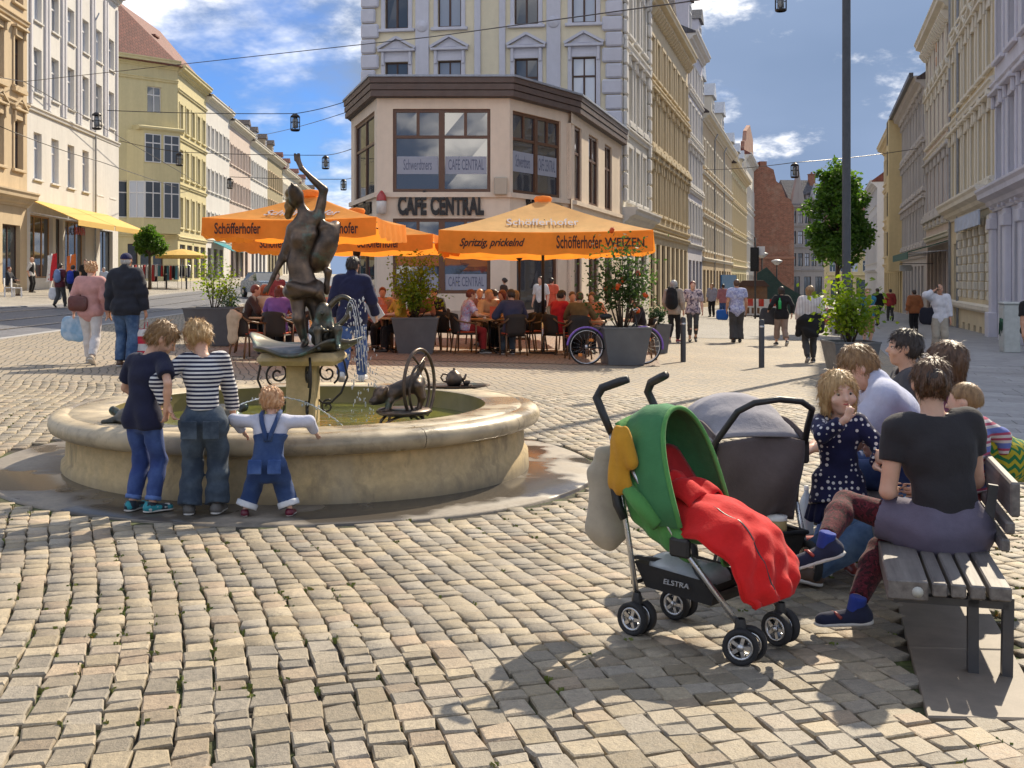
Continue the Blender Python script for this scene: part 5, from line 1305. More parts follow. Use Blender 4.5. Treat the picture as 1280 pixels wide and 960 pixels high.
ch = MB().bbox(-.9, .9, -.5, .5, 0, 3.4, .03).bbox(-1.0, 1.0, -.6, .6, 3.402, 3.6, .03); cpos = pt(183, 58, 100); co = ch.build('chimney', [simple('chimney_brick', (.22, .10, .075), .85, .3)], rroof); co.location = (cpos.x, cpos.y, cpos.z-2.6)
rowspec = [('white plain townhouse with small windows after the yellow corner', 110, 123, 18.3, WHT, 6, WHT, TILE_DK), ('brownish beige townhouse with many window surrounds on the left street', 123, 137.5, 17.6, PINK, 7, PINK, TILE_DK),
           ('white townhouse with dark dormered roof further along the left street', 137.5, 152, 17.0, WHT, 7, WHT, TILE_DK), ('olive brown townhouse with steep dark roof deep in the left street', 152, 168, 17.0, plaster('plaster_olive', (.36, .31, .20)), 7, BEIGE, TILE_DK),
           ('pale townhouse with chimney stacks deep in the left street', 168, 188, 16.2, PALE, 8, PALE, TILE_RED), ('orange cream townhouse behind the raised bronze hand', 188, 212, 15.5, OCHRE, 9, PALE, TILE_RED), ('last pale house at the far end of the left street', 212, 250, 14.8, PALE, 10, PALE, TILE_DK)]
for i, (lb, y0, y1, ht, wm, n, sm_, rm) in enumerate(rowspec):
    hh_, rf = row_l('townhouse', lb, y0, y1, ht, wm, [fl(4.6+k*(ht-5.4)/3, 2.1, 1.15, n, sur='frame', sm=sm_, g=[GLASS, GLASSB]) for k in range(3)],
        shop=[dict(x0=.8+j*3.2, x1=3.0+j*3.2, z0=.2, z1=3.2) for j in range(int((y1-y0-1)/3.2))], corn=[(3.8,)], roof=(4.4, rm), cm=PALE)
    if i > 1:
        for q in (.25, .7): dormer(hh_, rf, (y1-y0)*q, .8, ht+.2, 1.6, 2.0, sm_, rm)
    if i > 0: chimney(rf, (y1-y0)*.5, 4, ht+3.0)
    if i in (0, 1):
        aw = empty('shop_awning', hh_.matrix_basis @ Vector((3, 0, 3.9)), hh_.rotation_euler.z, ['teal shop awning on the white house past the yellow corner', 'teal shop awning on the beige house left of the parasol'][i], 'awning')
        mm = MB(); mm.add([(0, -.05, 0), (7, -.05, 0), (7, -2.0, -.9), (0, -2.0, -.9), (0, -.05, -.06), (7, -.05, -.06), (7, -2, -.96), (0, -2, -.96)], [(3, 2, 1, 0), (4, 5, 6, 7), (0, 1, 5, 4), (1, 2, 6, 5), (2, 3, 7, 6), (3, 0, 4, 7)]); part('cloth', mm, cloth('awning_teal', 'plain', (.02, .22, .26)), aw)
# ---------------------------------------------------------------- fountain
def mat_sandstone():
    t = NT('fountain_sandstone'); n = t.noise(1.7, 6, .62); n2 = t.noise(14, 5, .65); x, y, z = t.sep(t.tc.outputs['Object'])
    c = t.mix(t.rng(n, .35, .65), (.60, .44, .215), (.48, .37, .21)); c = t.hsv(c, val=t.rng(n2, .25, .75, .78, 1.2))
    st = t.math('MULTIPLY', t.rng(t.noise(2.6, 6, .7, t.coord((1, 1, .5), loc=(4, 2, 0))), .54, .64), .6); c = t.mix(st, c, (.20, .16, .10))
    c = t.mix(t.math('MULTIPLY', t.rng(t.math('ADD', z, t.math('MULTIPLY', n, .16)), .21, .06), .75), c, (.15, .13, .10))
    v = t.noise(.8, 3, .6, t.coord((3, 3, .35), loc=(9, 4, 0))); c = t.mix(t.math('MULTIPLY', t.rng(v, .55, .70), .45), c, (.30, .27, .21))
    t.color(c); t.rough(.8); t.bump(t.math('ADD', n2, t.math('MULTIPLY', t.noise(60, 4, .7), .5)), .35, .012); return t.mat
def mat_coping():
    t = NT('coping_stone'); n = t.noise(5, 5, .6); w = t.rng(t.noise(1.3, 4, .6), .44, .60)
    c = t.mix(t.rng(n, .3, .7), (.54, .44, .29), (.45, .37, .25)); c = t.mix(t.math('MULTIPLY', t.rng(t.noise(9, 5, .7), .5, .72), .5), c, (.16, .13, .09)); t.color(t.hsv(c, val=t.rng(w, 0, 1, 1.05, .62)))
    t.rough(t.rng(w, 0, 1, .6, .2)); t.bump(t.noise(45, 5, .7), .25, .008); return t.mat
def mat_wet():
    t = NT('wet_apron'); n = t.noise(1.0, 5, .6); w = t.rng(t.noise(.85, 4, .55, t.coord(1.0, loc=(2.3, .7, 0))), .45, .54); g = t.noise(30, 5, .65)
    c = t.mix(t.rng(n, .3, .7), (.30, .255, .20), (.235, .205, .17)); c = t.hsv(c, val=t.rng(g, .3, .7, .85, 1.15)); c = t.mix(w, c, (.085, .073, .06))
    t.color(c); t.rough(t.rng(w, 0, 1, .75, .16)); t.bump(t.math('MULTIPLY', g, t.rng(w, 0, 1, 1, .15)), .3, .01); return t.mat
def mat_bronze(name='bronze', c1=(.17, .115, .08), c2=(.055, .047, .043), pat=(.10, .20, .17)):
    t = NT(name); n = t.noise(7, 5, .6); c = t.mix(t.rng(n, .35, .65), c1, c2); c = t.mix(t.math('MULTIPLY', t.rng(t.noise(4, 5, .7, t.coord(1.0, loc=(2, 5, 1))), .56, .70), .75), c, pat)
    t.color(c); t.rough(t.rng(n, .3, .7, .28, .5)); t.set(Metallic=.75); t.bump(t.noise(55, 4, .65), .2, .006); return t.mat
def mat_water():
    t = NT('water'); n = t.noise(4.5, 3, .55, t.coord((1, 1.4, 1))); c = t.mix(t.rng(t.noise(1.4, 3, .5), .4, .62), (.17, .17, .03), (.09, .10, .03)); t.color(c); t.rough(.04)
    t.set(Specular_IOR_Level=.8, IOR=1.33); t.bump(t.math('ADD', n, t.math('MULTIPLY', t.noise(16, 3, .5), .4)), .25, .05); return t.mat
def mat_jet():
    t = NT('jet_water'); t.color((.86, .9, .95)); t.rough(.06); t.set(Transmission_Weight=.55, IOR=1.2, Specular_IOR_Level=.8); return t.mat
M_SAND, M_COPE, M_WET, M_BRZ, M_WATER, M_JET = mat_sandstone(), mat_coping(), mat_wet(), mat_bronze(), mat_water(), mat_jet()
M_BRG = mat_bronze('bronze_green', (.14, .115, .085), (.06, .065, .06), (.12, .26, .23)); M_IRON = simple('wrought_iron', (.05, .045, .042), .45, .2, metal=.6)
apron = MB(); prof = [(1.80, .012), (F_RING-.02, .006), (F_RING, -.006), (F_RING, -.08)]; apron.lathe(prof, 120, mi=0)
ap = apron.build('fountain_apron', [M_WET]); ap.location = FC; tag(ap, kind='structure'); ap.rotation_euler = (0.0, R(1.3), 0)
fo = empty('fountain', FC, 0, 'round sandstone fountain basin with stone column and bronze dish', 'fountain')
part('basin_wall', MB().lathe([(1.945, -.06), (1.935, .10), (1.905, .13), (1.895, .33)], 128), M_SAND, fo)
part('basin_lining', MB().lathe([(1.56, .47), (1.55, .05), (0, .03)], 96), simple('basin_lining', (.20, .16, .055), .6, .3, 3), fo)
NS = 12
for k in range(NS):
    a0 = 2*math.pi*k/NS+.10; a1 = a0+2*math.pi/NS
    m = MB().lathe([(1.56, .34), (1.56, .462), (1.572, .474), (1.86, .478), (1.872, .466), (1.885, .466), (1.895, .476), (1.955, .474), (2.005, .458), (2.032, .425), (2.036, .39), (2.02, .352), (1.98, .332), (1.90, .328), (1.56, .34)], 14, a0=a0+.0012, a1=a1-.0012); part('coping_stone', m, M_COPE, fo)
wat = part('water', MB().lathe([(1.555, .315), (1.2, .315), (.8, .315), (.4, .315), (.0, .315)], 64), M_WATER, fo)
part('column', MB().bbox(-.125, .125, -.125, .125, .05, .80, .015), M_SAND, fo)
part('capital', MB().bbox(-.34, .34, -.30, .30, .80, .905, .04), M_SAND, fo)
def dish():
    n = 72; prof = [(0, .912), (.28, .908), (.39, .915), (.45, .935), (.475, .965), (.46, .975), (.42, .958), (.36, .95), (0, .95)]; vs = []; fs = []
    for i in range(n):
        a = 2*math.pi*i/n; wv = 1+.07*math.sin(3*a+.6)+.035*math.sin(7*a); dz = .05*math.sin(2*a+2.2)+.022*math.sin(5*a)
        for r, z in prof: q = max(0, (r-.25)/.22); vs.append((r*math.cos(a)*(1+(wv-1)*q), r*.86*math.sin(a)*(1+(wv-1)*q), z+dz*q*q*(1.2 if r > .3 else 0)))
    k = len(prof)
    for i in range(n):
        for j in range(k-1): fs.append((i*k+j, ((i+1) % n)*k+j, ((i+1) % n)*k+j+1, i*k+j+1))
    mesh_obj('dish', vs, fs, M_BRG, fo, True)
dish()
def spiral(c, r0, r1, a0, a1, n=26): return [(c[0]+(r0+(r1-r0)*i/n)*math.cos(a0+(a1-a0)*i/n), 0, c[1]+(r0+(r1-r0)*i/n)*math.sin(a0+(a1-a0)*i/n)) for i in range(n+1)]
for k in range(4):
    a = R(20+90*k); m = MB(); m.tube([(.13, 0, .50), (.17, 0, .47), (.24, 0, .47), (.33, 0, .55), (.385, 0, .68), (.36, 0, .80), (.33, 0, .87)], .0105, 6)
    m.tube(spiral((.215, .72), .105, .02, R(-60), R(-60+560)), .0095, 6); m.tube(spiral((.21, .44), .06, .012, R(60), R(60+480)), .0085, 6)
    part('scroll_bracket', m, M_IRON, fo, (0, 0, 0), a)
fo.scale = (.96, .96, 1)
# ---- bronze woman on the dish
def fpt(px, py, dy=0.0):
    s = 1400/FC.y; return V3((px-376)/s, dy, CAMZ-(py-HY)/s-FC.z)
def statue():
    S = Sdf(); p = fpt
    S.ell(p(368, 246, -.01), (.062, .078, .088), .02, rotm(20, -45, -8)); S.ell(p(366, 239, -.055), (.045, .05, .06), .02, rotm(10, -40, 0))
    S.cone(p(367, 235, -.1), p(365, 231, -.115), .010, .008, .008); S.cone(p(361, 252, .05), p(355, 270, .07), .055, .03, .03)
    S.cone(p(372, 254), p(382, 276), .036, .042, .02)
    S.cone(p(364, 287), p(395, 272), .052, .052, .05); S.cone(p(379, 282), p(377, 300, -.01), .105, .105, .05, (0, 1, 0), .62)
    S.ell(p(371, 298, -.06), (.045, .035, .045), .04); S.ell(p(388, 293, -.055), (.045, .035, .045), .04)
    S.cone(p(377, 302), p(371, 328, -.01), .098, .078, .05, (0, 1, 0), .64); S.cone(p(371, 328, -.01), p(376, 356), .080, .125, .05, (0, 1, 0), .72)
    S.cone(p(362, 287), p(350, 322, .01), .042, .032, .03); S.cone(p(350, 322, .01), p(339, 347, -.02), .033, .021, .02); S.cone(p(339, 347, -.02), p(333, 360, -.03), .024, .014, .01, (0, 1, 0), .6)
    for o in (-.018, -.006, .008): S.cone(p(333, 359, -.03)+V3(o, 0, 0), p(331, 366, -.035)+V3(o*1.5, 0, -.006), .008, .006, .004)
    S.cone(p(395, 272), p(402, 238, -.01), .044, .034, .03); S.cone(p(402, 238, -.01), p(375, 211, -.03), .034, .021, .02); S.cone(p(375, 211, -.03), p(370, 200, -.03), .024, .018, .01, (0, 1, 0), .6)
    for o in (-.02, -.007, .006, .018): S.cone(p(370, 201, -.03)+V3(o, 0, 0), p(369, 193, -.035)+V3(o*1.2, 0, .004), .008, .006, .004)
    S.cone(p(368, 362), p(372, 398, -.05), .075, .048, .04); S.cone(p(372, 398, -.05), p(379, 428, -.02), .052, .030, .03); S.cone(p(379, 428, -.02), p(378, 434, -.13), .028, .02, .02)
    S.cone(p(386, 362, .03), p(392, 396, .04), .075, .048, .04); S.cone(p(392, 396, .04), p(394, 429, .08), .048, .028, .03); S.cone(p(394, 429, .08), p(396, 434, -.02), .026, .02, .02)
    # cloth wound round the hips and flying up at the side
    for a in range(16):
        t = a/15*2*math.pi; S.ell(p(376, 361)+V3(.128*math.cos(t), .10*math.sin(t), .03*math.sin(t+.6)), (.04, .032, .05), .03)
    S.cone(p(362, 356, -.10), p(392, 364, -.11), .03, .035, .03); S.cone(p(392, 362, -.06), p(400, 376, .02), .05, .03, .04)
    S.disp = wrinkle(.0022, 26, 5)
    o = sdf_obj('bronze_statue', S, .0095, M_BRZ); o.location = FC; tag(o, 'bronze woman statue with one arm raised standing on the fountain dish', 'statue')
    D = Sdf(); ax = nrm(p(409, 274)-p(381, 340)); M = rotm(0, 0, 26)
    D.ell(p(402, 309, .06), (.098, .15, .235), .01, M); D.ell(p(414, 300, .12), (.085, .12, .20), .01, M, sub=True)
    D.cone(p(402, 283, -.02), p(400, 277, -.02), .05, .018, .05); D.cone(p(406, 340, .03), p(404, 366, .05), .03, .02, .03)
    D.disp = wrinkle(.005, 22, 8); d = sdf_obj('billowing_cloth', D, .0095, M_BRZ, o)
    K = Sdf()   # hair knot hanging behind
    K.cone(p(362, 242, .03), p(356, 268, .05), .06, .035, .03); K.disp = wrinkle(.006, 70, 3); sdf_obj('hair', K, .0095, mat_bronze('bronze_bright', (.30, .20, .08), (.16, .1, .05)), o)
    B = Sdf()   # small child squatting on the dish
    B.ell(p(404, 388, -.10), (.062, .066, .072), .02); B.cone(p(404, 397, -.1), p(405, 420, -.08), .065, .09, .04, (0, 1, 0), .8)
    for s in (-1, 1):
        B.cone(p(404+s*8, 400, -.1), p(404+s*13, 413, -.17), .028, .022, .02); B.cone(p(404+s*13, 413, -.17), p(416+s*5, 412, -.22), .022, .018, .02)
        B.cone(p(405+s*9, 424, -.1), p(413+s*12, 410, -.24), .048, .036, .03); B.cone(p(413+s*12, 410, -.24), p(414+s*12, 431, -.26), .034, .022, .02); B.cone(p(414+s*12, 431, -.26), p(416+s*12, 433, -.33), .024, .018, .01)
    B.cone(p(404, 390, -.165), p(404, 391, -.18), .012, .014, .01); c = sdf_obj('bronze_child', B, .009, M_BRG); c.location = FC
    tag(c, 'small green bronze child crouching at the feet of the bronze woman', 'statue')
    m = MB(); pts = [tuple(p(408+30*i/10, 385-14*math.sin(math.pi*i/10*.8), -.05)) for i in range(11)]; m.tube(pts, [.03-.0012*i for i in range(11)], 10); m.tube([tuple(p(x, y, -.07)) for x, y in ((438, 380), (432, 396), (424, 405), (416, 408))], .022, 8)
    h = m.build('bronze_fish', [M_BRG], None, FC); tag(h, 'curved bronze fish spout held by the crouching bronze child', 'spout')
statue()
# ---- dog on a bistro chair standing in the basin
DX, DY = -.845, 8.86
def dpt(px, py, dy=0.0): s = 1400/DY; return V3((px-640)/s-DX, dy, CAMZ-(py-HY)/s-G(DX, DY))
ch = empty('bronze_chair', (DX, DY, G(DX, DY)), 0, 'small bronze bistro chair with round back standing in the basin', 'chair')
cs = dpt(505, 514); part('seat', MB().lathe([(0, -.02), (.20, -.022), (.225, 0), (.205, .02), (0, .024)], 28, tuple(cs)), M_BRZ, ch)
for sx, sy in ((-.17, -.1), (.17, -.1), (-.13, .14), (.14, .14)):
    part('leg', MB().tube([(cs[0]+sx*.7, sy*.7, cs[2]-.01), (cs[0]+sx*.98, sy, cs[2]-.06), (cs[0]+sx*1.12, sy*1.1, cs[2]-.14), (cs[0]+sx*1.15, sy*1.1, .10)], .012, 7), M_BRZ, ch)
part('leg_arch', MB().tube([(cs[0]+.18*math.cos(t), .12*math.sin(2*t)-.08, cs[2]-.20+.17*math.sin(t)) for t in [math.pi*i/12 for i in range(13)]], .010, 6), M_BRZ, ch)
rc = dpt(524, 482); yw = R(62)
def ring(r, w, z0=0, a0=-60, a1=240, n=28): return [(rc[0]+r*w*math.cos(R(a0+(a1-a0)*i/n))*math.cos(yw), .02+r*w*math.cos(R(a0+(a1-a0)*i/n))*math.sin(yw), rc[2]+z0+r*math.sin(R(a0+(a1-a0)*i/n))) for i in range(n+1)]
part('back_hoop', MB().tube(ring(.285, .78), .014, 8), M_BRZ, ch); part('inner_hoop', MB().tube(ring(.20, .72, -.04), .011, 8).tube([(rc[0]-.10*math.cos(yw), .02-.10*math.sin(yw), rc[2]+.24), (rc[0], .02, rc[2]+.16), (rc[0]+.10*math.cos(yw), .02+.10*math.sin(yw), rc[2]+.24)], .010, 6), M_BRZ, ch)
D = Sdf(); p = dpt
D.cone(p(488, 493, -.04), p(519, 479, .02), .068, .078, .03); D.ell(p(479, 492, -.07), (.07, .075, .066), .025); D.cone(p(474, 497, -.09), p(468, 500, -.12), .045, .032, .02); D.ell(p(466, 499, -.14), (.016, .014, .012), .008)
for s in (-.045, .045): D.ell(p(484, 487, -.07+s*1.5), (.02, .02, .04), .01, rotm(0, 0, 20))
for s in (-.04, .05):
    D.cone(p(522, 482, s), p(527, 497, s+.01), .048, .032, .03); D.cone(p(527, 497, s+.01), p(524, 511, s), .026, .02, .02); D.cone(p(524, 511, s), p(519, 512, s), .02, .017, .01)
    D.cone(p(489, 500, s-.05), p(486, 511, s-.06), .032, .024, .02); D.cone(p(486, 511, s-.06), p(478, 512, s-.08), .022, .018, .01)
D.cone(p(522, 470, .03), p(526, 458, .04), .024, .02, .02); D.cone(p(526, 458, .04), p(530, 452, .03), .02, .012, .02); D.disp = wrinkle(.003, 60, 2)
dg = sdf_obj('bronze_dog', D, .008, M_BRZ); dg.location = (DX, DY, G(DX, DY)); tag(dg, 'bronze dog stretching with its tail up on the little bistro chair', 'statue')
# ---- tea tray and turtles on the rim
tx, ty = -.52, 10.62; tz = FC.z+.478
tr = empty('tea_tray', (tx, ty, tz), 0, 'bronze tray with cup and saucer lying on the far rim', 'tray'); part('tray', MB().lathe([(0, .0), (.22, .0), (.26, .012), (.262, .02), (.22, .01), (0, .01)], 32).xform(Matrix.Diagonal((1.2, .8, 1, 1))), M_BRZ, tr)
part('cup', MB().lathe([(0, .015), (.025, .016), (.04, .06), (.036, .06), (.02, .022), (0, .02)], 16, (.09, -.03, 0)), M_BRZ, tr); part('saucer', MB().lathe([(0, .012), (.05, .014), (.06, .022), (0, .018)], 16, (.09, -.03, 0)), M_BRZ, tr); part('spoon', MB().bar((.15, -.02, .016), (.27, .0, .016), .016, .006), M_BRZ, tr)
tp = empty('teapot', (tx-.03, ty, tz+.01), 0, 'small bronze teapot on the tray on the far rim', 'teapot'); part('pot', MB().lathe([(0, 0), (.06, 0), (.078, .035), (.08, .07), (.06, .115), (.045, .125), (0, .125)], 20), M_BRZ, tp)
part('lid', MB().lathe([(.048, .126), (.03, .142), (.01, .15), (.014, .163), (.0, .172)], 14), M_BRZ, tp); part('handle', MB().tube([(-.06+.0, 0, .105), (-.105, 0, .11), (-.125, 0, .075), (-.10, 0, .04), (-.07, 0, .035)], .009, 7), M_BRZ, tp); part('spout', MB().tube([(.07, 0, .05), (.10, 0, .07), (.115, 0, .11)], [.018, .013, .009], 8), M_BRZ, tp)
def turtle(px, py, z, rz, label):
    Y = (CAMZ-FC.z-z)*F/(py-HY); S = Sdf(); S.ell((0, 0, .045), (.10, .13, .065), .01); S.ell((0, 0, .02), (.115, .145, .025), .02); S.cone((0, .13, .05), (0, .2, .075), .026, .032, .02)
    for sx in (-1, 1):
        for sy in (-1, 1): S.cone((sx*.08, sy*.09, .02), (sx*.14, sy*.13, .008), .026, .02, .02)
    S.disp = wrinkle(.003, 60, 4); o = sdf_obj('bronze_turtle', S, .008, M_BRG); o.location = ((px-CX)/F*Y, Y, FC.z+z); o.rotation_euler = (0, 0, rz); tag(o, label, 'statue', 'bronze turtles on the fountain rim'); return o
turtle(166, 528, .478, R(60), 'bronze turtle on the rim just left of the boy in navy')
turtle(277, 524, .478, R(-40), 'bronze turtle spouting water on the rim right of the striped boy')
# ---- water jets
def jet(label, pts, r, drops=0, spread=.02, seed=1):
    m = MB(); pts = [Vector(p) for p in pts]; out = []
    for i in range(len(pts)-1):
        for k in range(6): out.append(pts[i].lerp(pts[i+1], k/6))
    out.append(pts[-1]); rr = [r*(.8+.35*math.sin(i*1.9+seed)) for i in range(len(out))]; m.tube(out, rr, 7); r2 = random.Random(seed)
    for _ in range(drops):
        q = out[r2.randrange(len(out))]; s = r2.uniform(.003, .0085); m.ball((q.x+r2.gauss(0, spread), q.y+r2.gauss(0, spread), q.z+r2.gauss(0, spread)), s, 5, 4, sc=(1, 1, 1.6))
    o = m.build('water_jet', [M_JET]); tag(o, label, 'water jet'); return o
def arc(a, b, h, n=14): a = Vector(a); b = Vector(b); return [a.lerp(b, i/n)+Vector((0, 0, 4*h*(i/n)*(1-i/n))) for i in range(n+1)]
s2 = lambda px, py, Y: pt(px, py, Y)
jet('thin water jet arching from the turtle past the toddler into the basin', arc(s2(284, 514, 8.2), s2(428, 532, 9.0), .16), .007, 22, .012)
def rain(label, x0, x1, y, ztop, zbot, n, seed, arcs=()):
    r2 = random.Random(seed); m = MB()
    for a in arcs: m.tube(a, .0032, 6)
    for _ in range(n):
        x = r2.uniform(x0, x1); z = r2.uniform(zbot, ztop); s = r2.uniform(.0028, .0075); m.ball((x, y+r2.gauss(0, .05), z), s, 5, 4, sc=(1, 1, r2.uniform(1, 4)))
    o = m.build('water_spray', [M_JET]); tag(o, label, 'water spray'); return o
y0 = 9.15; a0 = s2(434, 384, y0)
top = [arc(a0, s2(450+k*4, 462+k*3, y0+.05*k-.1), .22+.03*k) for k in range(3)]
o = rain('glittering water spilling from the bronze fish spout', a0.x-.01, s2(457, 0, y0).x, y0, s2(0, 372, y0).z, s2(0, 452, y0).z, 90, 3, top)
o = rain('fine water drops falling from the dish edge into the basin', s2(440, 0, 9.1).x, s2(470, 0, 9.1).x, 9.1, .95, .33, 90, 5, [])
m = MB(); r2 = random.Random(11)
for _ in range(260):
    x = r2.gauss(-1.12, .22); y = r2.gauss(8.72, .10); m.ball((x, y, FC.z+.318), r2.uniform(.006, .017), 6, 4, sc=(1.5, 1.2, .5))
o = m.build('foam', [simple('foam', (.8, .82, .84), .3, 0, bump=0)]); tag(o, 'white foam where the water falls behind the near rim', 'foam', kind='stuff')
# ---------------------------------------------------------------- parasols
def mat_canvas(name, c, tr):
    t = NT(name); n = t.noise(3, 4, .6); col = t.hsv(c, val=t.rng(n, .3, .7, .9, 1.1)); t.color(col); t.rough(.8); t.set(Specular_IOR_Level=.2); t.bump(t.noise(5, 4, .6), .15, .03)
    tl = t.N.new('ShaderNodeBsdfTranslucent'); t.put(tl.inputs[0], t.mix(1.0, col, tr, 'MULTIPLY')); ms = t.N.new('ShaderNodeMixShader'); ms.inputs[0].default_value = .5
    t.L.new(t.b.outputs[0], ms.inputs[1]); t.L.new(tl.outputs[0], ms.inputs[2]); t.L.new(ms.outputs[0], t.out.inputs[0]); return t.mat
CAN_O = mat_canvas('canvas_orange', (.82, .38, .09), (1.2, 1.0, .8)); CAN_P = mat_canvas('canvas_pale', (.86, .56, .24), (1.1, 1.0, .9)); CAN_V = mat_canvas('canvas_valance', (.82, .34, .06), (1.3, 1.1, .8))
POLE = simple('pole_dark', (.035, .028, .025), .4, .1, metal=.4); PRINT_G = simple('print_grey', (.30, .27, .30), .8, 0, bump=0); PRINT_K = simple('print_dark', (.06, .03, .02), .8, 0, bump=0); STEEL = simple('steel_bright', (.6, .6, .62), .3, .1, metal=.9)
def parasol(label, cx, cy, side, yaw, ze, za, top, texts, hv=.34, group='parasols over the cafe terrace'):
    g = G(cx, cy); u = empty('parasol', (cx, cy, g), yaw, label, 'parasol', group); ze -= g; za -= g; h = side/2; C4 = [(-h, -h), (h, -h), (h, h), (-h, h)]
    for i in range(4):
        a, b = C4[i], C4[(i+1) % 4]; N = 8; vs = []; fs = []
        for r in range(N+1):
            t = r/N
            for s_ in range(N+1):
                q = s_/N; ex, ey = a[0]+(b[0]-a[0])*q, a[1]+(b[1]-a[1])*q; rr = .04+.96*t
                sag = -.10*math.sin(math.pi*t)*(.5+.5*math.sin(math.pi*q))-.05*t*math.sin(math.pi*q)
                vs.append((ex*rr, ey*rr, za+(ze-za)*t+sag))
        for r in range(N):
            for s_ in range(N): k = r*(N+1)+s_; fs.append((k, k+N+1, k+N+2, k+1))
        cp = mesh_obj('canopy_panel', vs, fs, top, u, True)
        d = Vector((b[0]-a[0], b[1]-a[1])).normalized(); nrm2 = Vector((d.y, -d.x)); vs = []; fs = []; M_ = 36
        for s_ in range(M_+1):
            q = s_/M_; x, y = a[0]+(b[0]-a[0])*q, a[1]+(b[1]-a[1])*q; w = .012*math.sin(q*34+i)+.02; sg = -.05*math.sin(math.pi*q)
            vs += [(x, y, ze+sg+.005), (x+nrm2.x*w*.7, y+nrm2.y*w*.7, ze+sg-hv*.5), (x+nrm2.x*w*1.6, y+nrm2.y*w*1.6, ze+sg-hv-.035*abs(math.sin(q*math.pi*5)))]
        for s_ in range(M_):
            for r in (0, 1): k = s_*3+r; fs.append((k, k+1, k+4, k+3))
        mesh_obj('valance', vs, fs, CAN_V, u, True)
    part('pole', MB().tube([(0, 0, .02), (0, 0, za-.05)], .035, 10), POLE, u); part('pole_foot', MB().tube([(0, 0, .0), (0, 0, .75)], .045, 10), STEEL, u)
    part('base', MB().bbox(-.30, .30, -.30, .30, .0, .05, .02), POLE, u)
    part('hub', MB().lathe([(.06, 0), (.09, .05), (.09, .2), (.05, .25)], 10, (0, 0, za-1.0)), POLE, u); part('finial', MB().lathe([(.18, -.02), (.2, .05), (.16, .1), (0, .12)], 14, (0, 0, za)), CAN_O, u)
    for i in range(8):
        e = C4[i//2] if i % 2 == 0 else tuple((C4[i//2][k]+C4[(i//2+1) % 4][k])/2 for k in (0, 1)); part('rib', MB().tube([(0, 0, za-.22), (e[0]*.985, e[1]*.985, ze-.05 if i % 2 == 0 else ze-.20)], .013, 5).tube([(0, 0, za-.85), (e[0]*.5, e[1]*.5, (za+ze)/2-.10)], .011, 5), POLE, u)
    sl_ = math.atan2(za-ze, h)
    for (face, kind, tx, x, sz, sx, sh) in texts:
        rz = face*math.pi/2
        if kind == 'v': lx, ly, lz = x, -h-.052, ze-.045-hv*.5; p = Matrix.Rotation(rz, 3, 'Z') @ Vector((lx, ly, lz)); letters('print', tx, sz, PRINT_K, u, p, (R(90), 0, rz), sx=sx, bold=.006, depth=.001, shear=sh)
        else:
            zf = lambda f: za+(ze-za)*f-.10*math.sin(math.pi*f)-.05*f; f = .66; sl2 = math.atan2(zf(f-.06)-zf(f+.06), .12*h); p = Matrix.Rotation(rz, 3, 'Z') @ Vector((x, -h*f-.012, zf(f)+.065)); letters('print', tx, sz, PRINT_G, u, p, (sl2, 0, rz), sx=sx, bold=.004, depth=.001, shear=sh)
    return u
U2 = parasol('pale orange square parasol on the right with WEIZEN on its valance', .68, 24.6, 4.30, R(0), 2.47, 3.20, CAN_P,
    [(0, 'v', 'Schöfferhofer', .66, .36, .46, 0), (0, 'v', 'WEIZEN', 1.58, .25, .86, 0), (0, 'v', 'Spritzig, prickelnd', -1.1, .22, .8, .4), (0, 't', 'Schöfferhofer', -.05, .80, .34, 0)], hv=.42)
U1 = parasol('orange square parasol behind the bronze statue on the left', -3.70, 20.6, 3.02, R(-4), 2.54, 3.02, CAN_O,
    [(0, 'v', 'Schöfferhofer', -.88, .26, .56, 0), (0, 'v', 'Schöfferhofer', .80, .26, .56, 0), (0, 't', 'Schöfferhofer', .1, .66, .36, 0)], hv=.30)
U3 = parasol('lower orange parasol standing behind the left one', -3.55, 25.6, 4.3, R(-6), 2.42, 3.0, CAN_O, [(0, 'v', 'Schöfferhofer', -1.1, .26, .62, 0), (0, 'v', 'Schöfferhofer', 1.0, .26, .62, 0)], hv=.3)
U4 = parasol('orange parasol at the back against the cafe entrance', .2, 30.5, 4.0, R(4), 2.42, 3.0, CAN_O, [], hv=.32)

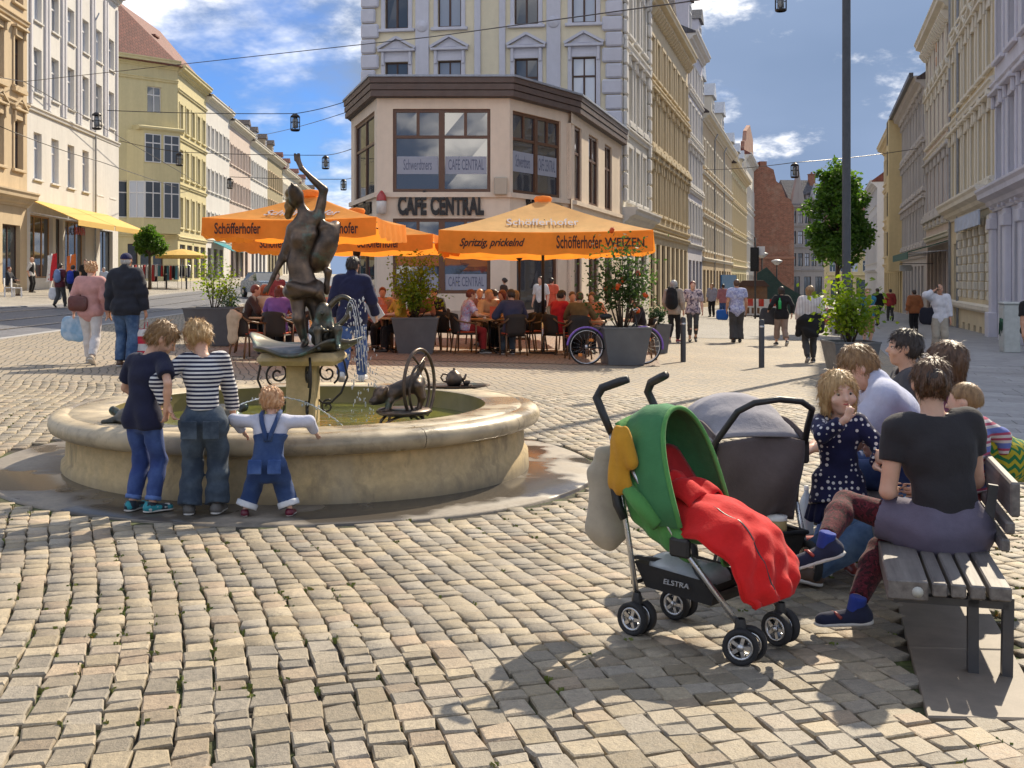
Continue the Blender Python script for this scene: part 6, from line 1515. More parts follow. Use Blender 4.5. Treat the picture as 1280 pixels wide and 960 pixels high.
# ---------------------------------------------------------------- cafe chairs and tables
WOOD = simple('chair_wood', (.16, .085, .04), .5, .25); WICK = NT('wicker_dark'); _w = WICK.wave(70, WICK.coord((1, 1, 1)), 1, 'Z'); _w2 = WICK.wave(70, None, 1, 'X'); WICK.color(WICK.mix(WICK.math('MULTIPLY', _w, _w2), (.018, .014, .012), (.07, .05, .04))); WICK.rough(.6); WICK.bump(_w, .4, .01); WICK = WICK.mat
CUSH = simple('cushion_red', (.42, .07, .03), .85, .2)
def cafe_chair():
    c = empty('cafe_chair', (0, 0, 0)); 
    for sx in (-1, 1):
        part('leg', MB().tube([(sx*.22, .20, .0), (sx*.23, .20, .30), (sx*.25, .19, .64)], .018, 7), WOOD, c); part('leg', MB().tube([(sx*.23, -.26, .0), (sx*.21, -.20, .42)], .018, 7), WOOD, c)
        part('armrest', MB().tube([(sx*.25, .22, .64), (sx*.27, .0, .66), (sx*.25, -.2, .70), (sx*.18, -.27, .78)], .019, 7), WOOD, c)
    part('seat', MB().bbox(-.23, .23, -.22, .23, .40, .44, .02), WICK, c); part('cushion', MB().bbox(-.21, .21, -.2, .21, .441, .475, .016), CUSH, c)
    vs = []; fs = []; n = 10
    for k, t in ((0, 0), (1, .022)):
        for j in range(6):
            for i in range(n+1):
                a = R(-62+124*i/n); z = .42+.46*j/5*(1-.10*(i/n*2-1)**2); r = .26+.02*j/5-t; vs.append((r*.95*math.sin(a), -.02-r*math.cos(a)-.05*j/5, z))
    w = n+1; o = 6*w
    for j in range(5):
        for i in range(n): q = j*w+i; fs.append((q, q+1, q+w+1, q+w)); fs.append((o+q, o+q+w, o+q+w+1, o+q+1))
    for i in range(n): q = 5*w+i; fs.append((q, q+1, o+q+1, o+q)); fs.append((i+1, i, o+i, o+i+1))
    for j in range(5): q = j*w; fs.append((q, q+w, o+q+w, o+q)); q += n; fs.append((q+w, q, o+q, o+q+w))
    mesh_obj('backrest', vs, fs, WICK, c, True); return c
CH0 = cafe_chair(); CH_USED = [False]
def chair(x, y, rz, label):
    if not CH_USED[0]: c = CH0; CH_USED[0] = True
    else: c = copy_tree(CH0)
    c.location = (x, y, G(x, y)+.004); c.rotation_euler = (0, 0, rz); tag(c, label, 'chair', 'wicker chairs on the cafe terrace'); return c
TOPW = simple('table_top_wood', (.36, .20, .09), .4, .25)
def cafe_table():
    t = empty('cafe_table'); part('tabletop', MB().lathe([(0, .70), (.44, .70), (.455, .715), (.44, .735), (0, .735)], 28), TOPW, t)
    part('pedestal', MB().tube([(0, 0, .03), (0, 0, .70)], .03, 8), POLE, t)
    for k in range(4): a = k*math.pi/2+.6; part('foot', MB().tube([(0, 0, .08), (.3*math.cos(a), .3*math.sin(a), .02)], .02, 6), POLE, t)
    return t
TB0 = cafe_table(); TB_USED = [False]
PORC = simple('porcelain', (.75, .73, .7), .25, 0, bump=0)
def table(x, y, label, things=()):
    if not TB_USED[0]: t = TB0; TB_USED[0] = True
    else: t = copy_tree(TB0)
    z = G(x, y)+.004; t.location = (x, y, z); tag(t, label, 'table', 'round tables on the cafe terrace')
    for k, (kind, dx, dy, lb) in enumerate(things):
        if kind == 'cup': m = MB().lathe([(0, .0), (.055, .003), (.06, .012), (.03, .012), (.042, .07), (.036, .07), (.02, .02), (0, .02)], 12); o = m.build('coffee_cup', [PORC], None, (x+dx, y+dy, z+.735)); tag(o, lb, 'cup')
        if kind == 'glass': m = MB().lathe([(0, 0), (.03, .0), (.034, .15), (.03, .15), (.026, .02), (0, .02)], 12); o = m.build('beer_glass', [simple('beer', (.55, .26, .04), .1, 0, bump=0)], None, (x+dx, y+dy, z+.735)); tag(o, lb, 'glass')
        if kind == 'menu': m = MB().add([(-.10, .0, 0), (.10, .0, 0), (.10, .05, .26), (-.10, .05, .26), (.10, .1, 0), (-.10, .1, 0)], [(0, 1, 2, 3), (3, 2, 4, 5), (0, 5, 4, 1), (1, 4, 2), (0, 3, 5)]); o = m.build('menu_card', [simple('menu_red', (.55, .10, .03), .5)], None, (x+dx, y+dy, z+.735)); tag(o, lb, 'menu')
    return t

# ---------------------------------------------------------------- planters and plants
POTG = simple('planter_grey', (.115, .118, .125), .5, .18, 3, .2); SOIL = simple('soil', (.03, .022, .015), .95)
def pot(label, px, py, wpx, hpx, rz=0.0, taper=.74, mat=None, n=4, group='grey planters on the square'):
    b = gp(px, py); s = F/b.y; w = wpx/s/2; h = hpx/s; o = empty('planter', b, rz, label, 'planter', group); a0 = math.pi/4 if n == 4 else 0; k = math.sqrt(2) if n == 4 else 1
    ring = lambda r, z: [(r*k*math.cos(a0+2*math.pi*i/n), r*k*math.sin(a0+2*math.pi*i/n), z) for i in range(n)]
    vs = ring(w*taper, 0)+ring(w, h-.03)+ring(w*1.03, h-.03)+ring(w*1.03, h)+ring(w*.92, h)+ring(w*.90, h-.06); fs = [tuple(range(n))[::-1]]
    for r in range(5):
        for i in range(n): j = (i+1) % n; fs.append((r*n+i, r*n+j, (r+1)*n+j, (r+1)*n+i))
    mesh_obj('pot', vs, fs, mat or POTG, o, n > 6); mesh_obj('soil', ring(w*.91, h-.05), [tuple(range(n))], SOIL, o); return b, w, h, o
def leaf_mat(name, c1, c2, tr=.45):
    t = NT(name); c = t.mix(t.island(), c1, c2); t.color(c); t.rough(.5); t.set(Specular_IOR_Level=.4)
    tl = t.N.new('ShaderNodeBsdfTranslucent'); t.put(tl.inputs[0], t.hsv(c, sat=1.1, val=1.7)); ms = t.N.new('ShaderNodeMixShader'); ms.inputs[0].default_value = tr
    t.L.new(t.b.outputs[0], ms.inputs[1]); t.L.new(tl.outputs[0], ms.inputs[2]); t.L.new(ms.outputs[0], t.out.inputs[0]); return t.mat
LEAF_Y = leaf_mat('leaf_yellow_green', (.22, .28, .026), (.10, .17, .02), .55); LEAF_D = leaf_mat('leaf_dark', (.035, .075, .02), (.075, .12, .03)); LEAF_T = leaf_mat('leaf_tree', (.055, .125, .018), (.11, .19, .03), .5); LEAF_C = leaf_mat('leaf_conifer', (.02, .055, .02), (.035, .08, .03), .2)
BARK = simple('bark', (.085, .06, .04), .9, .3, 12, .6)
def leaves(pos, size, rg, flat=.35):
    """pos: list of points; returns folded leaf geometry"""
    n = len(pos); P = np.array(pos); d = rg.normal(size=(n, 3)); d[:, 2] = d[:, 2]*.6-.25; d /= np.linalg.norm(d, axis=1)[:, None]
    u = np.cross(d, rg.normal(size=(n, 3))); u /= np.linalg.norm(u, axis=1)[:, None]; nn = np.cross(d, u); s = size*rg.uniform(.65, 1.3, n)[:, None]
    a = P; b = P+d*s*.5+u*s*.30+nn*s*.08; c = P+d*s; e = P+d*s*.5-u*s*.30+nn*s*.08
    V = np.stack([a, b, c, e], 1).reshape(-1, 3); Q = np.arange(4*n).reshape(n, 4); return V, Q
def shrub(label, base, h, spread, nst, nl, size, mat, seed, flowers=None, shape=None, name='shrub', lean=0.0):
    rg = np.random.RandomState(seed); r2 = random.Random(seed); o = empty(name, base, 0, label, 'plant'); m = MB(); pos = []
    for k in range(nst):
        a = r2.uniform(0, 6.28); q = spread*(r2.random()**.6); tip = Vector((q*math.cos(a)+lean*h, q*math.sin(a), h*r2.uniform(.55, 1.0)*(1-.35*(q/spread)**2 if spread else 1))); b0 = Vector((tip.x*.15, tip.y*.15, 0)); mid = b0.lerp(tip, .5)+Vector((r2.gauss(0, .05), r2.gauss(0, .05), h*.05))
        pts = [b0, b0.lerp(mid, .6), mid, mid.lerp(tip, .5)+Vector((r2.gauss(0, .03), r2.gauss(0, .03), 0)), tip]; m.tube(pts, [.012, .010, .008, .005, .003], 5)
        for _ in range(nl//nst):
            t = r2.uniform(.22, 1.0)**.8; i = min(3, int(t*4)); p = pts[i].lerp(pts[i+1], t*4-i); sp = .05+.13*t*spread/.5; pos.append((p.x+r2.gauss(0, sp), p.y+r2.gauss(0, sp), max(.02, p.z+r2.gauss(0, sp*.8))))
    part('stem', m, BARK, o); V, Q = leaves(pos, size, rg); f = quad_mesh('foliage', V, Q, mat, o, False); tag(f, kind='stuff')
    if flowers:
        n, fm, fs_ = flowers
        for k in range(n): p = pos[r2.randrange(len(pos))]; mm = MB(); [mm.ball((r2.gauss(0, .02), r2.gauss(0, .02), r2.gauss(0, .02)), fs_*r2.uniform(.5, 1), 6, 4) for _ in range(4)]; part('flower', mm, fm, o, (p[0], p[1]-.1, p[2]))
    return o
def planted(label_pot, label_plant, px, py, w, h, plant_h, spread, seed, mat, nl=900, size=.085, flowers=None, rz=0, nst=12, lean=0.0, **k):
    b, hw_, hh_, po = pot(label_pot, px, py, w, h, rz, **k); return shrub(label_plant, (b.x, b.y, b.z+hh_-.05), plant_h, spread, nst, nl, size, mat, seed, flowers, lean=lean)
FLR = simple('flower_orange_red', (.62, .10, .03), .7, .2)
planted('grey square planter beside the left parasol and tram road', 'airy green shrub in the planter left of the bronze statue', 267, 431, 62, 47, 1.35, .52, 1, LEAF_Y, 620, .075, rz=R(3), nst=9, lean=-.02)
planted('grey square planter between the two front parasols', 'bright yellow green shrub in the planter between the parasols', 520, 441, 57, 45, 1.50, .52, 2, LEAF_Y, 1700, .085, rz=R(2), nst=16)
planted('grey square planter in front of the purple bicycle', 'rose bush with orange blooms in the planter before the bicycle', 778, 455, 60, 47, 1.85, .62, 3, LEAF_D, 1700, .085, (9, FLR, .05), R(8), 18)
planted('grey square planter at the foot of the tall lamp post', 'light green leafy shrub under the tall lamp post', 1063, 472, 57, 46, 1.20, .60, 4, LEAF_Y, 1100, .11, rz=R(2), nst=13)
planted('small dark tapered planter beside the bollard', 'little dark conifer in the small tapered planter', 822, 441, 25, 36, .48, .15, 5, LEAF_C, 900, .06, nst=14, taper=.72, n=4, rz=R(20))
planted('small dark pot behind the airy shrub planter', 'dark trailing ivy shrub behind the left planter', 290, 422, 22, 30, .75, .28, 6, LEAF_C, 420, .07, nst=7, lean=-.1)
# ---------------------------------------------------------------- trees
def tree(label, base, trunk_h, crown_c, rad, n, size, seed, mat=LEAF_T, tr=.11, top=1.6, lob=110):
    o = empty('tree', base, 0, label, 'tree'); r2 = random.Random(seed); rg = np.random.RandomState(seed); m = MB(); cz = crown_c
    m.tube([(0, 0, -.1), (.02, 0, trunk_h*.6), (0, .02, trunk_h), (.05, 0, cz+rad[2]*.5)], [tr, tr*.8, tr*.7, tr*.2], 9); pos = []
    lobes = []
    for k in range(lob):
        d = Vector((r2.gauss(0, 1), r2.gauss(0, 1), r2.gauss(0, 1))).normalized(); q = r2.uniform(.45, .84)+(.14 if k % 6 == 0 else 0); c = Vector((d.x*rad[0]*q, d.y*rad[1]*q, cz+d.z*rad[2]*q)); 
        if c.z > cz: c.x *= 1-.30*(c.z-cz)/rad[2]*top; c.y *= 1-.30*(c.z-cz)/rad[2]*top
        else: c.x *= 1+.12*top*(cz-c.z)/rad[2]
        lobes.append(c); st = Vector((0, 0, max(trunk_h*.8, min(c.z-.4, cz)))); m.tube([st, st.lerp(c, .5)+Vector((0, 0, .1)), c], [tr*.35, tr*.2, tr*.06], 5)
    for k in range(n):
        li = r2.randrange(len(lobes)); c = lobes[li]; s = rad[0]*(.13+.15*((li*37 % 11)/10)); v = Vector((r2.gauss(0, 1), r2.gauss(0, 1), r2.gauss(0, 1))).normalized()*s*r2.uniform(.6, 1.25); pos.append((c.x+v.x, c.y+v.y, c.z+v.z*1.1))
    part('trunk', m, BARK, o); V, Q = leaves(pos, size, rg); f = quad_mesh('crown', V, Q, mat, o, False); tag(f, kind='stuff'); return o
tb = Vector((pt(1047, 348, 40).x, 40)); tree('clipped oval street tree behind the tall lamp post', (tb.x, tb.y, G(*tb)), 2.0, 4.15, (1.25, 1.25, 2.15), 17000, .15, 4, top=1.2)
tb = Vector((pt(187, 348, 72).x, 72)); tree('small round clipped tree in front of the yellow corner house', (tb.x, tb.y, G(*tb)), 1.9, pt(187, 303, 72).z-G(*tb), (1.05, 1.05, 1.05), 6000, .2, 5, top=.2, lob=60)
# ---------------------------------------------------------------- bollards, lamp post, lanterns and wires
BOLL = simple('bollard_grey', (.055, .058, .066), .55, .15, metal=.1)
for px, py, hpx, lb in ((854, 452, 56, 'grey steel bollard beside the small conifer'), (952, 459, 60, 'grey steel bollard alone in the street mouth')):
    b = gp(px, py); h = hpx*b.y/F; o = empty('bollard', b, 0, lb, 'bollard', 'steel bollards across the street mouth'); part('post', MB().lathe([(.055, -.05), (.055, h-.04), (.045, h-.005), (0, h)], 14), BOLL, o); part('collar', MB().lathe([(.0565, h-.16), (.058, h-.155), (.058, h-.13), (.0565, h-.125)], 14), STEEL, o)
for px, py, hpx, lb in ((208, 361, 20, 'thin bollard near the round tree on the far pavement'), (233, 362, 20, 'thin bollard in front of the clothes racks')):
    b = gp(px, py); h = hpx*b.y/F; o = empty('bollard', b, 0, lb, 'bollard', 'thin bollards on the far pavement'); part('post', MB().lathe([(.06, -.05), (.06, h-.04), (0, h)], 10), BOLL, o); part('cap', MB().lathe([(.065, h-.12), (.065, h-.06)], 10), STEEL, o)
b = Vector((pt(1058, 348, 21.8).x, 21.8)); lp = empty('lamp_post', (b.x, b.y, G(*b)), 0, 'tall dark steel lamp post rising behind the right planter', 'lamp post')
part('pole', MB().lathe([(.115, -.05), (.11, 1.2), (.105, 1.25), (.082, 1.3), (.078, 11.5)], 18), BOLL, lp); part('collar', MB().lathe([(.13, 1.18), (.13, 1.28)], 18), POLE, lp); part('arm', MB().tube([(0, 0, 11.3), (-.4, 0, 11.7), (-1.4, 0, 11.8)], .04, 8), BOLL, lp); part('lamp_head', MB().bbox(-1.9, -1.3, -.15, .15, 11.7, 11.85, .04), BOLL, lp)
LGL = simple('lantern_glass', (.30, .32, .34), .15, .1, bump=0)
def lantern(label, px, py, Y, hpx, group='lanterns hung over the streets'):
    p = pt(px, py, Y); h = hpx*Y/F; r = h*.27; o = empty('hanging_lantern', p, 0, label, 'lantern', group); n = 8
    part('cap', MB().lathe([(r*1.0, h*.30), (r*1.02, h*.33), (r*.6, h*.45), (r*.2, h*.5), (0, h*.5)], 12), POLE, o); part('rim', MB().lathe([(r*.8, -h*.5), (r, -h*.46), (r, -h*.40), (r*.8, -h*.40), (0, -h*.42)], 12), POLE, o)
    m = MB(); [m.tube([(r*.97*math.cos(6.283*k/n), r*.97*math.sin(6.283*k/n), -h*.42), (r*.97*math.cos(6.283*k/n), r*.97*math.sin(6.283*k/n), h*.32)], r*.06, 4) for k in range(n)]; m.lathe([(r, -.02*h), (r*1.01, .0), (r, .02*h)], 12); part('cage', m, POLE, o)
    part('bulb', MB().lathe([(0, -h*.36), (r*.55, -h*.3), (r*.6, 0), (r*.4, h*.26), (0, h*.28)], 12), LGL, o)
lantern('lantern hanging in the sky left of the cafe, largest of its row', 369, 153, 46, 22); lantern('middle lantern left of the cafe above the bronze hand', 407, 203, 60, 17); lantern('smallest lantern left of the cafe near its wall', 429.5, 231, 72, 14)
lantern('lantern in front of the white house downpipe', 121, 151, 46, 22); lantern('lantern in front of the yellow wing', 224.5, 199, 60, 17); lantern('lantern in front of the white and beige houses', 287.5, 229, 72, 14)
lantern('big lantern cut by the top edge of the view', 976, 1, 21, 27); lantern('lantern over the far end of the right street', 993.5, 213, 60, 19)
def wire(label, pts, sag=.0, r=.012):
    P = []; q = [pt(*p) for p in pts]
    for i in range(len(q)-1):
        for k in range(8): t = k/8; P.append(q[i].lerp(q[i+1], t)-Vector((0, 0, sag*4*t*(1-t))))
    P.append(q[-1]); o = MB().tube(P, r, 5).build('wire', [POLE]); tag(o, label, 'wire', 'wires strung across the streets')
wire('long wire crossing in front of the corner house to the big lantern', [(30, 102, 60), (540, 46, 37), (976, -14, 21)], 0, .016)
wire('wire from the white house sloping down along the left street', [(0, 97, 52), (30, 102, 60), (222, 213, 90), (300, 262, 150)], .0, .022); wire('lower wire along the left street in front of the white house', [(0, 158, 55), (125, 202, 60), (262, 246, 130)], .1, .022)
wire('wire with the largest lantern from the white house to the cafe', [(134, 138, 46), (369, 142, 46), (432, 127, 44)], .05, .016); wire('wire with the middle lantern', [(150, 176, 62), (224, 190, 60), (407, 194, 60), (440, 186, 50)], .05, .018); wire('wire with the smallest lantern', [(287, 221, 72), (429, 224, 72), (446, 220, 56)], .05, .02)
wire('faint wire from the left roofs to the cafe fascia', [(320, 170, 70), (434, 140, 43)], .1, .014); wire('wire holding the far lantern in the right street', [(880, 212, 80), (993, 203, 60), (1150, 185, 70)], .1, .02)
# ---------------------------------------------------------------- bicycle behind the rose planter
PURP = simple('purple_paint', (.20, .10, .42), .3, .1, bump=0); RUB = simple('rubber', (.02, .02, .022), .8, .1); REFL = simple('reflector_orange', (.75, .22, .03), .3, 0, bump=0)
def bicycle():
    wl = gp(733, 449); wl.y = 21.4; wl = Vector(((733-640)/F*21.4, 21.4, G(2, 21.4))); wr = Vector(((805-640)/F*21.6, 21.6, G(2.5, 21.6))); L = (wr-wl).length; o = empty('bicycle', wl, math.atan2(wr.y-wl.y, wr.x-wl.x), 'city bicycle with purple mudguards parked behind the rose planter', 'bicycle'); r = .345
    def circ(c, rr, a0=0, a1=360, n=36): return [(c[0]+rr*math.cos(R(a0+(a1-a0)*i/n)), 0, c[1]+rr*math.sin(R(a0+(a1-a0)*i/n))) for i in range(n+(0 if a1-a0 == 360 else 1))]
    for cx in (0, L):
        w = part('wheel', MB().tube(circ((cx, r), r-.03), .012, 6, closed=True), STEEL, o); part('tyre', MB().tube(circ((cx, r), r-.012), .019, 7, closed=True), RUB, w); m = MB(); [m.tube([(cx, .0, r), (cx+(r-.04)*math.cos(k*.35), 0, r+(r-.04)*math.sin(k*.35))], .0013, 3) for k in range(18)]; m.lathe([(.0, -.04), (.03, -.04), (.03, .04), (0, .04)], 10, (cx, 0, r)); part('spokes', m, STEEL, w)
        part('reflector', MB().bbox(cx+.05, cx+.14, -.02, .02, r+.10, r+.16, .01).bbox(cx-.16, cx-.08, -.02, .02, r-.18, r-.12, .01), REFL, w)
        part('mudguard', MB().tube(circ((cx, r), r+.03, 20 if cx == 0 else -10, 175 if cx == 0 else 150), .022, 6), PURP, o)
    part('frame', MB().tube([(0, 0, r), (.45, 0, .30), (.40, 0, .85), (0, 0, r)], .018, 7).tube([(.45, 0, .30), (L-.16, 0, .80)], .022, 7).tube([(L-.18, 0, .95), (L-.14, 0, .72), (L, 0, r)], .018, 7), RUB, o)
    part('saddle', MB().ball((.38, 0, .93), .12, 10, 6, sc=(1.1, .8, .45)), RUB, o); part('handlebar', MB().tube([(L-.30, -.28, 1.05), (L-.18, -.2, 1.08), (L-.18, 0, 1.0), (L-.18, .2, 1.08), (L-.30, .28, 1.05)], .013, 7), STEEL, o); part('crank', MB().lathe([(0, -.01), (.09, -.01), (.09, .01), (0, .01)], 16).xform(Matrix.Translation((.45, -.04, .30)) @ Matrix.Rotation(R(90), 4, 'X')), STEEL, o)
bicycle()
# ---------------------------------------------------------------- far street furniture
def at_px(px, Y): x = (px-CX)/F*Y; return Vector((x, Y, G(x, Y)))
ub = empty('utility_box', at_px(1262, 30), A_RR, 'pale grey utility cabinet with graffiti in front of the lavender house', 'cabinet'); UB = simple('cabinet_grey', (.42, .44, .42), .5, .15)
part('body', MB().bbox(-.42, .42, -.2, .2, 0, 1.28, .02), UB, ub); part('lid', MB().bbox(-.45, .45, -.23, .23, 1.28, 1.34, .015), UB, ub); part('door', MB().bbox(-.38, -.01, -.215, -.19, .12, 1.2, .008).bbox(.01, .38, -.215, -.19, .12, 1.2, .008), UB, ub); gm = MB(); r2 = random.Random(4)
for k in range(6): x0 = -.3+k*.1; gm.tube([(x0, -.218, .5+r2.uniform(-.1, .1)), (x0+.06, -.218, .85+r2.uniform(-.1, .1)), (x0+.1, -.218, .6), (x0+.16, -.218, .9)], .014, 4)
part('graffiti', gm, simple('graffiti_green', (.02, .10, .05), .5), ub)
def barrier(px, Y, w, label):
    o = empty('barrier', at_px(px, Y), R(-6), label, 'barrier', 'red and white barriers at the roadworks'); wm = simple('barrier_white', (.72, .7, .68), .5); rm = simple('barrier_red', (.55, .05, .03), .5)
    part('frame', MB().box(-w/2, w/2, -.03, .03, .1, .18).box(-w/2, w/2, -.03, .03, .52, .60), wm, o); n = int(w/.28)
    for k in range(n): x = -w/2+w*(k+.5)/n; part('slat', MB().box(x-.06, x+.06, -.025, .025, .181, .519), wm, o); part('panel', MB().box(x-w/n*.5+.01, x+w/n*.5-.01, -.03, .03, .605, 1.0), rm if k % 2 else wm, o)
    for s_ in (-1, 1): part('foot', MB().bbox(s_*w*.4-.1, s_*w*.4+.1, -.3, .3, 0, .1, .02), RUB, o)
barrier(962, 62, 1.9, 'longer red and white barrier at the roadworks'); barrier(938, 62, .9, 'short red and white barrier beside the brown hut')
hut = empty('hut', at_px(941, 66), R(-10), 'small brown wooden hut behind the barriers', 'hut'); part('wall', MB().box(-.8, .8, -.6, .6, 0, 1.75), WOOD, hut); part('roof', MB().extrude_y([(-.95, 1.7), (.95, 1.7), (.6, 2.05), (-.6, 2.05)], -.75, .75), FRB, hut)
hd_ = empty('hoarding', at_px(970, 72), R(-8), 'dark green site hoarding with sloping top behind the barriers', 'hoarding'); part('panel', MB().extrude_y([(-1.2, 0), (1.9, 0), (1.9, 1.0), (.4, 1.9), (-.6, 3.0), (-1.2, 2.6)], -.05, .05), simple('hoarding_green', (.035, .075, .07), .7), hd_); part('post', MB().box(-1.2, -1.1, .06, .16, 0, 2.9).box(1.7, 1.8, .06, .16, 0, 1.0), WOOD, hd_)
hb2 = empty('hoarding', at_px(911, 86), R(70), 'bright blue hoarding along the yellow green house', 'hoarding'); part('panel', MB().box(-3.5, 3.5, -.05, .05, 0, 2.6), simple('hoarding_blue', (.03, .13, .30), .6), hb2); part('post', MB().box(-3.4, -3.3, .06, .16, 0, 2.6), WOOD, hb2)
tl = empty('traffic_light', at_px(944, 58), R(160), 'black traffic light hanging on a slim mast in the right street', 'traffic light'); part('mast', MB().tube([(0, 0, 0), (0, 0, 4.2)], .05, 8), BOLL, tl); part('housing', MB().bbox(-.16, .16, .1, .3, 2.55, 3.6, .03), RUB, tl); part('shade', MB().bbox(-.22, .22, .2, .24, 2.45, 3.7, .01), RUB, tl); part('plate', MB().box(-.5, -.1, .05, .08, 3.3, 3.75), FRW, tl)
for px, Y, z, lb in ((952.5, 74, 3.6, 'white globe street lamp nearer the traffic light'), (971, 80, 3.3, 'slim street lamp before the brick gable')):
    o = empty('street_lamp', at_px(px, Y), 0, lb, 'street lamp', 'street lamps before the brick gable'); part('pole', MB().tube([(0, 0, 0), (0, 0, z)], .05, 8), BOLL, o); part('lamp_shade', MB().lathe([(.1, 0), (.42, .28), (.40, .32), (.1, .42), (0, .42)], 14, (0, 0, z)), FRW, o)
# cabinet furniture on the far left pavement
for px, Y, c, lb in ((62, 55, (.55, .03, .04), 'red and white flag on a stand by the awning shop'), (86, 56, (.62, .17, .04), 'orange flag on a stand by the awning shop')):
    o = empty('flag', at_px(px, Y), 0, lb, 'flag'); part('pole', MB().tube([(0, 0, 0), (.1, 0, 2.1)], .025, 6), FRW, o); vs = []; fs = []
    for j in range(7):
        for i in range(5): vs.append((-.10+.12*i-.06*j*.3, .10*math.sin(i*1.4+j*.5), 2.0-.22*j+.03*i))
    for j in range(6):
        for i in range(4): k = j*5+i; fs.append((k, k+5, k+6, k+1))
    n = len(vs); vs += [(x, y+.02, z) for x, y, z in vs]; fs += [tuple(q+n for q in f)[::-1] for f in fs]; mesh_obj('cloth', vs, fs, [cloth('flag_'+str(px), 'plain', c), cloth('flag_white', 'plain', (.7, .7, .7))], o, True, [1 if (f[0] % n) % 5 < 2 and px == 62 else 0 for f in fs])
def rack(px, Y, cols, label, seed):
    o = empty('clothes_rack', at_px(px, Y), R(12), label, 'clothes rack', 'clothes racks outside the yellow corner house'); r2 = random.Random(seed); w = 1.7
    part('frame', MB().tube([(-w/2, 0, 0), (-w/2, 0, 1.6), (w/2, 0, 1.6), (w/2, 0, 0)], .02, 6), STEEL, o)
    for k in range(9): x = -w/2+.1+k*(w-.2)/8; c = cols[k % len(cols)]; l = r2.uniform(.7, 1.1); part('garment', MB().add([(x-.03, -.2, 1.55), (x+.05, -.2, 1.55), (x+.07, .2, 1.55), (x-.02, .2, 1.55), (x-.06, -.26, 1.55-l), (x+.08, -.24, 1.55-l), (x+.09, .24, 1.55-l), (x-.05, .26, 1.55-l)], [(0, 1, 2, 3), (7, 6, 5, 4), (0, 4, 5, 1), (1, 5, 6, 2), (2, 6, 7, 3), (3, 7, 4, 0)]), cloth('garment_%d' % (hash(c) % 9999), 'plain', c), o)
rack(180, 74, [(.6, .6, .6), (.5, .05, .05), (.7, .68, .65)], 'clothes rack with pale shirts beside the round tree', 1); rack(206, 76, [(.5, .05, .05), (.02, .02, .03), (.1, .3, .4)], 'clothes rack with red garments', 2); rack(222, 78, [(.03, .03, .04), (.6, .6, .6), (.05, .06, .1)], 'clothes rack with dark garments under the yellow parasol', 3)
b = at_px(227, 76); yp = empty('parasol', b, 0, 'small yellow parasol over the clothes racks on the far pavement', 'parasol'); part('canopy', MB().lathe([(0, 2.75), (.8, 2.6), (1.75, 2.3), (1.74, 2.1), (1.70, 2.28), (.8, 2.55), (0, 2.7)], 12, smooth_=False), CY, yp); part('pole', MB().tube([(0, 0, 0), (0, 0, 2.7)], .03, 6), STEEL, yp)
def car(px, Y, rz, label):
    o = empty('parked_car', at_px(px, Y), rz, label, 'car'); cb = simple('car_silver_blue', (.22, .30, .42), .25, .05, bump=0, metal=.4)
    prof_ = [(-2.0, .35), (2.0, .35), (2.05, .75), (1.95, .95), (1.1, 1.02), (-1.7, 1.05), (-2.0, .9)]; part('body', MB().extrude_y([(x, z) for x, z in prof_], -.82, .82), cb, o)
    part('cabin', MB().add([(-1.65, -.76, 1.03), (1.1, -.76, 1.0), (1.1, .76, 1.0), (-1.65, .76, 1.03), (-1.2, -.6, 1.48), (.35, -.6, 1.5), (.35, .6, 1.5), (-1.2, .6, 1.48)], [(4, 5, 6, 7), (0, 1, 5, 4), (1, 2, 6, 5), (2, 3, 7, 6), (3, 0, 4, 7)]), GLASS, o); part('roof', MB().bbox(-1.22, .37, -.62, .62, 1.482, 1.53, .02), cb, o)
    for x in (-1.25, 1.3):
        for y in (-.8, .8): w = part('wheel', MB().lathe([(0, -.1), (.28, -.1), (.32, -.06), (.32, .06), (.28, .1), (0, .1)], 18).xform(Matrix.Translation((x, y, .32)) @ Matrix.Rotation(R(90), 4, 'X')), RUB, o); part('rim', MB().lathe([(0, -.11), (.19, -.105), (.19, .105), (0, .11)], 12).xform(Matrix.Translation((x, y, .32)) @ Matrix.Rotation(R(90), 4, 'X')), STEEL, w)
    for y in (-.6, .6): part('headlight', MB().bbox(1.98, 2.06, y-.16, y+.16, .72, .86, .02), FRW, o)
    part('bumper', MB().bbox(1.95, 2.12, -.8, .8, .38, .6, .04), RUB, o)
car(330, 66, R(-60), 'silver blue car parked in the left street behind the terrace')
# ---------------------------------------------------------------- people
C_NAVY, C_WHITE, C_BLACK = (.012, .014, .035), (.62, .61, .60), (.014, .013, .014)
JEAN = cloth('jeans_blue', 'denim', (.035, .07, .20), (.085, .15, .33)); JEAND = cloth('jeans_dark', 'denim', (.03, .045, .07), (.09, .12, .155)); JEANL = cloth('jeans_mid', 'denim', (.04, .08, .17), (.12, .19, .30))
TROB = cloth('trousers_black', 'plain', (.016, .015, .017)); TROG = cloth('trousers_grey', 'plain', (.06, .058, .058)); TROBE = cloth('trousers_beige', 'plain', (.30, .245, .17)); TROW = cloth('trousers_white', 'plain', (.62, .60, .60)); TRORED = cloth('trousers_red', 'plain', (.25, .018, .02))
SHB = simple('shoe_black', (.02, .018, .018), .45); SHBR = simple('shoe_brown', (.09, .05, .03), .5); SHW = simple('shoe_white', (.55, .55, .55), .6); SHR = simple('shoe_red', (.32, .04, .03), .5); SHT = cloth('shoe_teal', 'print', (.02, .03, .045), (.03, .25, .30), (.5, .5, .5), 14, .6)
LEATH = simple('leather_brown', (.11, .035, .03), .35, .25)
def stand(label, px, py, top_, rz, **k):
    b = gp(px, py); H = k.pop('H', None) or (py-top_)*b.y/F; v = k.pop('vox', None) or max(.011, .9*b.y/F); return person(label, b, H, R(rz), v, **k)
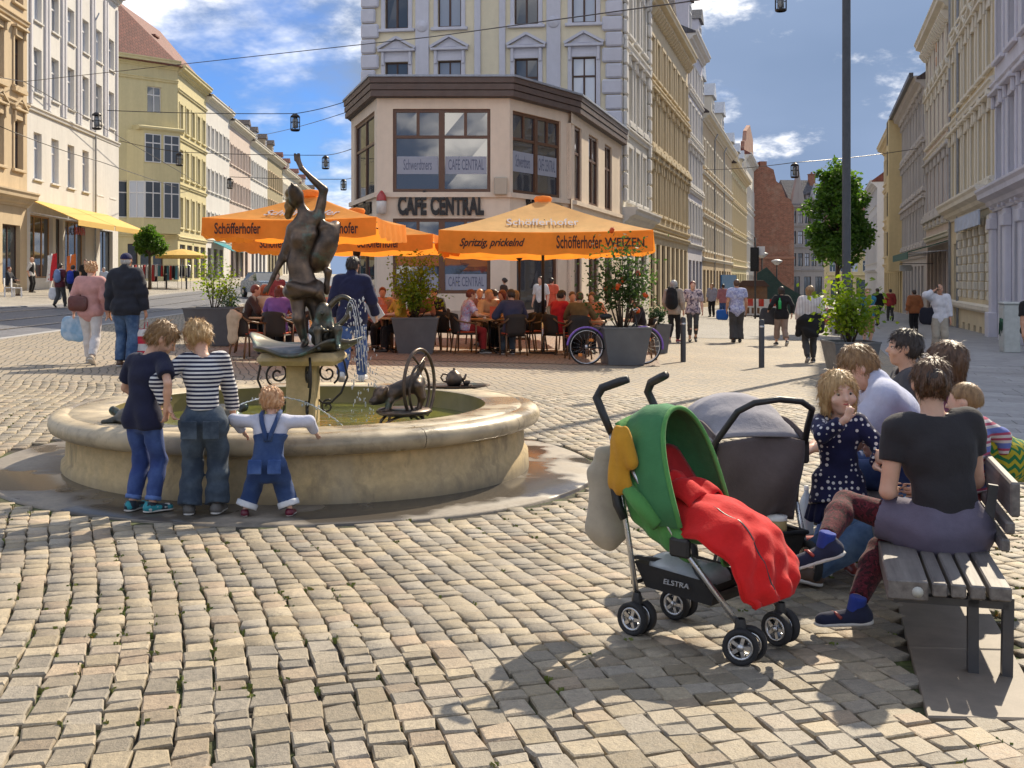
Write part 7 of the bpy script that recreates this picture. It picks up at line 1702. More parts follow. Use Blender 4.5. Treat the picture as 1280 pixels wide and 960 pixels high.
def walkf(H, s=.16, lead=1, w=.05): return [(-w*H, s*H*(1 if lead < 0 else -1), .0 if lead < 0 else .03*H, 4, 0 if lead < 0 else 32), (w*H, s*H*(1 if lead > 0 else -1), .0 if lead > 0 else .03*H, -4, 0 if lead > 0 else 32)]
def bag_at(name, label, cat, p, w, d, h, mat, strap=None, rz=0, bev=.03, flare=.85, group=None):
    """soft bag hanging below point p"""
    o = empty(name, p, rz, label, cat, group); S = Sdf(); S.cone((-w*.28, 0, -h*.25), (w*.28, 0, -h*.25), h*.28*flare, None, h*.2, (0, 1, 0), min(1, d/h)); S.cone((-w*.25, 0, -h*.7), (w*.25, 0, -h*.7), h*.30, None, h*.2, (0, 1, 0), min(1, d/h)); S.disp = wrinkle(.0035*h/.3, 18, 2)
    sdf_obj('bag_body', S, max(.012, h/22), mat, o)
    if strap: part('strap', MB().tube([tuple(Vector(q)-Vector(p)) if False else q for q in strap], .010, 6), LEATH if strap and mat is LEATH else mat, o)
    return o
# ---- walking couple on the left
p1 = stand('woman in pink blouse and white trousers walking away on the left', 113, 455, 327, 4, b=1.02, feet=walkf(1.7, .13, -1), skin=SKIN_PALE, hair=('curly', 'strawberry'), vox=.013, look=(-8, 4, 0),
    top=dict(mat=cloth('blouse_pink', 'plain', (.55, .29, .27)), sleeve=1.85, hem=-.12, infl=.022, wide=.012, flare=.0), bottom=dict(mat=TROW, infl=.014, len=.93, flare=.006), shoes=simple('shoe_beige', (.35, .30, .24), .6), hands=[(-.30, .10, .86), (.25, .06, .86)])
q = p1['sh'][0]; bag_at('handbag', 'brown leather handbag on the shoulder of the woman in pink', 'handbag', p1['lp'](-.17, -.13, 1.14), .34, .14, .26, LEATH, [(.02, .06, -.02), (.05, .12, .30), (.0, .16, .33), (-.03, .08, .02)])
h_ = p1['hand'][0]; bag_at('carrier_bag', 'pale blue plastic bag in the left hand of the woman in pink', 'bag', h_, .26, .10, .40, cloth('bag_blue', 'denim', (.25, .42, .6), (.5, .6, .7), None, 9, .5), [(-.06, 0, -.1), (-.02, 0, .02), (.05, 0, -.1)])
p2 = stand('man in dark jacket and navy cap walking away on the left', 157, 458, 316, -3, b=1.12, feet=[(-.10, .02, 0, 8), (.11, -.08, 0, -8, 10)], hair=('cap', cloth('cap_navy', 'plain', (.02, .02, .07))), vox=.013, skin=SKIN_TAN,
    top=dict(mat=cloth('jacket_charcoal', 'plain', (.022, .024, .034)), sleeve=1.97, hem=.02, infl=.034, wide=.016, collar=True, name='jacket', wr=.008), bottom=dict(mat=JEANL, infl=.022, len=.98, flare=.012), shoes=SHBR, hands=[(-.30, .06, .84), (.32, .05, .84)])
h_ = p2['hand'][1]; bag_at('shopping_bag', 'red and white cloth bag carried by the man in the cap', 'bag', h_-Vector((0, 0, .22)), .30, .12, .46, cloth('bag_redwhite', 'stripes', (.55, .03, .06), (.66, .63, .62), None, 4.2, .8), [(-.05, 0, -.1), (0, 0, .24), (.05, 0, -.1)])
# ---- waiter
p3 = stand('waiter in navy jacket walking away past the fountain', 440, 478, 320, -6, b=1.05, feet=walkf(1.8, .14, 1), hair=('short', 'dark'), vox=.012, look=(-12, 2, 0), top=dict(mat=cloth('jacket_navy', 'plain', (.016, .018, .055)), sleeve=1.9, hem=.0, infl=.024, wide=.012, collar=True, name='jacket'),
    bottom=dict(mat=JEAN, infl=.018, len=.98, flare=.008), shoes=SHW, hands=[(-.28, .12, .95), (.30, .24, .98)])
mc = empty('menu_folder', p3['hand'][1]+Vector((.02, .05, .03)), R(-20), 'white menu folder in the hand of the navy waiter', 'menu'); part('cover', MB().bbox(-.11, .11, -.008, .008, -.02, .30, .004).xform(Matrix.Rotation(R(-35), 4, 'Y')), PORC, mc)
# ---- right street
p = stand('grey haired woman with black backpack beside the conifer planter', 842, 428, 350, -25, b=1.0, feet=walkf(1.65, .08, 1), hair=('bob', 'grey'), top=dict(mat=cloth('jacket_stone', 'plain', (.36, .30, .25)), sleeve=1.8, hem=.0, infl=.03, name='jacket'), bottom=dict(mat=TROB, infl=.012), shoes=SHR)
def backpack(p, label, c, sc=1.0, d=.17):
    m = cloth('pack_%d' % int(sum(c)*1e4), 'plain', c); o = empty('backpack', p['back'](d, -.02), p['o'].rotation_euler.z, label, 'backpack', 'backpacks'); S = Sdf(); S.cone((0, 0, -.14*sc), (0, 0, .10*sc), .15*sc, .13*sc, .05, (0, 1, 0), .6); S.cone((0, -.07*sc, -.12*sc), (0, -.07*sc, .0), .10*sc, None, .03, (0, 1, 0), .5); sdf_obj('bag_body', S, .024, m, o)
    for s in (-1, 1): part('strap', MB().tube([(s*.09*sc, .03, .2*sc), (s*.10*sc, .14, .24*sc), (s*.11*sc, .26, .12*sc)], .02, 5), m, o)
backpack(p, 'black backpack on the grey haired woman', (.012, .012, .014), 1.2)
stand('red haired woman in patterned blouse and grey leggings facing us', 866, 427, 351, 172, hair=('short', 'maroon'), feet=walkf(1.65, .06, 1), top=dict(mat=cloth('blouse_pattern', 'print', (.42, .34, .36), (.12, .10, .14), (.6, .5, .5), 11), sleeve=.9, hem=-.25, infl=.03), bottom=dict(mat=TROG, infl=.006, len=.75), shoes=SHB)
p = stand('woman in pale blue patterned top and wide grey trousers seen from behind', 921, 428, 349, 0, b=1.08, hair=('short', 'brown'), skin=SKIN_TAN, feet=[(-.09, -.02, 0, 6), (.09, .03, 0, -6)], top=dict(mat=cloth('top_paleblue', 'print', (.34, .36, .55), (.5, .52, .66), (.25, .27, .45), 16), sleeve=.62, hem=-.02, infl=.03), bottom=dict(mat=TROG, infl=.035, flare=.035), shoes=SHB)
bag_at('shoulder_bag', 'bright blue bag swinging beside the woman in pale blue', 'bag', p['hand'][0]+Vector((-.12, 0, .12)), .34, .16, .30, cloth('bag_bright', 'plain', (.02, .10, .35)), [(.05, 0, -.05), (.2, 0, .3), (.15, 0, -.02)])
p = stand('dark haired woman in black top and cropped beige trousers walking away', 977, 432, 358, 4, hair=('bob', 'dark'), feet=walkf(1.65, .12, -1), top=dict(mat=cloth('top_black', 'plain', C_BLACK), sleeve=1.8, hem=.0, infl=.018), bottom=dict(mat=cloth('trousers_taupe', 'plain', (.25, .18, .14)), infl=.022, len=.72, flare=.02), shoes=SHB, hands=[(-.34, .1, .95), (.25, -.1, .85)])
bag_at('jacket_over_arm', 'grey jacket hung over the arm of the dark haired woman', 'jacket', p['hand'][0]+Vector((.05, 0, .12)), .42, .14, .46, cloth('jacket_grey', 'plain', (.05, .05, .055)))
o = empty('water_bottle', p['lp'](-.10, -.16, 1.0), 0, 'green bottle at the waist of the dark haired woman', 'bottle'); part('bottle', MB().lathe([(0, 0), (.045, .0), (.045, .2), (.02, .26), (.02, .3), (0, .3)], 10), simple('bottle_green', (.02, .35, .10), .2, 0, bump=0), o)
p = stand('blond woman in white striped blouse with black jacket round her waist', 1013, 453, 357, -2, b=1.12, hair=('long', 'sand'), feet=walkf(1.68, .07, 1), vox=.016, top=dict(mat=cloth('blouse_white', 'stripes', (.62, .58, .55), (.50, .44, .43), None, 17, .85, 'X'), sleeve=1.6, hem=-.05, infl=.035, wide=.012), bottom=dict(mat=TROG, infl=.012, len=.95), shoes=SHB)
S = Sdf(); S.cone((-.10, -.02, .88), (.10, -.02, .88), .19, None, .03, (0, 1, 0), .8); S.cone((-.2, .0, .84), (-.26, .0, .62), .10, .07, .05); S.cone((0, -.12, .85), (0, -.13, .70), .17, .19, .05, (0, 1, 0), .4); S.cone((.2, 0, .84), (.22, 0, .68), .09, .08, .05); S.disp = wrinkle(.012, 20, 3); o = sdf_obj('tied_jacket', S, .02, cloth('jacket_black', 'plain', C_BLACK)); o.location = p['o'].location; tag(o, 'black jacket tied around the waist of the blond woman in white', 'jacket')
bag_at('handbag', 'red flowered handbag on the right side of the blond woman', 'handbag', p['lp'](.26, -.02, 1.15), .2, .12, .36, cloth('bag_flower', 'print', (.45, .05, .06), (.6, .4, .35), None, 14, .7), [(-.02, 0, -.02), (-.10, .02, .28), (-.03, 0, .0)])
p = stand('bald man in white long sleeved shirt talking on a phone', 1174, 443, 355, 176, b=1.06, hair=('bald', 'brown'), skin=SKIN_TAN, vox=.016, feet=[(-.10, .06, 0, 8), (.10, -.04, 0, -8)], top=dict(mat=cloth('shirt_white', 'plain', (.58, .57, .60)), sleeve=1.7, hem=-.02, infl=.03, wide=.012), bottom=dict(mat=cloth('trousers_khaki', 'plain', (.34, .30, .24)), infl=.03, flare=.02), shoes=SHW,
    hands=[(-.25, .08, .84), (.16, .16, 1.60)], poles=[None, (1, .2, -.6)], face=True)
o = empty('mobile_phone', p['hand'][1]+Vector((.0, .0, .02)), 0, 'dark phone at the ear of the bald man', 'phone'); part('case', MB().bbox(-.012, .012, -.035, .035, -.07, .07, .005), SHB, o)
bag_at('shoulder_bag', 'black shoulder bag on the bald man in white', 'bag', p['lp'](.28, .02, 1.18), .34, .18, .44, cloth('bag_black', 'plain', (.012, .012, .02)), [(.08, 0, -.03), (.10, 0, .30), (.02, 0, -.03)])
o = mesh_obj('print', [(-.10, .0, 0), (.06, 0, 0), (.06, 0, .22), (-.10, 0, .22)], [(0, 1, 2, 3)], cloth('shirt_print', 'print', (.12, .12, .14), (.4, .4, .42), None, 22)); bpy.data.objects.remove(o)
stand('man in rust jacket and black trousers walking away past the green awning', 1143, 416, 362, 4, b=1.15, hair=('short', 'dark'), top=dict(mat=cloth('jacket_rust', 'plain', (.34, .12, .045)), sleeve=1.9, hem=.02, infl=.04, wide=.02, name='jacket'), bottom=dict(mat=TROB, infl=.02), shoes=SHB)
p = stand('man in dark jacket with cap far down the right pavement', 1097, 407, 360, 10, hair=('short', 'dark'), feet=walkf(1.7, .12, 1), top=dict(mat=cloth('jacket_black', 'plain', C_BLACK), sleeve=1.9, hem=.02, infl=.03, name='jacket'), bottom=dict(mat=TROG, infl=.02), shoes=SHB)
p = stand('person in red jacket with a shoulder bag on the right pavement', 1113, 401, 361, -4, hair=('short', 'dark'), feet=walkf(1.7, .10, -1), top=dict(mat=cloth('jacket_red', 'plain', (.35, .05, .045)), sleeve=1.9, hem=.02, infl=.03, name='jacket'), bottom=dict(mat=TROG, infl=.02), shoes=SHB)
stand('person in teal shirt and tan shorts half hidden by the lamp post shrub', 1084, 432, 360, 178, b=1.06, hair=('short', 'sand'), top=dict(mat=cloth('shirt_teal', 'plain', (.03, .16, .24)), sleeve=.9, hem=-.05, infl=.03), bottom=dict(mat=cloth('shorts_tan', 'plain', (.30, .17, .08)), infl=.03, len=.12, flare=.02), shoes=SHBR, hands=[(.08, .22, 1.1), (-.08, .24, 1.12)])
stand('man in black t-shirt cut by the right edge of the view', 1289, 468, 362, 200, b=1.12, hair=('short', 'dark'), skin=SKIN_TAN, vox=.014, top=dict(mat=cloth('tee_black', 'plain', C_BLACK), sleeve=.75, hem=-.02, infl=.03), bottom=dict(mat=TROBE, infl=.03), shoes=SHB, hands=[(-.30, .1, .78), (.32, .12, .80)])
stand('cyclist standing with pink top near the brick topped house', 904, 398, 355, 0, hair=('short', 'dark'), top=dict(mat=cloth('top_rose', 'plain', (.40, .16, .18)), sleeve=1.5, hem=0, infl=.03), bottom=dict(mat=JEAN, infl=.02), shoes=SHB)
stand('woman with grey top far down the cafe side of the right street', 890, 396, 354, 150, hair=('bob', 'sand'), top=dict(mat=cloth('top_greyblue', 'plain', (.30, .30, .38)), sleeve=1.5, hem=0, infl=.03), bottom=dict(mat=TROB, infl=.02), shoes=SHB)
# ---- far left pavement
p = stand('waiter in white shirt and black vest outside the awning shop', 39, 366, 321, -100, hair=('bald', 'grey'), top=dict(mat=cloth('shirt_vest', 'plain', (.58, .57, .56)), sleeve=1.0, hem=0, infl=.02), bottom=dict(mat=TROB, infl=.02), shoes=SHB)
S = Sdf(); S.cone((0, 0, 1.05), (0, 0, 1.38), .19, .20, .05, (0, 1, 0), .75); o = sdf_obj('vest', S, .035, cloth('vest_black', 'plain', C_BLACK), p['o'])
p = stand('walker in dark red top with a pale blue backpack by the tram rails', 75, 384, 329, -14, hair=('short', 'dark'), feet=walkf(1.75, .12, 1), top=dict(mat=cloth('top_darkred', 'plain', (.10, .02, .03)), sleeve=.9, hem=0, infl=.03), bottom=dict(mat=TROG, infl=.02), shoes=SHB); backpack(p, 'pale blue backpack on the walker in dark red', (.18, .24, .40))
bag_at('carrier_bag', 'white plastic bag hanging from the walker in dark red', 'bag', p['hand'][0], .4, .2, .5, cloth('bag_white', 'plain', (.6, .6, .62)))
p = stand('walker in dark clothes with a bright blue backpack', 91, 385, 331, -10, hair=('short', 'dark'), feet=walkf(1.75, .12, -1), top=dict(mat=cloth('jacket_black', 'plain', C_BLACK), sleeve=1.9, hem=0, infl=.03, name='jacket'), bottom=dict(mat=TROB, infl=.02), shoes=SHB); backpack(p, 'bright blue backpack on the walker in dark clothes', (.02, .04, .28))
stand('man in black shirt standing before the awning shop door', 107, 372, 324, 185, hair=('short', 'brown'), top=dict(mat=cloth('tee_black', 'plain', C_BLACK), sleeve=.8, hem=0, infl=.03), bottom=dict(mat=TROB, infl=.02), shoes=SHB)
stand('person in pale top behind the woman in pink', 130, 372, 334, 170, hair=('short', 'grey'), top=dict(mat=cloth('shirt_paleblue', 'plain', (.45, .5, .58)), sleeve=.8, hem=0, infl=.03), bottom=dict(mat=TROBE, infl=.02), shoes=SHB)
# ---- guests on the terrace
def sit(label, px, Y, rz, topc, hair, bottomm=None, H=1.68, seat_label=None, b=1.03, sleeve=1.0, lean=10, skin=None, look=(0, 6, 0), v=.02, hands=None, kind=None, chairrz=None):
    x = (px-CX)/F*Y; z = G(x, Y)+.004; a = R(rz)
    m = topc if not isinstance(topc, tuple) else cloth('top_%03d_%03d_%03d' % tuple(int(c*999) for c in topc), 'plain', topc)
    r = person(label, Vector((x, Y, z)), H, a, v, pelvis=(0, -.04, .575), lean=(lean, 0), hunch=4, feet=[(-.11, .40, 0, 6), (.11, .36, 0, -6)], hands=hands or [(-.16, .36, .80), (.15, .38, .80)], poles=[(-1, -.5, -.5), (1, -.5, -.5)], palms=[(0, .2, -1), (0, .2, -1)], skin=skin, hair=hair, look=look,
        b=b, top=dict(mat=m, sleeve=sleeve, hem=.06, infl=.022), bottom=dict(mat=bottomm or TROB, infl=.016, len=.95), shoes=SHB)
    if seat_label: chair(x-math.sin(a)*-.02, Y+math.cos(a)*-.02, a if chairrz is None else R(chairrz), seat_label)
    return r
FLOR = cloth('shirt_floral', 'print', (.46, .40, .60), (.60, .56, .68), (.55, .22, .30), 15)
OR = (.55, .24, .14); BG = (.55, .38, .26); RED = (.50, .02, .03); SHIRTP = (.50, .22, .20)
sit('man in lilac floral shirt and red trousers at the front table', 582, 23.8, -75, FLOR, ('short', 'maroon'), TRORED, seat_label='wicker chair under the man in the floral shirt', sleeve=.7, v=.017)
sit('blond woman in peach top leaning on the front table', 607, 25.1, -140, BG, ('pony', 'strawberry'), seat_label='wicker chair under the blond woman in peach', sleeve=1.2)
sit('man in dark blue shirt with his back to us at the front table', 641, 23.5, 18, cloth('shirt_slate', 'plain', (.045, .05, .10)), ('short', 'dark'), JEAND, seat_label='wicker chair under the man in dark blue, nearest us', sleeve=1.7, b=1.15, v=.017, H=1.74)
sit('auburn haired woman in rust at the front table facing left', 632, 25.2, 140, OR, ('bob', 'maroon'), seat_label='wicker chair under the woman in rust')
sit('woman in dark top with sandy hair right of the front table', 650, 24.7, 105, (.03, .03, .035), ('bob', 'sand'), seat_label='wicker chair under the sandy haired woman in dark')
sit('black haired woman in the second row behind the peach woman', 616, 27.2, 5, (.02, .02, .03), ('long', 'dark'), seat_label='wicker chair under the black haired woman'); sit('woman in white top in the second row', 623, 27.0, 80, (.6, .55, .5), ('bun', 'dark'), seat_label='wicker chair under the woman in white')
sit('blond guest in the second row facing us', 598, 27.2, -160, (.28, .14, .16), ('short', 'strawberry'), seat_label='wicker chair under the blond second row guest')
sit('man in bright red shirt at the table by the pole', 697, 24.3, -50, RED, ('short', 'dark'), seat_label='wicker chair under the man in bright red', sleeve=.8, v=.017, H=1.74)
sit('guest in olive jacket half hidden by the rose bush', 724, 24.0, -10, (.16, .11, .05), ('short', 'brown'), seat_label='wicker chair under the guest in olive'); sit('orange lit woman at the table behind the rose bush', 742, 25.4, 160, OR, ('bob', 'brown'), seat_label='wicker chair under the orange lit woman'); sit('guest in white shirt at the back of the right table', 714, 25.8, 190, (.55, .48, .42), ('short', 'brown'), seat_label='wicker chair under the guest in white shirt')
sit('dark haired woman right of the rose bush by the conifer', 801, 23.2, 95, (.03, .02, .02), ('long', 'brown'), seat_label='wicker chair under the dark haired woman by the conifer')
sit('woman in purple top with red hair, back to us at the left table', 347, 21.3, -8, (.20, .10, .34), ('bob', 'maroon'), seat_label='wicker chair under the woman in purple', sleeve=.8, v=.017); sit('orange blond woman in cream at the left table', 327, 22.6, -20, (.62, .50, .36), ('bob', 'red'), seat_label='wicker chair under the woman in cream', v=.017); sit('woman in dark brown at the left table', 312, 22.4, -80, (.05, .025, .02), ('short', 'maroon'), seat_label='wicker chair under the woman in dark brown')
sit('guest in dark red seated right of the bronze legs', 372, 22.6, 80, (.30, .02, .03), ('short', 'dark'), seat_label='wicker chair under the guest in dark red')
sit('orange haired man behind the bronze child', 408, 23.2, -60, OR, ('short', 'red'), seat_label='wicker chair under the orange haired man'); sit('guest in rose shirt at the middle table facing us', 466, 24.6, 175, SHIRTP, ('short', 'sand'), seat_label='wicker chair under the guest in rose'); sit('second guest at the middle table in peach', 478, 24.9, 188, BG, ('short', 'maroon'), seat_label='wicker chair under the second middle guest')
sit('guest in yellow jacket left of the yellow green shrub', 502, 23.8, 110, (.55, .34, .04), ('short', 'brown'), seat_label='wicker chair under the guest in yellow'); sit('blond guest behind the yellow green shrub', 531, 24.4, 150, (.30, .12, .08), ('curly', 'strawberry'), seat_label='wicker chair under the blond guest behind the shrub')
sit('guest in black behind the yellow green shrub', 546, 26.4, 150, (.015, .015, .03), ('short', 'dark'), seat_label='wicker chair under the guest in black')
stand('waitress in brown top with sunglasses standing behind the tables', 631, 410, 341, 60, H=1.72, hair=('bun', 'dark'), skin=SKIN_TAN, top=dict(mat=cloth('top_brown', 'plain', (.06, .035, .025)), sleeve=.7, hem=0, infl=.02), bottom=dict(mat=TROB, infl=.015), shoes=SHB)
stand('waiter in white and black at the cafe door', 676, 413, 342, 150, H=1.78, hair=('short', 'brown'), top=dict(mat=cloth('shirt_vest', 'plain', (.58, .57, .56)), sleeve=.9, hem=.2, infl=.02), bottom=dict(mat=TROB, infl=.03), shoes=SHB)
stand('man in orange red shirt standing behind the waiter', 689, 411, 343, -30, H=1.75, b=1.12, hair=('short', 'dark'), top=dict(mat=cloth('shirt_orangered', 'plain', (.6, .10, .05)), sleeve=.8, hem=0, infl=.03), bottom=dict(mat=TROBE, infl=.02), shoes=SHB)
stand('person in red behind the bronze woman near the car', 347, 402, 330, -170, H=1.7, hair=('short', 'brown'), top=dict(mat=cloth('jacket_red', 'plain', (.35, .05, .045)), sleeve=1.8, hem=0, infl=.03), bottom=dict(mat=JEAN, infl=.02), shoes=SHB)
TX = lambda px, Y: ((px-CX)/F*Y, Y)
table(*TX(612, 24.2), 'round wooden table before the man in floral shirt', [('cup', -.1, -.2, 'white coffee cup on the front table'), ('menu', .1, .1, 'red menu card standing on the front table'), ('glass', .25, -.1, 'beer glass on the front table')]); table(*TX(733, 24.6), 'round wooden table behind the rose bush', [('glass', -.2, -.1, 'beer glass on the table behind the rose bush'), ('menu', .1, -.1, 'red menu card on the table behind the rose bush')])
table(*TX(340, 22.1), 'round wooden table at the left under the orange parasol', [('cup', .1, -.2, 'white coffee cup on the left table')]); table(*TX(484, 23.6), 'round wooden table beside the waiter', [('glass', .1, -.1, 'beer glass on the table beside the waiter'), ('menu', -.1, 0, 'red menu card on the table beside the waiter')]); table(*TX(611, 26.5), 'round wooden table in the second row', [])
chair(*TX(722, 22.9), R(10), 'empty wicker chair in front of the rear bicycle wheel'); chair(*TX(665, 24.9), R(120), 'empty wicker chair with red cushion left of the parasol pole'); cb_ = chair(*TX(310, 20.9), R(-40), 'wicker chair with a beige blanket beside the left planter'); chair(*TX(556, 24.5), R(-30), 'empty wicker chair right of the yellow green shrub')
S = Sdf(); S.cone((-.15, -.29, .80), (.15, -.29, .80), .05, None, .03); S.cone((-.14, -.31, .78), (.14, -.31, .78), .05, None, .03); S.cone((0, -.33, .75), (0, -.34, .42), .18, .16, .03, (0, 1, 0), .2); S.disp = wrinkle(.004, 24, 1); o = sdf_obj('blanket', S, .022, cloth('blanket_beige', 'plain', (.50, .38, .26))); o.location = cb_.location; o.rotation_euler = cb_.rotation_euler; tag(o, 'beige blanket draped over a wicker chair at the left table', 'blanket')
# white bistro furniture far left
for px, lb in ((12, 'white garden chair at the far left edge'), (21, 'white garden chair beside the vest waiter')):
    b = at_px(px, 52); o = empty('garden_chair', b, R(-70), lb, 'chair', 'white garden chairs'); m = MB(); part('seat', MB().bbox(-.22, .22, -.22, .22, .42, .46, .02), FRW, o); part('backrest', MB().bbox(-.22, .22, -.25, -.21, .47, .88, .02), FRW, o); [part('leg', MB().box(x-.02, x+.02, y-.02, y+.02, 0, .42), FRW, o) for x in (-.2, .2) for y in (-.2, .2)]
b = at_px(12, 53.5); r = person('man in dark jacket seated at the far left cafe', b, 1.72, R(-90), .035, pelvis=(0, -.04, .57), feet=[(-.11, .4, 0), (.11, .4, 0)], hands=[(-.15, .35, .75), (.15, .35, .75)], hair=('short', 'maroon'), top=dict(mat=cloth('jacket_charcoal', 'plain', (.02, .02, .03)), sleeve=1.9, hem=.05, infl=.03), bottom=dict(mat=TROBE, infl=.02), shoes=SHBR)
# ---------------------------------------------------------------- near group: bench, family, pushchairs, children at the fountain
def shell(name, fn, nu, nv, th, mat, parent, closed_u=False):
    """cloth sheet with real thickness from a point function of u, v in 0..1"""
    P = np.array([[fn(i/nu, j/nv) for i in range(nu+1)] for j in range(nv+1)], float); du = np.gradient(P, axis=1); dv = np.gradient(P, axis=0); N = np.cross(du, dv); N /= np.linalg.norm(N, axis=2, keepdims=True)+1e-9
    A = P.reshape(-1, 3); B = (P-N*th).reshape(-1, 3); w = nu+1; n = len(A); fs = []
    for j in range(nv):
        for i in range(nu): k = j*w+i; fs.append((k, k+1, k+w+1, k+w)); fs.append((n+k, n+k+w, n+k+w+1, n+k+1))
    for i in range(nu): k = nv*w+i; fs.append((k, k+1, n+k+1, n+k)); fs.append((i+1, i, n+i, n+i+1))
    for j in range(nv): k = j*w; fs.append((k+w, n+k+w, n+k, k)); k += nu; fs.append((k, n+k, n+k+w, k+w))
    return quad_mesh(name, np.concatenate([A, B]), np.array(fs), mat, parent)
def lerp3(a, b, t): return [a[i]+(b[i]-a[i])*t for i in range(3)]
# ---- bench
BO = Vector((1.49, 4.45)); BZ = G(1.9, 5.5); ba = R(90)-math.atan(.272)
WOODG = NT('bench_wood'); _n = WOODG.noise(5, 5, .6, WOODG.coord((.35, 6, 6))); _m = WOODG.noise(3, 4, .6); WOODG.color(WOODG.mix(WOODG.rng(_n, .3, .7), (.085, .075, .072), (.22, .20, .185))); WOODG.rough(WOODG.rng(_m, .3, .7, .35, .6)); WOODG.bump(_n, .3, .006); WOODG = WOODG.mat
FRAME = simple('bench_steel', (.07, .07, .075), .45, .2, metal=.4)
bench = empty('park_bench', (BO.x, BO.y, BZ), ba, 'grey slatted wooden bench with steel legs where the family sits', 'bench'); L = 3.5; SZ = .375
for k, (v0, v1) in enumerate(((.0, .155), (.17, .225), (.24, .295), (.31, .365), (.38, .46))):
    part('slat', MB().bbox(0, L, -v1, -v0, SZ-(.075 if k == 0 else .055), SZ+(0 if k else .004), .006), WOODG, bench)
part('end_cap', MB().lathe([(0, -.006), (.020, -.006), (.022, 0), (.0, .002)], 14).xform(Matrix.Translation((-.002, -.115, SZ-.04)) @ Matrix.Rotation(R(-90), 4, 'Y')), simple('disc_pale', (.5, .5, .46), .5), bench)
for k, (z0, z1, o) in enumerate(((.40, .455, 0), (.475, .53, .02), (.55, .70, .04))):
    part('back_slat', MB().bbox(.50, L, -.53-o, -.49-o, z0, z1, .008), WOODG, bench)
for x in (.10, 1.75, 3.35):
    m = MB().bar((x, -.33, -.25), (x, -.33, SZ-.06), .04, .05, (1, 0, 0)).bar((x, -.45, -.25), (x, -.46, SZ-.06), .04, .05, (1, 0, 0)); part('leg', m, FRAME, bench)
    part('support', MB().bar((x, -.03, SZ-.09), (x, -.46, SZ-.09), .05, .03), FRAME, bench)
for x in (.66, 2.0, 3.35): part('back_support', MB().bar((x, -.44, SZ-.085), (x, -.485, .66), .04, .03, (1, 0, 0)), FRAME, bench)
def place(X, Y, rz):
    at = Vector((X, Y, G(X, Y))); Mi = (Matrix.Translation(at) @ Matrix.Rotation(R(rz), 4, 'Z')).inverted()
    def loc(px, py, Yd): return tuple(Mi @ pt(px, py, Yd))
    def wl(x, y, z): return tuple(Mi @ Vector((x, y, z)))
    return at, loc, wl
TEE = cloth('tee_charcoal', 'plain', (.030, .028, .032)); SKIRT = cloth('skirt_mauve', 'plain', (.13, .115, .165)); TIGHT = cloth('tights_maroon', 'print', (.085, .009, .016), (.03, .007, .010), (.13, .018, .028), 55)
SHN = cloth('sneaker_navy', 'plain', (.018, .022, .05)); SOCKB = cloth('sock_blue', 'plain', (.025, .05, .27))
at, loc, wl = place(1.95, 5.0, 4)
wA, wB = loc(1030, 700, 4.92), loc(1068, 772, 4.88)
w1 = person('woman in charcoal t-shirt and maroon tights seated at the near bench end', at, 1.60, R(4), .0095, hk=.138, b=.98, ws=.108, pelvis=(0, 0, .455), lean=(5, -5), hunch=6, hair=('bun', 'brown'), skin=SKIN, look=(-10, 6, 3),
    feet=[(wA[0], wA[1], wA[2], 84, 18), (wB[0], wB[1], max(0, wB[2]-.03), 82, 4)], kpoles=[(-.4, 1, .35), (-.4, 1, .15)], hands=[(-.15, .26, .58), (.05, .30, .58)], poles=[(-.5, -.8, -.5), (.6, -.6, -.5)], top=dict(mat=TEE, sleeve=.52, hem=.03, infl=.016, neck=.05, wr=.003), bottom=dict(mat=SKIRT, kind='skirt', infl=.010, len=.54, flare=.006, tights=TIGHT, tlen=.86, wr=.0025), shoes=SHN)
for o_, a_ in ((w1['o'], 0),):
    for ftp in (wA, wB):
        S = Sdf(); zf = max(0, ftp[2]-(.03 if ftp is wB else 0)); S.cone((ftp[0], ftp[1], zf+.05), (ftp[0]+.015, ftp[1]-.01, zf+.125), .036, .038, .01, cut='ab'); sdf_obj('sock', S, .0095, SOCKB, o_)
for sh_ in [c for c in w1['o'].children if c.name.startswith('shoe')]:
    bb = [Vector(v) for v in sh_.bound_box]; c = sum(bb, Vector())/8
    part('stripe', MB().tube([(c.x-.03, c.y-.04, c.z+.0), (c.x-.042, c.y+.0, c.z+.012), (c.x-.035, c.y+.05, c.z+.0)], .007, 6), SHR, sh_)
Mi = w1['M'].inverted(); bm = MB(); hb = lambda x, y, z: tuple(Mi @ w1['hx'](x, y, z))
bm.tube([hb(.0+(.03+.13*k/26)*math.cos(k*.62), -.56+.12*(k/26)**2, .10+(.03+.13*k/26)*math.sin(k*.62)) for k in range(27)], .062*w1['hh'], 8); bm.tube([hb(.15*math.cos(k*.4), -.44+.02*math.sin(k), .10+.15*math.sin(k*.4)) for k in range(17)], .07*w1['hh'], 8)
part('hair_bun', bm, HAIR['dark'], w1['o'])
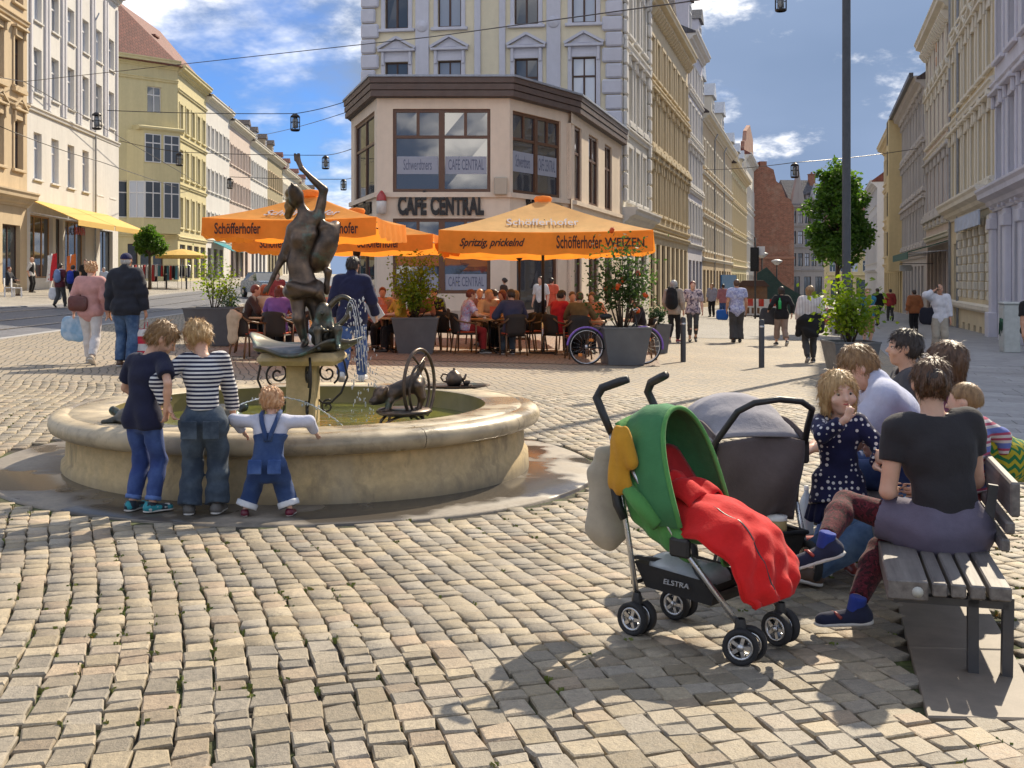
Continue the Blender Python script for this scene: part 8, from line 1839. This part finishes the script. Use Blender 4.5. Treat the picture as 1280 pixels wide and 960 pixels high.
# man in light blue
at, loc, wl = place(2.36, 6.4, 80)
m1 = person('man in light blue shirt leaning forward on the bench', at, 1.78, R(80), .012, b=1.12, pelvis=(0, 0, .46), lean=(22, 0), hunch=10, hair=('short', 'sand'), skin=SKIN_PALE, look=(4, 30, 0), face=True,
    feet=[(-.16, .56, 0, 8), (.10, .50, 0, -6)], hands=[(-.10, .60, .62), (.04, .62, .61)], poles=[(-1, 0, -.6), (1, 0, -.6)], palms=[(.6, 0, -1), (-.6, 0, -1)], top=dict(mat=cloth('shirt_lightblue', 'plain', (.46, .49, .64)), sleeve=.95, hem=-.02, infl=.028, wide=.012, collar=True, wr=.005), bottom=dict(mat=JEAN, infl=.02, len=.95, flare=.01), shoes=SHR)
at, loc, wl = place(2.57, 7.2, 82)
person('woman with short dark hair seated at the far bench end, face in profile', at, 1.70, R(82), .012, pelvis=(0, 0, .46), lean=(2, 0), hair=('short', 'dark'), skin=SKIN, look=(-4, -2, 0), face=True, feet=[(-.10, .45, 0, 0), (.10, .42, 0, 0)], hands=[(-.12, .35, .60), (.12, .35, .60)],
    top=dict(mat=cloth('top_graphite', 'plain', (.05, .05, .06)), sleeve=1.0, hem=.04, infl=.018), bottom=dict(mat=JEAND, infl=.018, len=.95), shoes=SHB)
at, loc, wl = place(2.27, 5.85, 76)
person('woman with long brown hair and stretched jeans legs in the middle of the bench', at, 1.68, R(76), .012, pelvis=(0, 0, .455), lean=(-4, 0), hair=('long', 'brown'), skin=SKIN_PALE, look=(-10, 4, 0), feet=[(-.36, .76, .0, 20, -14), (-.14, .80, .0, 8, -14)], kpoles=[(0, .2, 1), (0, .2, 1)], hands=[(-.16, .26, .66), (.16, .30, .66)],
    top=dict(mat=cloth('top_plum', 'plain', (.16, .05, .10)), sleeve=1.8, hem=.04, infl=.018), bottom=dict(mat=JEANL, infl=.022, len=.96), shoes=SHBR)
at, loc, wl = place(2.30, 5.58, 40)
person('toddler in striped top on the lap of the brown haired woman, seen from behind', at, .82, R(35), .010, hk=.225, leg=.40, b=1.25, ws=.12, pelvis=(0, 0, .575), lean=(4, 0), hair=('crop', 'sand'), skin=SKIN_PALE, look=(30, 6, 0), feet=[(-.08, .22, .38, 0), (.08, .22, .38, 0)], kpoles=[(0, .5, 1), (0, .5, 1)], hands=[(-.14, .14, .70), (.24, -.02, .66)], poles=[(-1, 0, -.4), (1, -.2, -.2)],
    top=dict(mat=cloth('stripes_multi', 'stripes', (.55, .50, .52), (.38, .06, .12), (.12, .16, .45), 36), sleeve=1.8, hem=.05, infl=.016), bottom=dict(mat=cloth('trousers_rose', 'plain', (.35, .10, .14)), infl=.015, len=.95), shoes=None)
S = Sdf(); S.cone((0, 0, 0), (.16, .02, -.12), .085, .11, .05, (0, 1, 0), .8); S.cone((.16, .02, -.12), (.22, .03, -.16), .11, .07, .04); S.disp = wrinkle(.006, 25, 4); o = sdf_obj('cushion_bag', S, .011, cloth('chevron_green', 'chevron', (.02, .16, .06), (.42, .36, .03), None, 22)); o.location = pt(1228, 548, 5.75); tag(o, 'green and yellow zigzag knitted bag on the backrest behind the toddler', 'bag')
# girl in dots
at, loc, wl = place(1.755, 6.02, 172)
hm_, hl_ = loc(1060, 512, 5.76), loc(1103, 590, 5.78)
girl = person('blond girl in navy polka dot dress holding her hand to her mouth', at, 1.08, R(172), .0085, hk=.205, leg=.45, b=.90, ws=.098, hair=('bob', 'blond'), skin=SKIN_PALE, look=(14, 2, 4), face=True, feet=[(-.06, 0, 0, 8), (.06, .02, 0, -8)], hands=[(hl_[0]+.03, hl_[1]-.02, hl_[2]+.02), (hm_[0]+.005, hm_[1]-.015, hm_[2]-.05)],
    poles=[(-1, -.6, -.4), (.9, .2, -.9)], palms=[(0, .4, -1), (0, -1, .1)], hdirs=[(-.6, .5, -.3), (-.35, .1, 1)], curl=(28, 38), top=dict(mat=cloth('dress_dots', 'dots', (.014, .016, .060), (.66, .65, .66), None, 33), sleeve=1.78, hem=-.55, infl=.018, flare=.035, name='dress', neck=.045, wr=.003), shoes=SHR)
f = Sdf()
for k in range(18): a = 2*math.pi*k/18; f.cone((.12*math.cos(a), .10*math.sin(a)-.0, .40), (.165*math.cos(a), .14*math.sin(a), .27), .026, .020, .012, cut='b')
sdf_obj('ruffle', f, .0095, cloth('dress_navy', 'plain', (.014, .016, .060)), girl['o'])
# ---- children at the fountain
at, loc, wl = place(-2.35, 7.12, -26); hp = (-2.150, 7.03, .61)
b1 = person('boy in navy t-shirt and blue jeans at the fountain, head bowed', at, 1.24, R(-26), .0088, hk=.168, leg=.475, b=.84, ws=.098, hw=.92, lean=(4, -2), hunch=8, hair=('boy', 'sand'), skin=SKIN, look=(-46, 34, 0), face=True, feet=[(-.075, -.01, 0, 4), (.075, .01, 0, -28)], hands=[(-.13, .20, .66), wl(hp[0]-.02, hp[1], hp[2]+.06)], poles=[(-1, -.6, 0), (1, -.7, .1)],
    top=dict(mat=cloth('tee_navy', 'plain', (.014, .016, .042)), sleeve=.72, hem=.07, infl=.014, wide=.012, neck=.05), bottom=dict(mat=cloth('jeans_bright', 'denim', (.028, .052, .18), (.065, .115, .29)), infl=.011, len=.93, cuff=cloth('cuff_blue', 'plain', (.10, .17, .40)), cuffh=.10), shoes=SHT)
at, loc, wl = place(-1.955, 7.10, 4)
b2 = person('boy in striped long sleeve shirt and dark jeans at the fountain', at, 1.26, R(4), .0088, hk=.168, leg=.47, b=.82, ws=.096, lean=(6, -3), hunch=10, hair=('boy', 'blond'), skin=SKIN, look=(26, 30, -6), face=True, feet=[(-.085, -.02, 0, 6), (.085, .0, 0, -10)], hands=[wl(hp[0], hp[1], hp[2]+.07), (.15, .24, .56)], poles=[(-1, -.4, -.2), (1, -.6, 0)],
    top=dict(mat=cloth('stripes_navy', 'stripes', (.018, .02, .05), (.64, .63, .62), None, 39), sleeve=1.75, hem=.40, infl=.015, wide=.008, neck=.05, wr=.003), bottom=dict(mat=JEAND, infl=.026, len=1.0, flare=.014, wr=.006), shoes=simple('shoe_grey', (.10, .095, .09), .6))
for x in (-.066, .070): part('pocket', MB().bbox(x-.05, x+.05, -.006, .004, -.06, .055, .006), JEAND, b2['o'], (0, -.128, .545))
at, loc, wl = place(-1.54, 7.12, 2)
DEN = cloth('dungarees', 'denim', (.022, .048, .14), (.055, .095, .21))
b3 = person('toddler in denim dungarees leaning on the fountain rim', at, .83, R(2), .0082, hk=.205, leg=.385, b=1.08, ws=.115, hw=1.05, pelvis=(0, -.06, .315), lean=(20, 0), hunch=4, hair=('baby', 'strawberry'), skin=SKIN_PALE, look=(12, 8, 0), feet=[(-.145, -.06, 0, 10, 4), (.135, -.04, 0, -10)], hands=[(-.19, .14, .50), (.27, .16, .49)], poles=[(-1, -.3, .5), (.6, -.4, .6)], palms=[(0, 0, -1), (0, 0, -1)], curl=(8, 12),
    top=dict(mat=cloth('shirt_baby', 'plain', (.55, .56, .66)), sleeve=1.8, hem=.5, infl=.014), bottom=dict(mat=DEN, infl=.024, len=.86, flare=.012, waist=.66, tin=.021, cuff=cloth('cuff_white', 'plain', (.6, .62, .66)), cuffh=.26), shoes=simple('shoe_burgundy', (.12, .012, .03), .35))
M3 = b3['M'].inverted(); c = M3 @ b3['chest']; nk = M3 @ b3['neck']; s0, s1 = M3 @ b3['sh'][0], M3 @ b3['sh'][1]
for s, sp in ((-1, s0), (1, s1)):
    q = lambda t: (sp.x*.62*(1-t)+s*-.01*t+s*.012, c.y-.115+.03*t-.0, c.z+.06-.10*t) if t < 5 else 0
    part('strap', MB().tube([(sp.x*.58, sp.y+.02, sp.z+.058), (sp.x*.58, sp.y-.045, sp.z+.045), (sp.x*.45, sp.y-.085, sp.z-.0), (sp.x*.18, sp.y-.118, sp.z-.07), (sp.x*.12, sp.y-.13, sp.z-.11)], .015, 7), DEN, b3['o'])
for x in (-.06, .06): part('pocket', MB().bbox(x-.042, x+.042, -.006, .006, -.045, .045, .005).xform(Matrix.Rotation(R(-10), 4, 'X')), cloth('dungaree_pocket', 'denim', (.03, .07, .22), (.08, .14, .32)), b3['o'], (0, -.185, .33))
# ---- pushchairs
ALU = simple('aluminium', (.55, .56, .58), .3, .08, metal=.9); PLB = simple('plastic_black', (.018, .018, .02), .45, .1); GRN = cloth('fabric_green', 'plain', (.09, .28, .075)); GRND = cloth('fabric_green_dark', 'plain', (.055, .20, .08)); REDF = cloth('fleece_red', 'plain', (.60, .012, .012)); MESHB = simple('mesh_black', (.02, .02, .022), .8, .2); GRNI = cloth('fabric_lime_lit', 'plain', (.14, .28, .03))
def wheel(parent, x, y, r, rot, wd=.022, name='wheel'):
    M = Matrix.Translation((x, y, r)) @ Matrix.Rotation(rot, 4, 'Z') @ Matrix.Rotation(R(90), 4, 'X')
    w = part(name, MB().lathe([(r*.70, -wd*.6), (r*.9, -wd), (r, -wd*.5), (r, wd*.5), (r*.9, wd), (r*.70, wd*.6), (r*.70, -wd*.6)], 26).xform(M), RUB, parent)
    m = MB().lathe([(r*.71, -wd*.7), (r*.71, wd*.7), (r*.58, wd*.7), (r*.58, -wd*.7), (r*.71, -wd*.7)], 22).lathe([(0, -wd*.85), (r*.2, -wd*.8), (r*.2, wd*.8), (0, wd*.85)], 12)
    for k in range(5): a = k*2*math.pi/5; m.bar((r*.15*math.cos(a), r*.15*math.sin(a), 0), (r*.62*math.cos(a), r*.62*math.sin(a), 0), r*.2, wd*1.2, (0, 0, 1))
    m.xform(M); part('rim', m, ALU, w); return w
so1 = Vector((.65, 4.97)); st = empty('pushchair', (so1.x, so1.y, G(*so1)), R(-43.8), 'green umbrella pushchair with bright red footmuff', 'pushchair')
W2 = .155
for s in (-1, 1):
    for d in (-.032, .032): wheel(st, 0, s*W2+d, .072, R(4)); wheel(st, .53+s*-.01, s*W2+d, .072, R(-18*s+10))
    part('axle', MB().tube([(0, s*W2-.05, .072), (0, s*W2+.05, .072)], .010, 7).tube([(.525, s*W2-.05, .072), (.525, s*W2+.05, .072)], .010, 7).lathe([(.024, 0), (.026, .06), (.018, .10)], 10, (.52, s*W2, .075)).lathe([(.022, 0), (.024, .07), (.016, .1)], 10, (0, s*W2, .08)), PLB, st)
    part('rear_tube', MB().tube([(.0, s*W2, .15), (-.035, s*.168, .40), (-.10, s*.185, .78), (-.115, s*.19, .86)], .0125, 9), ALU, st)
    part('front_tube', MB().tube([(-.115, s*.19, .86), (.04, s*.185, .66), (.25, s*.175, .42), (.51, s*W2, .15)], .0125, 9), ALU, st)
    part('handle', MB().tube([(-.115, s*.19, .86), (-.165, s*.19, .95), (-.20, s*.188, 1.01), (-.175, s*.18, 1.055), (-.10, s*.155, 1.085), (-.06, s*.14, 1.10)], [.016, .019, .020, .020, .020, .018], 10), PLB, st)
    part('joint', MB().bbox(.20, .30, s*.19-.016, s*.19+.016, .38, .46, .01), PLB, st)
part('cross_strut', MB().bar((-.02, -.15, .33), (.36, .15, .28), .022, .016).bar((-.02, .15, .33), (.36, -.15, .28), .022, .016).bar((-.02, -.16, .22), (-.02, .16, .22), .018, .018).bar((.40, -.15, .245), (.40, .15, .245), .018, .018), PLB, st)
part('basket', MB().add([(-.02, -.150, .31), (.40, -.145, .285), (.40, .145, .285), (-.02, .150, .31), (.02, -.12, .20), (.35, -.11, .18), (.35, .11, .18), (.02, .12, .20)], [(4, 5, 6, 7), (7, 6, 5, 4), (0, 1, 5, 4), (1, 2, 6, 5), (2, 3, 7, 6), (3, 0, 4, 7)]), MESHB, st)
letters('print', 'ELSTRA', .030, simple('print_pale', (.35, .35, .36), .6, 0, bump=0), st, (.20, -.146, .250), (R(78), 0, R(1)), sx=1.3)
# seat sling
def seat(u, v):
    prof = [(-.12, .93), (-.06, .74), (.0, .56), (.05, .44), (.11, .395), (.24, .415), (.37, .425), (.40, .34)]; t = v*(len(prof)-1); i = min(len(prof)-2, int(t)); q = t-i; x = prof[i][0]+(prof[i+1][0]-prof[i][0])*q; z = prof[i][1]+(prof[i+1][1]-prof[i][1])*q; y = (u-.5)*2; e = abs(y)**3*min(1, max(0, v-.12)*4); return (x+.03*e, y*.160, z-.03*max(0, .12-v)*8*abs(y)+.05*e+.006*math.sin(v*30+u*5))
shell('seat', seat, 14, 36, .012, GRN, st)
for s in (-1, 1):   # side wings between frame and seat
    def wing(u, v, s=s):
        top = lerp3((-.11, s*.172, .83), (.27, s*.175, .47), u); bot = lerp3((-.02, s*.16, .50), (.28, s*.16, .36), u); p = lerp3(top, bot, v); return (p[0], p[1]+s*(.018*math.sin(math.pi*v)+.006*math.sin(u*22)), p[2]-.02*math.sin(math.pi*u)*v)
    shell('side_panel', wing, 16, 10, .008, GRN, st)
def hood(u, v):
    a = math.pi*u; sa = math.sin(a)**.62; c = math.cos(a); base = (.05-.20*sa, -.172*c, .50+.39*sa); rim = (.255-.16*sa, -.195*c, .50+.475*sa); p = lerp3(base, rim, v); bl = math.sin(math.pi*v)
    return (p[0]-.02*bl*sa, p[1]*(1+.10*bl), p[2]+.035*bl*sa+.003*math.sin(v*20+u*9))
shell('hood', hood, 34, 14, .007, GRND, st)
part('hood_rim', MB().tube([tuple(hood(i/34, 1.0)) for i in range(35)], .011, 7), GRN, st)
shell('lime_light_patch', lambda u, v: tuple(Vector(seat(.12+.76*u, .04+.36*v))+Vector((.016, 0, .006))), 10, 12, .004, GRNI, st)  # added patch, its lime colour stands in for light coming through the hood
part('arm_bumper', MB().tube([(-.02, -.205, .64), (.06, -.215, .58), (.15, -.21, .50)], [.030, .036, .030], 10), GRN, st)
PTH = [(.07, .635, .125), (.14, .588, .15), (.25, .568, .185), (.36, .552, .205), (.45, .525, .215), (.52, .465, .215), (.565, .385, .21), (.585, .30, .20), (.59, .245, .17)]
def muff(u, v):
    t = v*(len(PTH)-1); i = min(len(PTH)-2, int(t)); q = t-i; q = q*q*(3-2*q)*.5+q*.5; x, z, w = [PTH[i][k]+(PTH[i+1][k]-PTH[i][k])*q for k in range(3)]; sd = (u-.5)*2; w *= 1+.05*math.sin(v*17+1)*abs(sd)
    dr = .085*abs(sd)**2.6*(1-.75*max(0, v-.5)*2); f = .011*math.sin(v*21+3.2*sd)*math.sin(2.2*sd+.6)+.008*math.sin(11*sd+5*v+2*math.sin(v*9))*(.35+v)+.005*math.sin(31*v-9*sd)
    return (x+(.03*(1-sd*sd)+f*1.2)*max(0, v-.35)*1.2-.05*abs(sd)**3*max(0, v-.5), sd*w, z-dr+.05*(1-sd*sd)*(1-v)+f*(1-.6*v))
fm = shell('footmuff', muff, 34, 64, .014, REDF, st)
part('zip', MB().tube([tuple(Vector(muff(.30, .25+.72*i/30))+Vector((.006, 0, .006))) for i in range(31)], .008, 6), PLB, fm)
part('hem', MB().tube([muff(i/24, 1.0) for i in range(25)], .010, 7).tube([muff(0, i/40) for i in range(41)], .009, 6).tube([muff(1, i/40) for i in range(41)], .009, 6), REDF, fm)
shell('collar_fold', lambda u, v: tuple(Vector(muff(.15+.7*u, .10+.14*v))+Vector((-.02+.03*v, 0, .012+.035*math.sin(math.pi*v)+.012*math.sin(u*9)))), 18, 8, .010, REDF, fm)
def muffback(u, v): y = (u-.5)*2; return (-.02+.20*v-.02*(1-y*y), y*.15, .80-.24*v-.04*abs(y)+.01*math.sin(u*9))
shell('footmuff_back', muffback, 12, 10, .02, cloth('fleece_red_dark', 'plain', (.36, .010, .012)), st)
part('harness', MB().bar((.11, -.06, .63), (.21, .02, .615), .03, .006), simple('strap_grey', (.34, .36, .42), .6), st)
# things on the pushchair
S = Sdf(); S.cone((0, 0, 0), (-.01, 0, -.20), .05, .062, .03, (0, 1, 0), .5); S.cone((.02, .0, -.02), (.055, 0, -.11), .03, .028, .02); S.disp = lambda X, Y, Z: .0022*np.sin(X*110+3*np.sin(Z*12))+.002*np.sin(Z*40+X*30); o = sdf_obj('mustard_cloth', S, .008, cloth('knit_mustard', 'plain', (.55, .27, .025))); o.location = st.matrix_basis @ Vector((-.04, -.215, .86)); o.rotation_euler = (0, 0, R(-43.8)); tag(o, 'mustard yellow cloth hung on the side of the green pushchair', 'cloth')
S = Sdf(); S.cone((0, 0, -.10), (0, 0, -.10), .07, None, .04, (0, 1, 0), .35); S.cone((0, 0, -.06), (-.02, 0, -.34), .075, .105, .04, (0, 1, 0), .4); S.disp = wrinkle(.007, 24, 6); o = sdf_obj('tote_bag', S, .010, cloth('canvas_beige', 'plain', (.42, .37, .29))); o.location = st.matrix_basis @ Vector((-.19, -.10, .78)); o.rotation_euler = (0, 0, R(-10)); part('strap', MB().tube([(.03, 0, -.06), (.04, .01, .10), (-.02, .01, -.05)], .008, 6), MATS['canvas_beige'], o); tag(o, 'beige tote bag hanging behind the green pushchair', 'bag')
S = Sdf(); S.cone((.08, -.02, .27), (.24, .02, .26), .085, .09, .03, (0, 0, 1), .8); S.disp = wrinkle(.012, 45, 2); o = sdf_obj('plastic_bag', S, .011, simple('plastic_white', (.55, .57, .58), .25, .2)); o.matrix_basis = st.matrix_basis; tag(o, 'crumpled white plastic bag in the basket of the green pushchair', 'bag')
part('cup_strap', MB().tube([(-.03, -.205, .50), (-.06, -.215, .56), (-.085, -.21, .66), (-.09, -.20, .74)], [.02, .022, .022, .018], 8), PLB, st)
# second pushchair, grey mauve, seen from behind
GM = cloth('fabric_mauve', 'plain', (.105, .082, .080)); GML = cloth('fabric_grey', 'plain', (.27, .26, .29)); so2 = pt(948, 0, 5.75); s2_ = empty('pushchair', (so2.x, so2.y, G(so2.x, so2.y)), R(16), 'grey and mauve hooded pushchair standing behind the green one', 'pushchair')
# local frame: x right, y away from the viewer
part('handle', MB().tube([(-.265, .02, .62), (-.262, -.05, .74), (-.20, -.16, .90), (-.13, -.20, .945), (0, -.21, .96), (.13, -.20, .945), (.215, -.16, .90), (.255, -.05, .80), (.26, .0, .66)], .0165, 10), PLB, s2_)
for s in (-1, 1):
    part('frame_tube', MB().tube([(s*.262, .0, .66), (s*.25, .12, .42), (s*.23, .34, .12)], .014, 8), ALU, s2_); part('rear_tube', MB().tube([(s*.25, .10, .50), (s*.24, .0, .30), (s*.235, -.08, .14)], .014, 8), ALU, s2_); part('clip', MB().bbox(s*.262-.02, s*.262+.02, -.03, .03, .60, .72, .01), PLB, s2_)
    wheel(s2_, s*.235, -.10, .11, R(90), .022); wheel(s2_, s*.22, .36, .085, R(90), .02)
def hood2(u, v):
    a = math.pi*u; return (-.25*math.cos(a), .02+.46*v-.05*math.sin(a)*(1-v), .72+(.035+.215*math.sin(math.pi*min(1, v*.74)))*math.sin(a)**.6-.04*v+.006*math.sin(v*22+u*6))
shell('hood', hood2, 26, 18, .01, GML, s2_)
def back2(u, v): y = (u-.5)*2; return (y*(.25-.05*v), -.01-.07*math.sin(math.pi*v)*(1-y*y)-.02*math.sin(v*5+u*7), .748-.42*v-.03*abs(y)**2.2*(1-v)+.02*math.sin(u*11)*v)
shell('back_panel', back2, 18, 18, .012, GM, s2_)
for s in (-1, 1): shell('side_panel', lambda u, v, s=s: (s*(.25-.03*v), .0+.40*u, .76-.36*v+.06*math.sin(math.pi*u)), 8, 8, .01, GM, s2_)
part('seat', MB().bbox(-.19, .19, .0, .40, .38, .43, .02), GM, s2_)
part('basket', MB().add([(-.21, -.12, .27), (.21, -.12, .27), (.20, .32, .25), (-.20, .32, .25), (-.18, -.08, .14), (.18, -.08, .14), (.18, .3, .14), (-.18, .3, .14)], [(4, 5, 6, 7), (7, 6, 5, 4), (0, 1, 5, 4), (1, 2, 6, 5), (2, 3, 7, 6), (3, 0, 4, 7)]), MESHB, s2_); part('basket_rim', MB().tube([(-.21, -.12, .27), (.21, -.12, .27), (.20, .32, .25), (-.20, .32, .25)], .012, 7, closed=True), PLB, s2_)
o = empty('storage_jar', s2_.matrix_basis @ Vector((.07, -.06, .19)), 0, 'cream tin with red band in the basket of the mauve pushchair', 'tin'); part('tin', MB().lathe([(0, 0), (.052, 0), (.052, .15), (.05, .155), (0, .155)], 18), simple('tin_cream', (.48, .38, .18), .4, .2), o); part('band', MB().lathe([(.053, .01), (.0535, .05), (.053, .055)], 18), SHR, o); part('lid', MB().lathe([(.054, .14), (.054, .16), (0, .165)], 18), PORC, o)
S = Sdf(); S.cone((-.10, -.02, .26), (.0, .06, .26), .085, .07, .03); S.disp = wrinkle(.012, 45, 7); o = sdf_obj('plastic_bag', S, .011, MATS['plastic_white']); o.matrix_basis = s2_.matrix_basis; tag(o, 'crumpled clear plastic bag in the basket of the mauve pushchair', 'bag')
S = Sdf(); S.cone((-.33, .10, .60), (-.31, .16, .48), .06, .07, .03, (0, 1, 0), .5); S.disp = wrinkle(.006, 30, 3); o = sdf_obj('pink_cloth', S, .011, cloth('cloth_pink', 'plain', (.45, .14, .36))); o.matrix_basis = s2_.matrix_basis; tag(o, 'pink cloth tucked between the two pushchairs', 'cloth')
b = gp(1008, 668); o = empty('water_bottle', (b.x, b.y-.0, b.z), 0, 'clear water bottle standing on the cobbles by the sneakers', 'bottle'); part('bottle', MB().lathe([(0, .0), (.042, 0), (.044, .02), (.044, .19), (.03, .23), (.014, .26), (.014, .28), (0, .28)], 16), simple('pet_clear', (.42, .48, .55), .08, .05, bump=0), o); part('cap', MB().lathe([(.016, .275), (.016, .30), (0, .30)], 10), PORC, o)
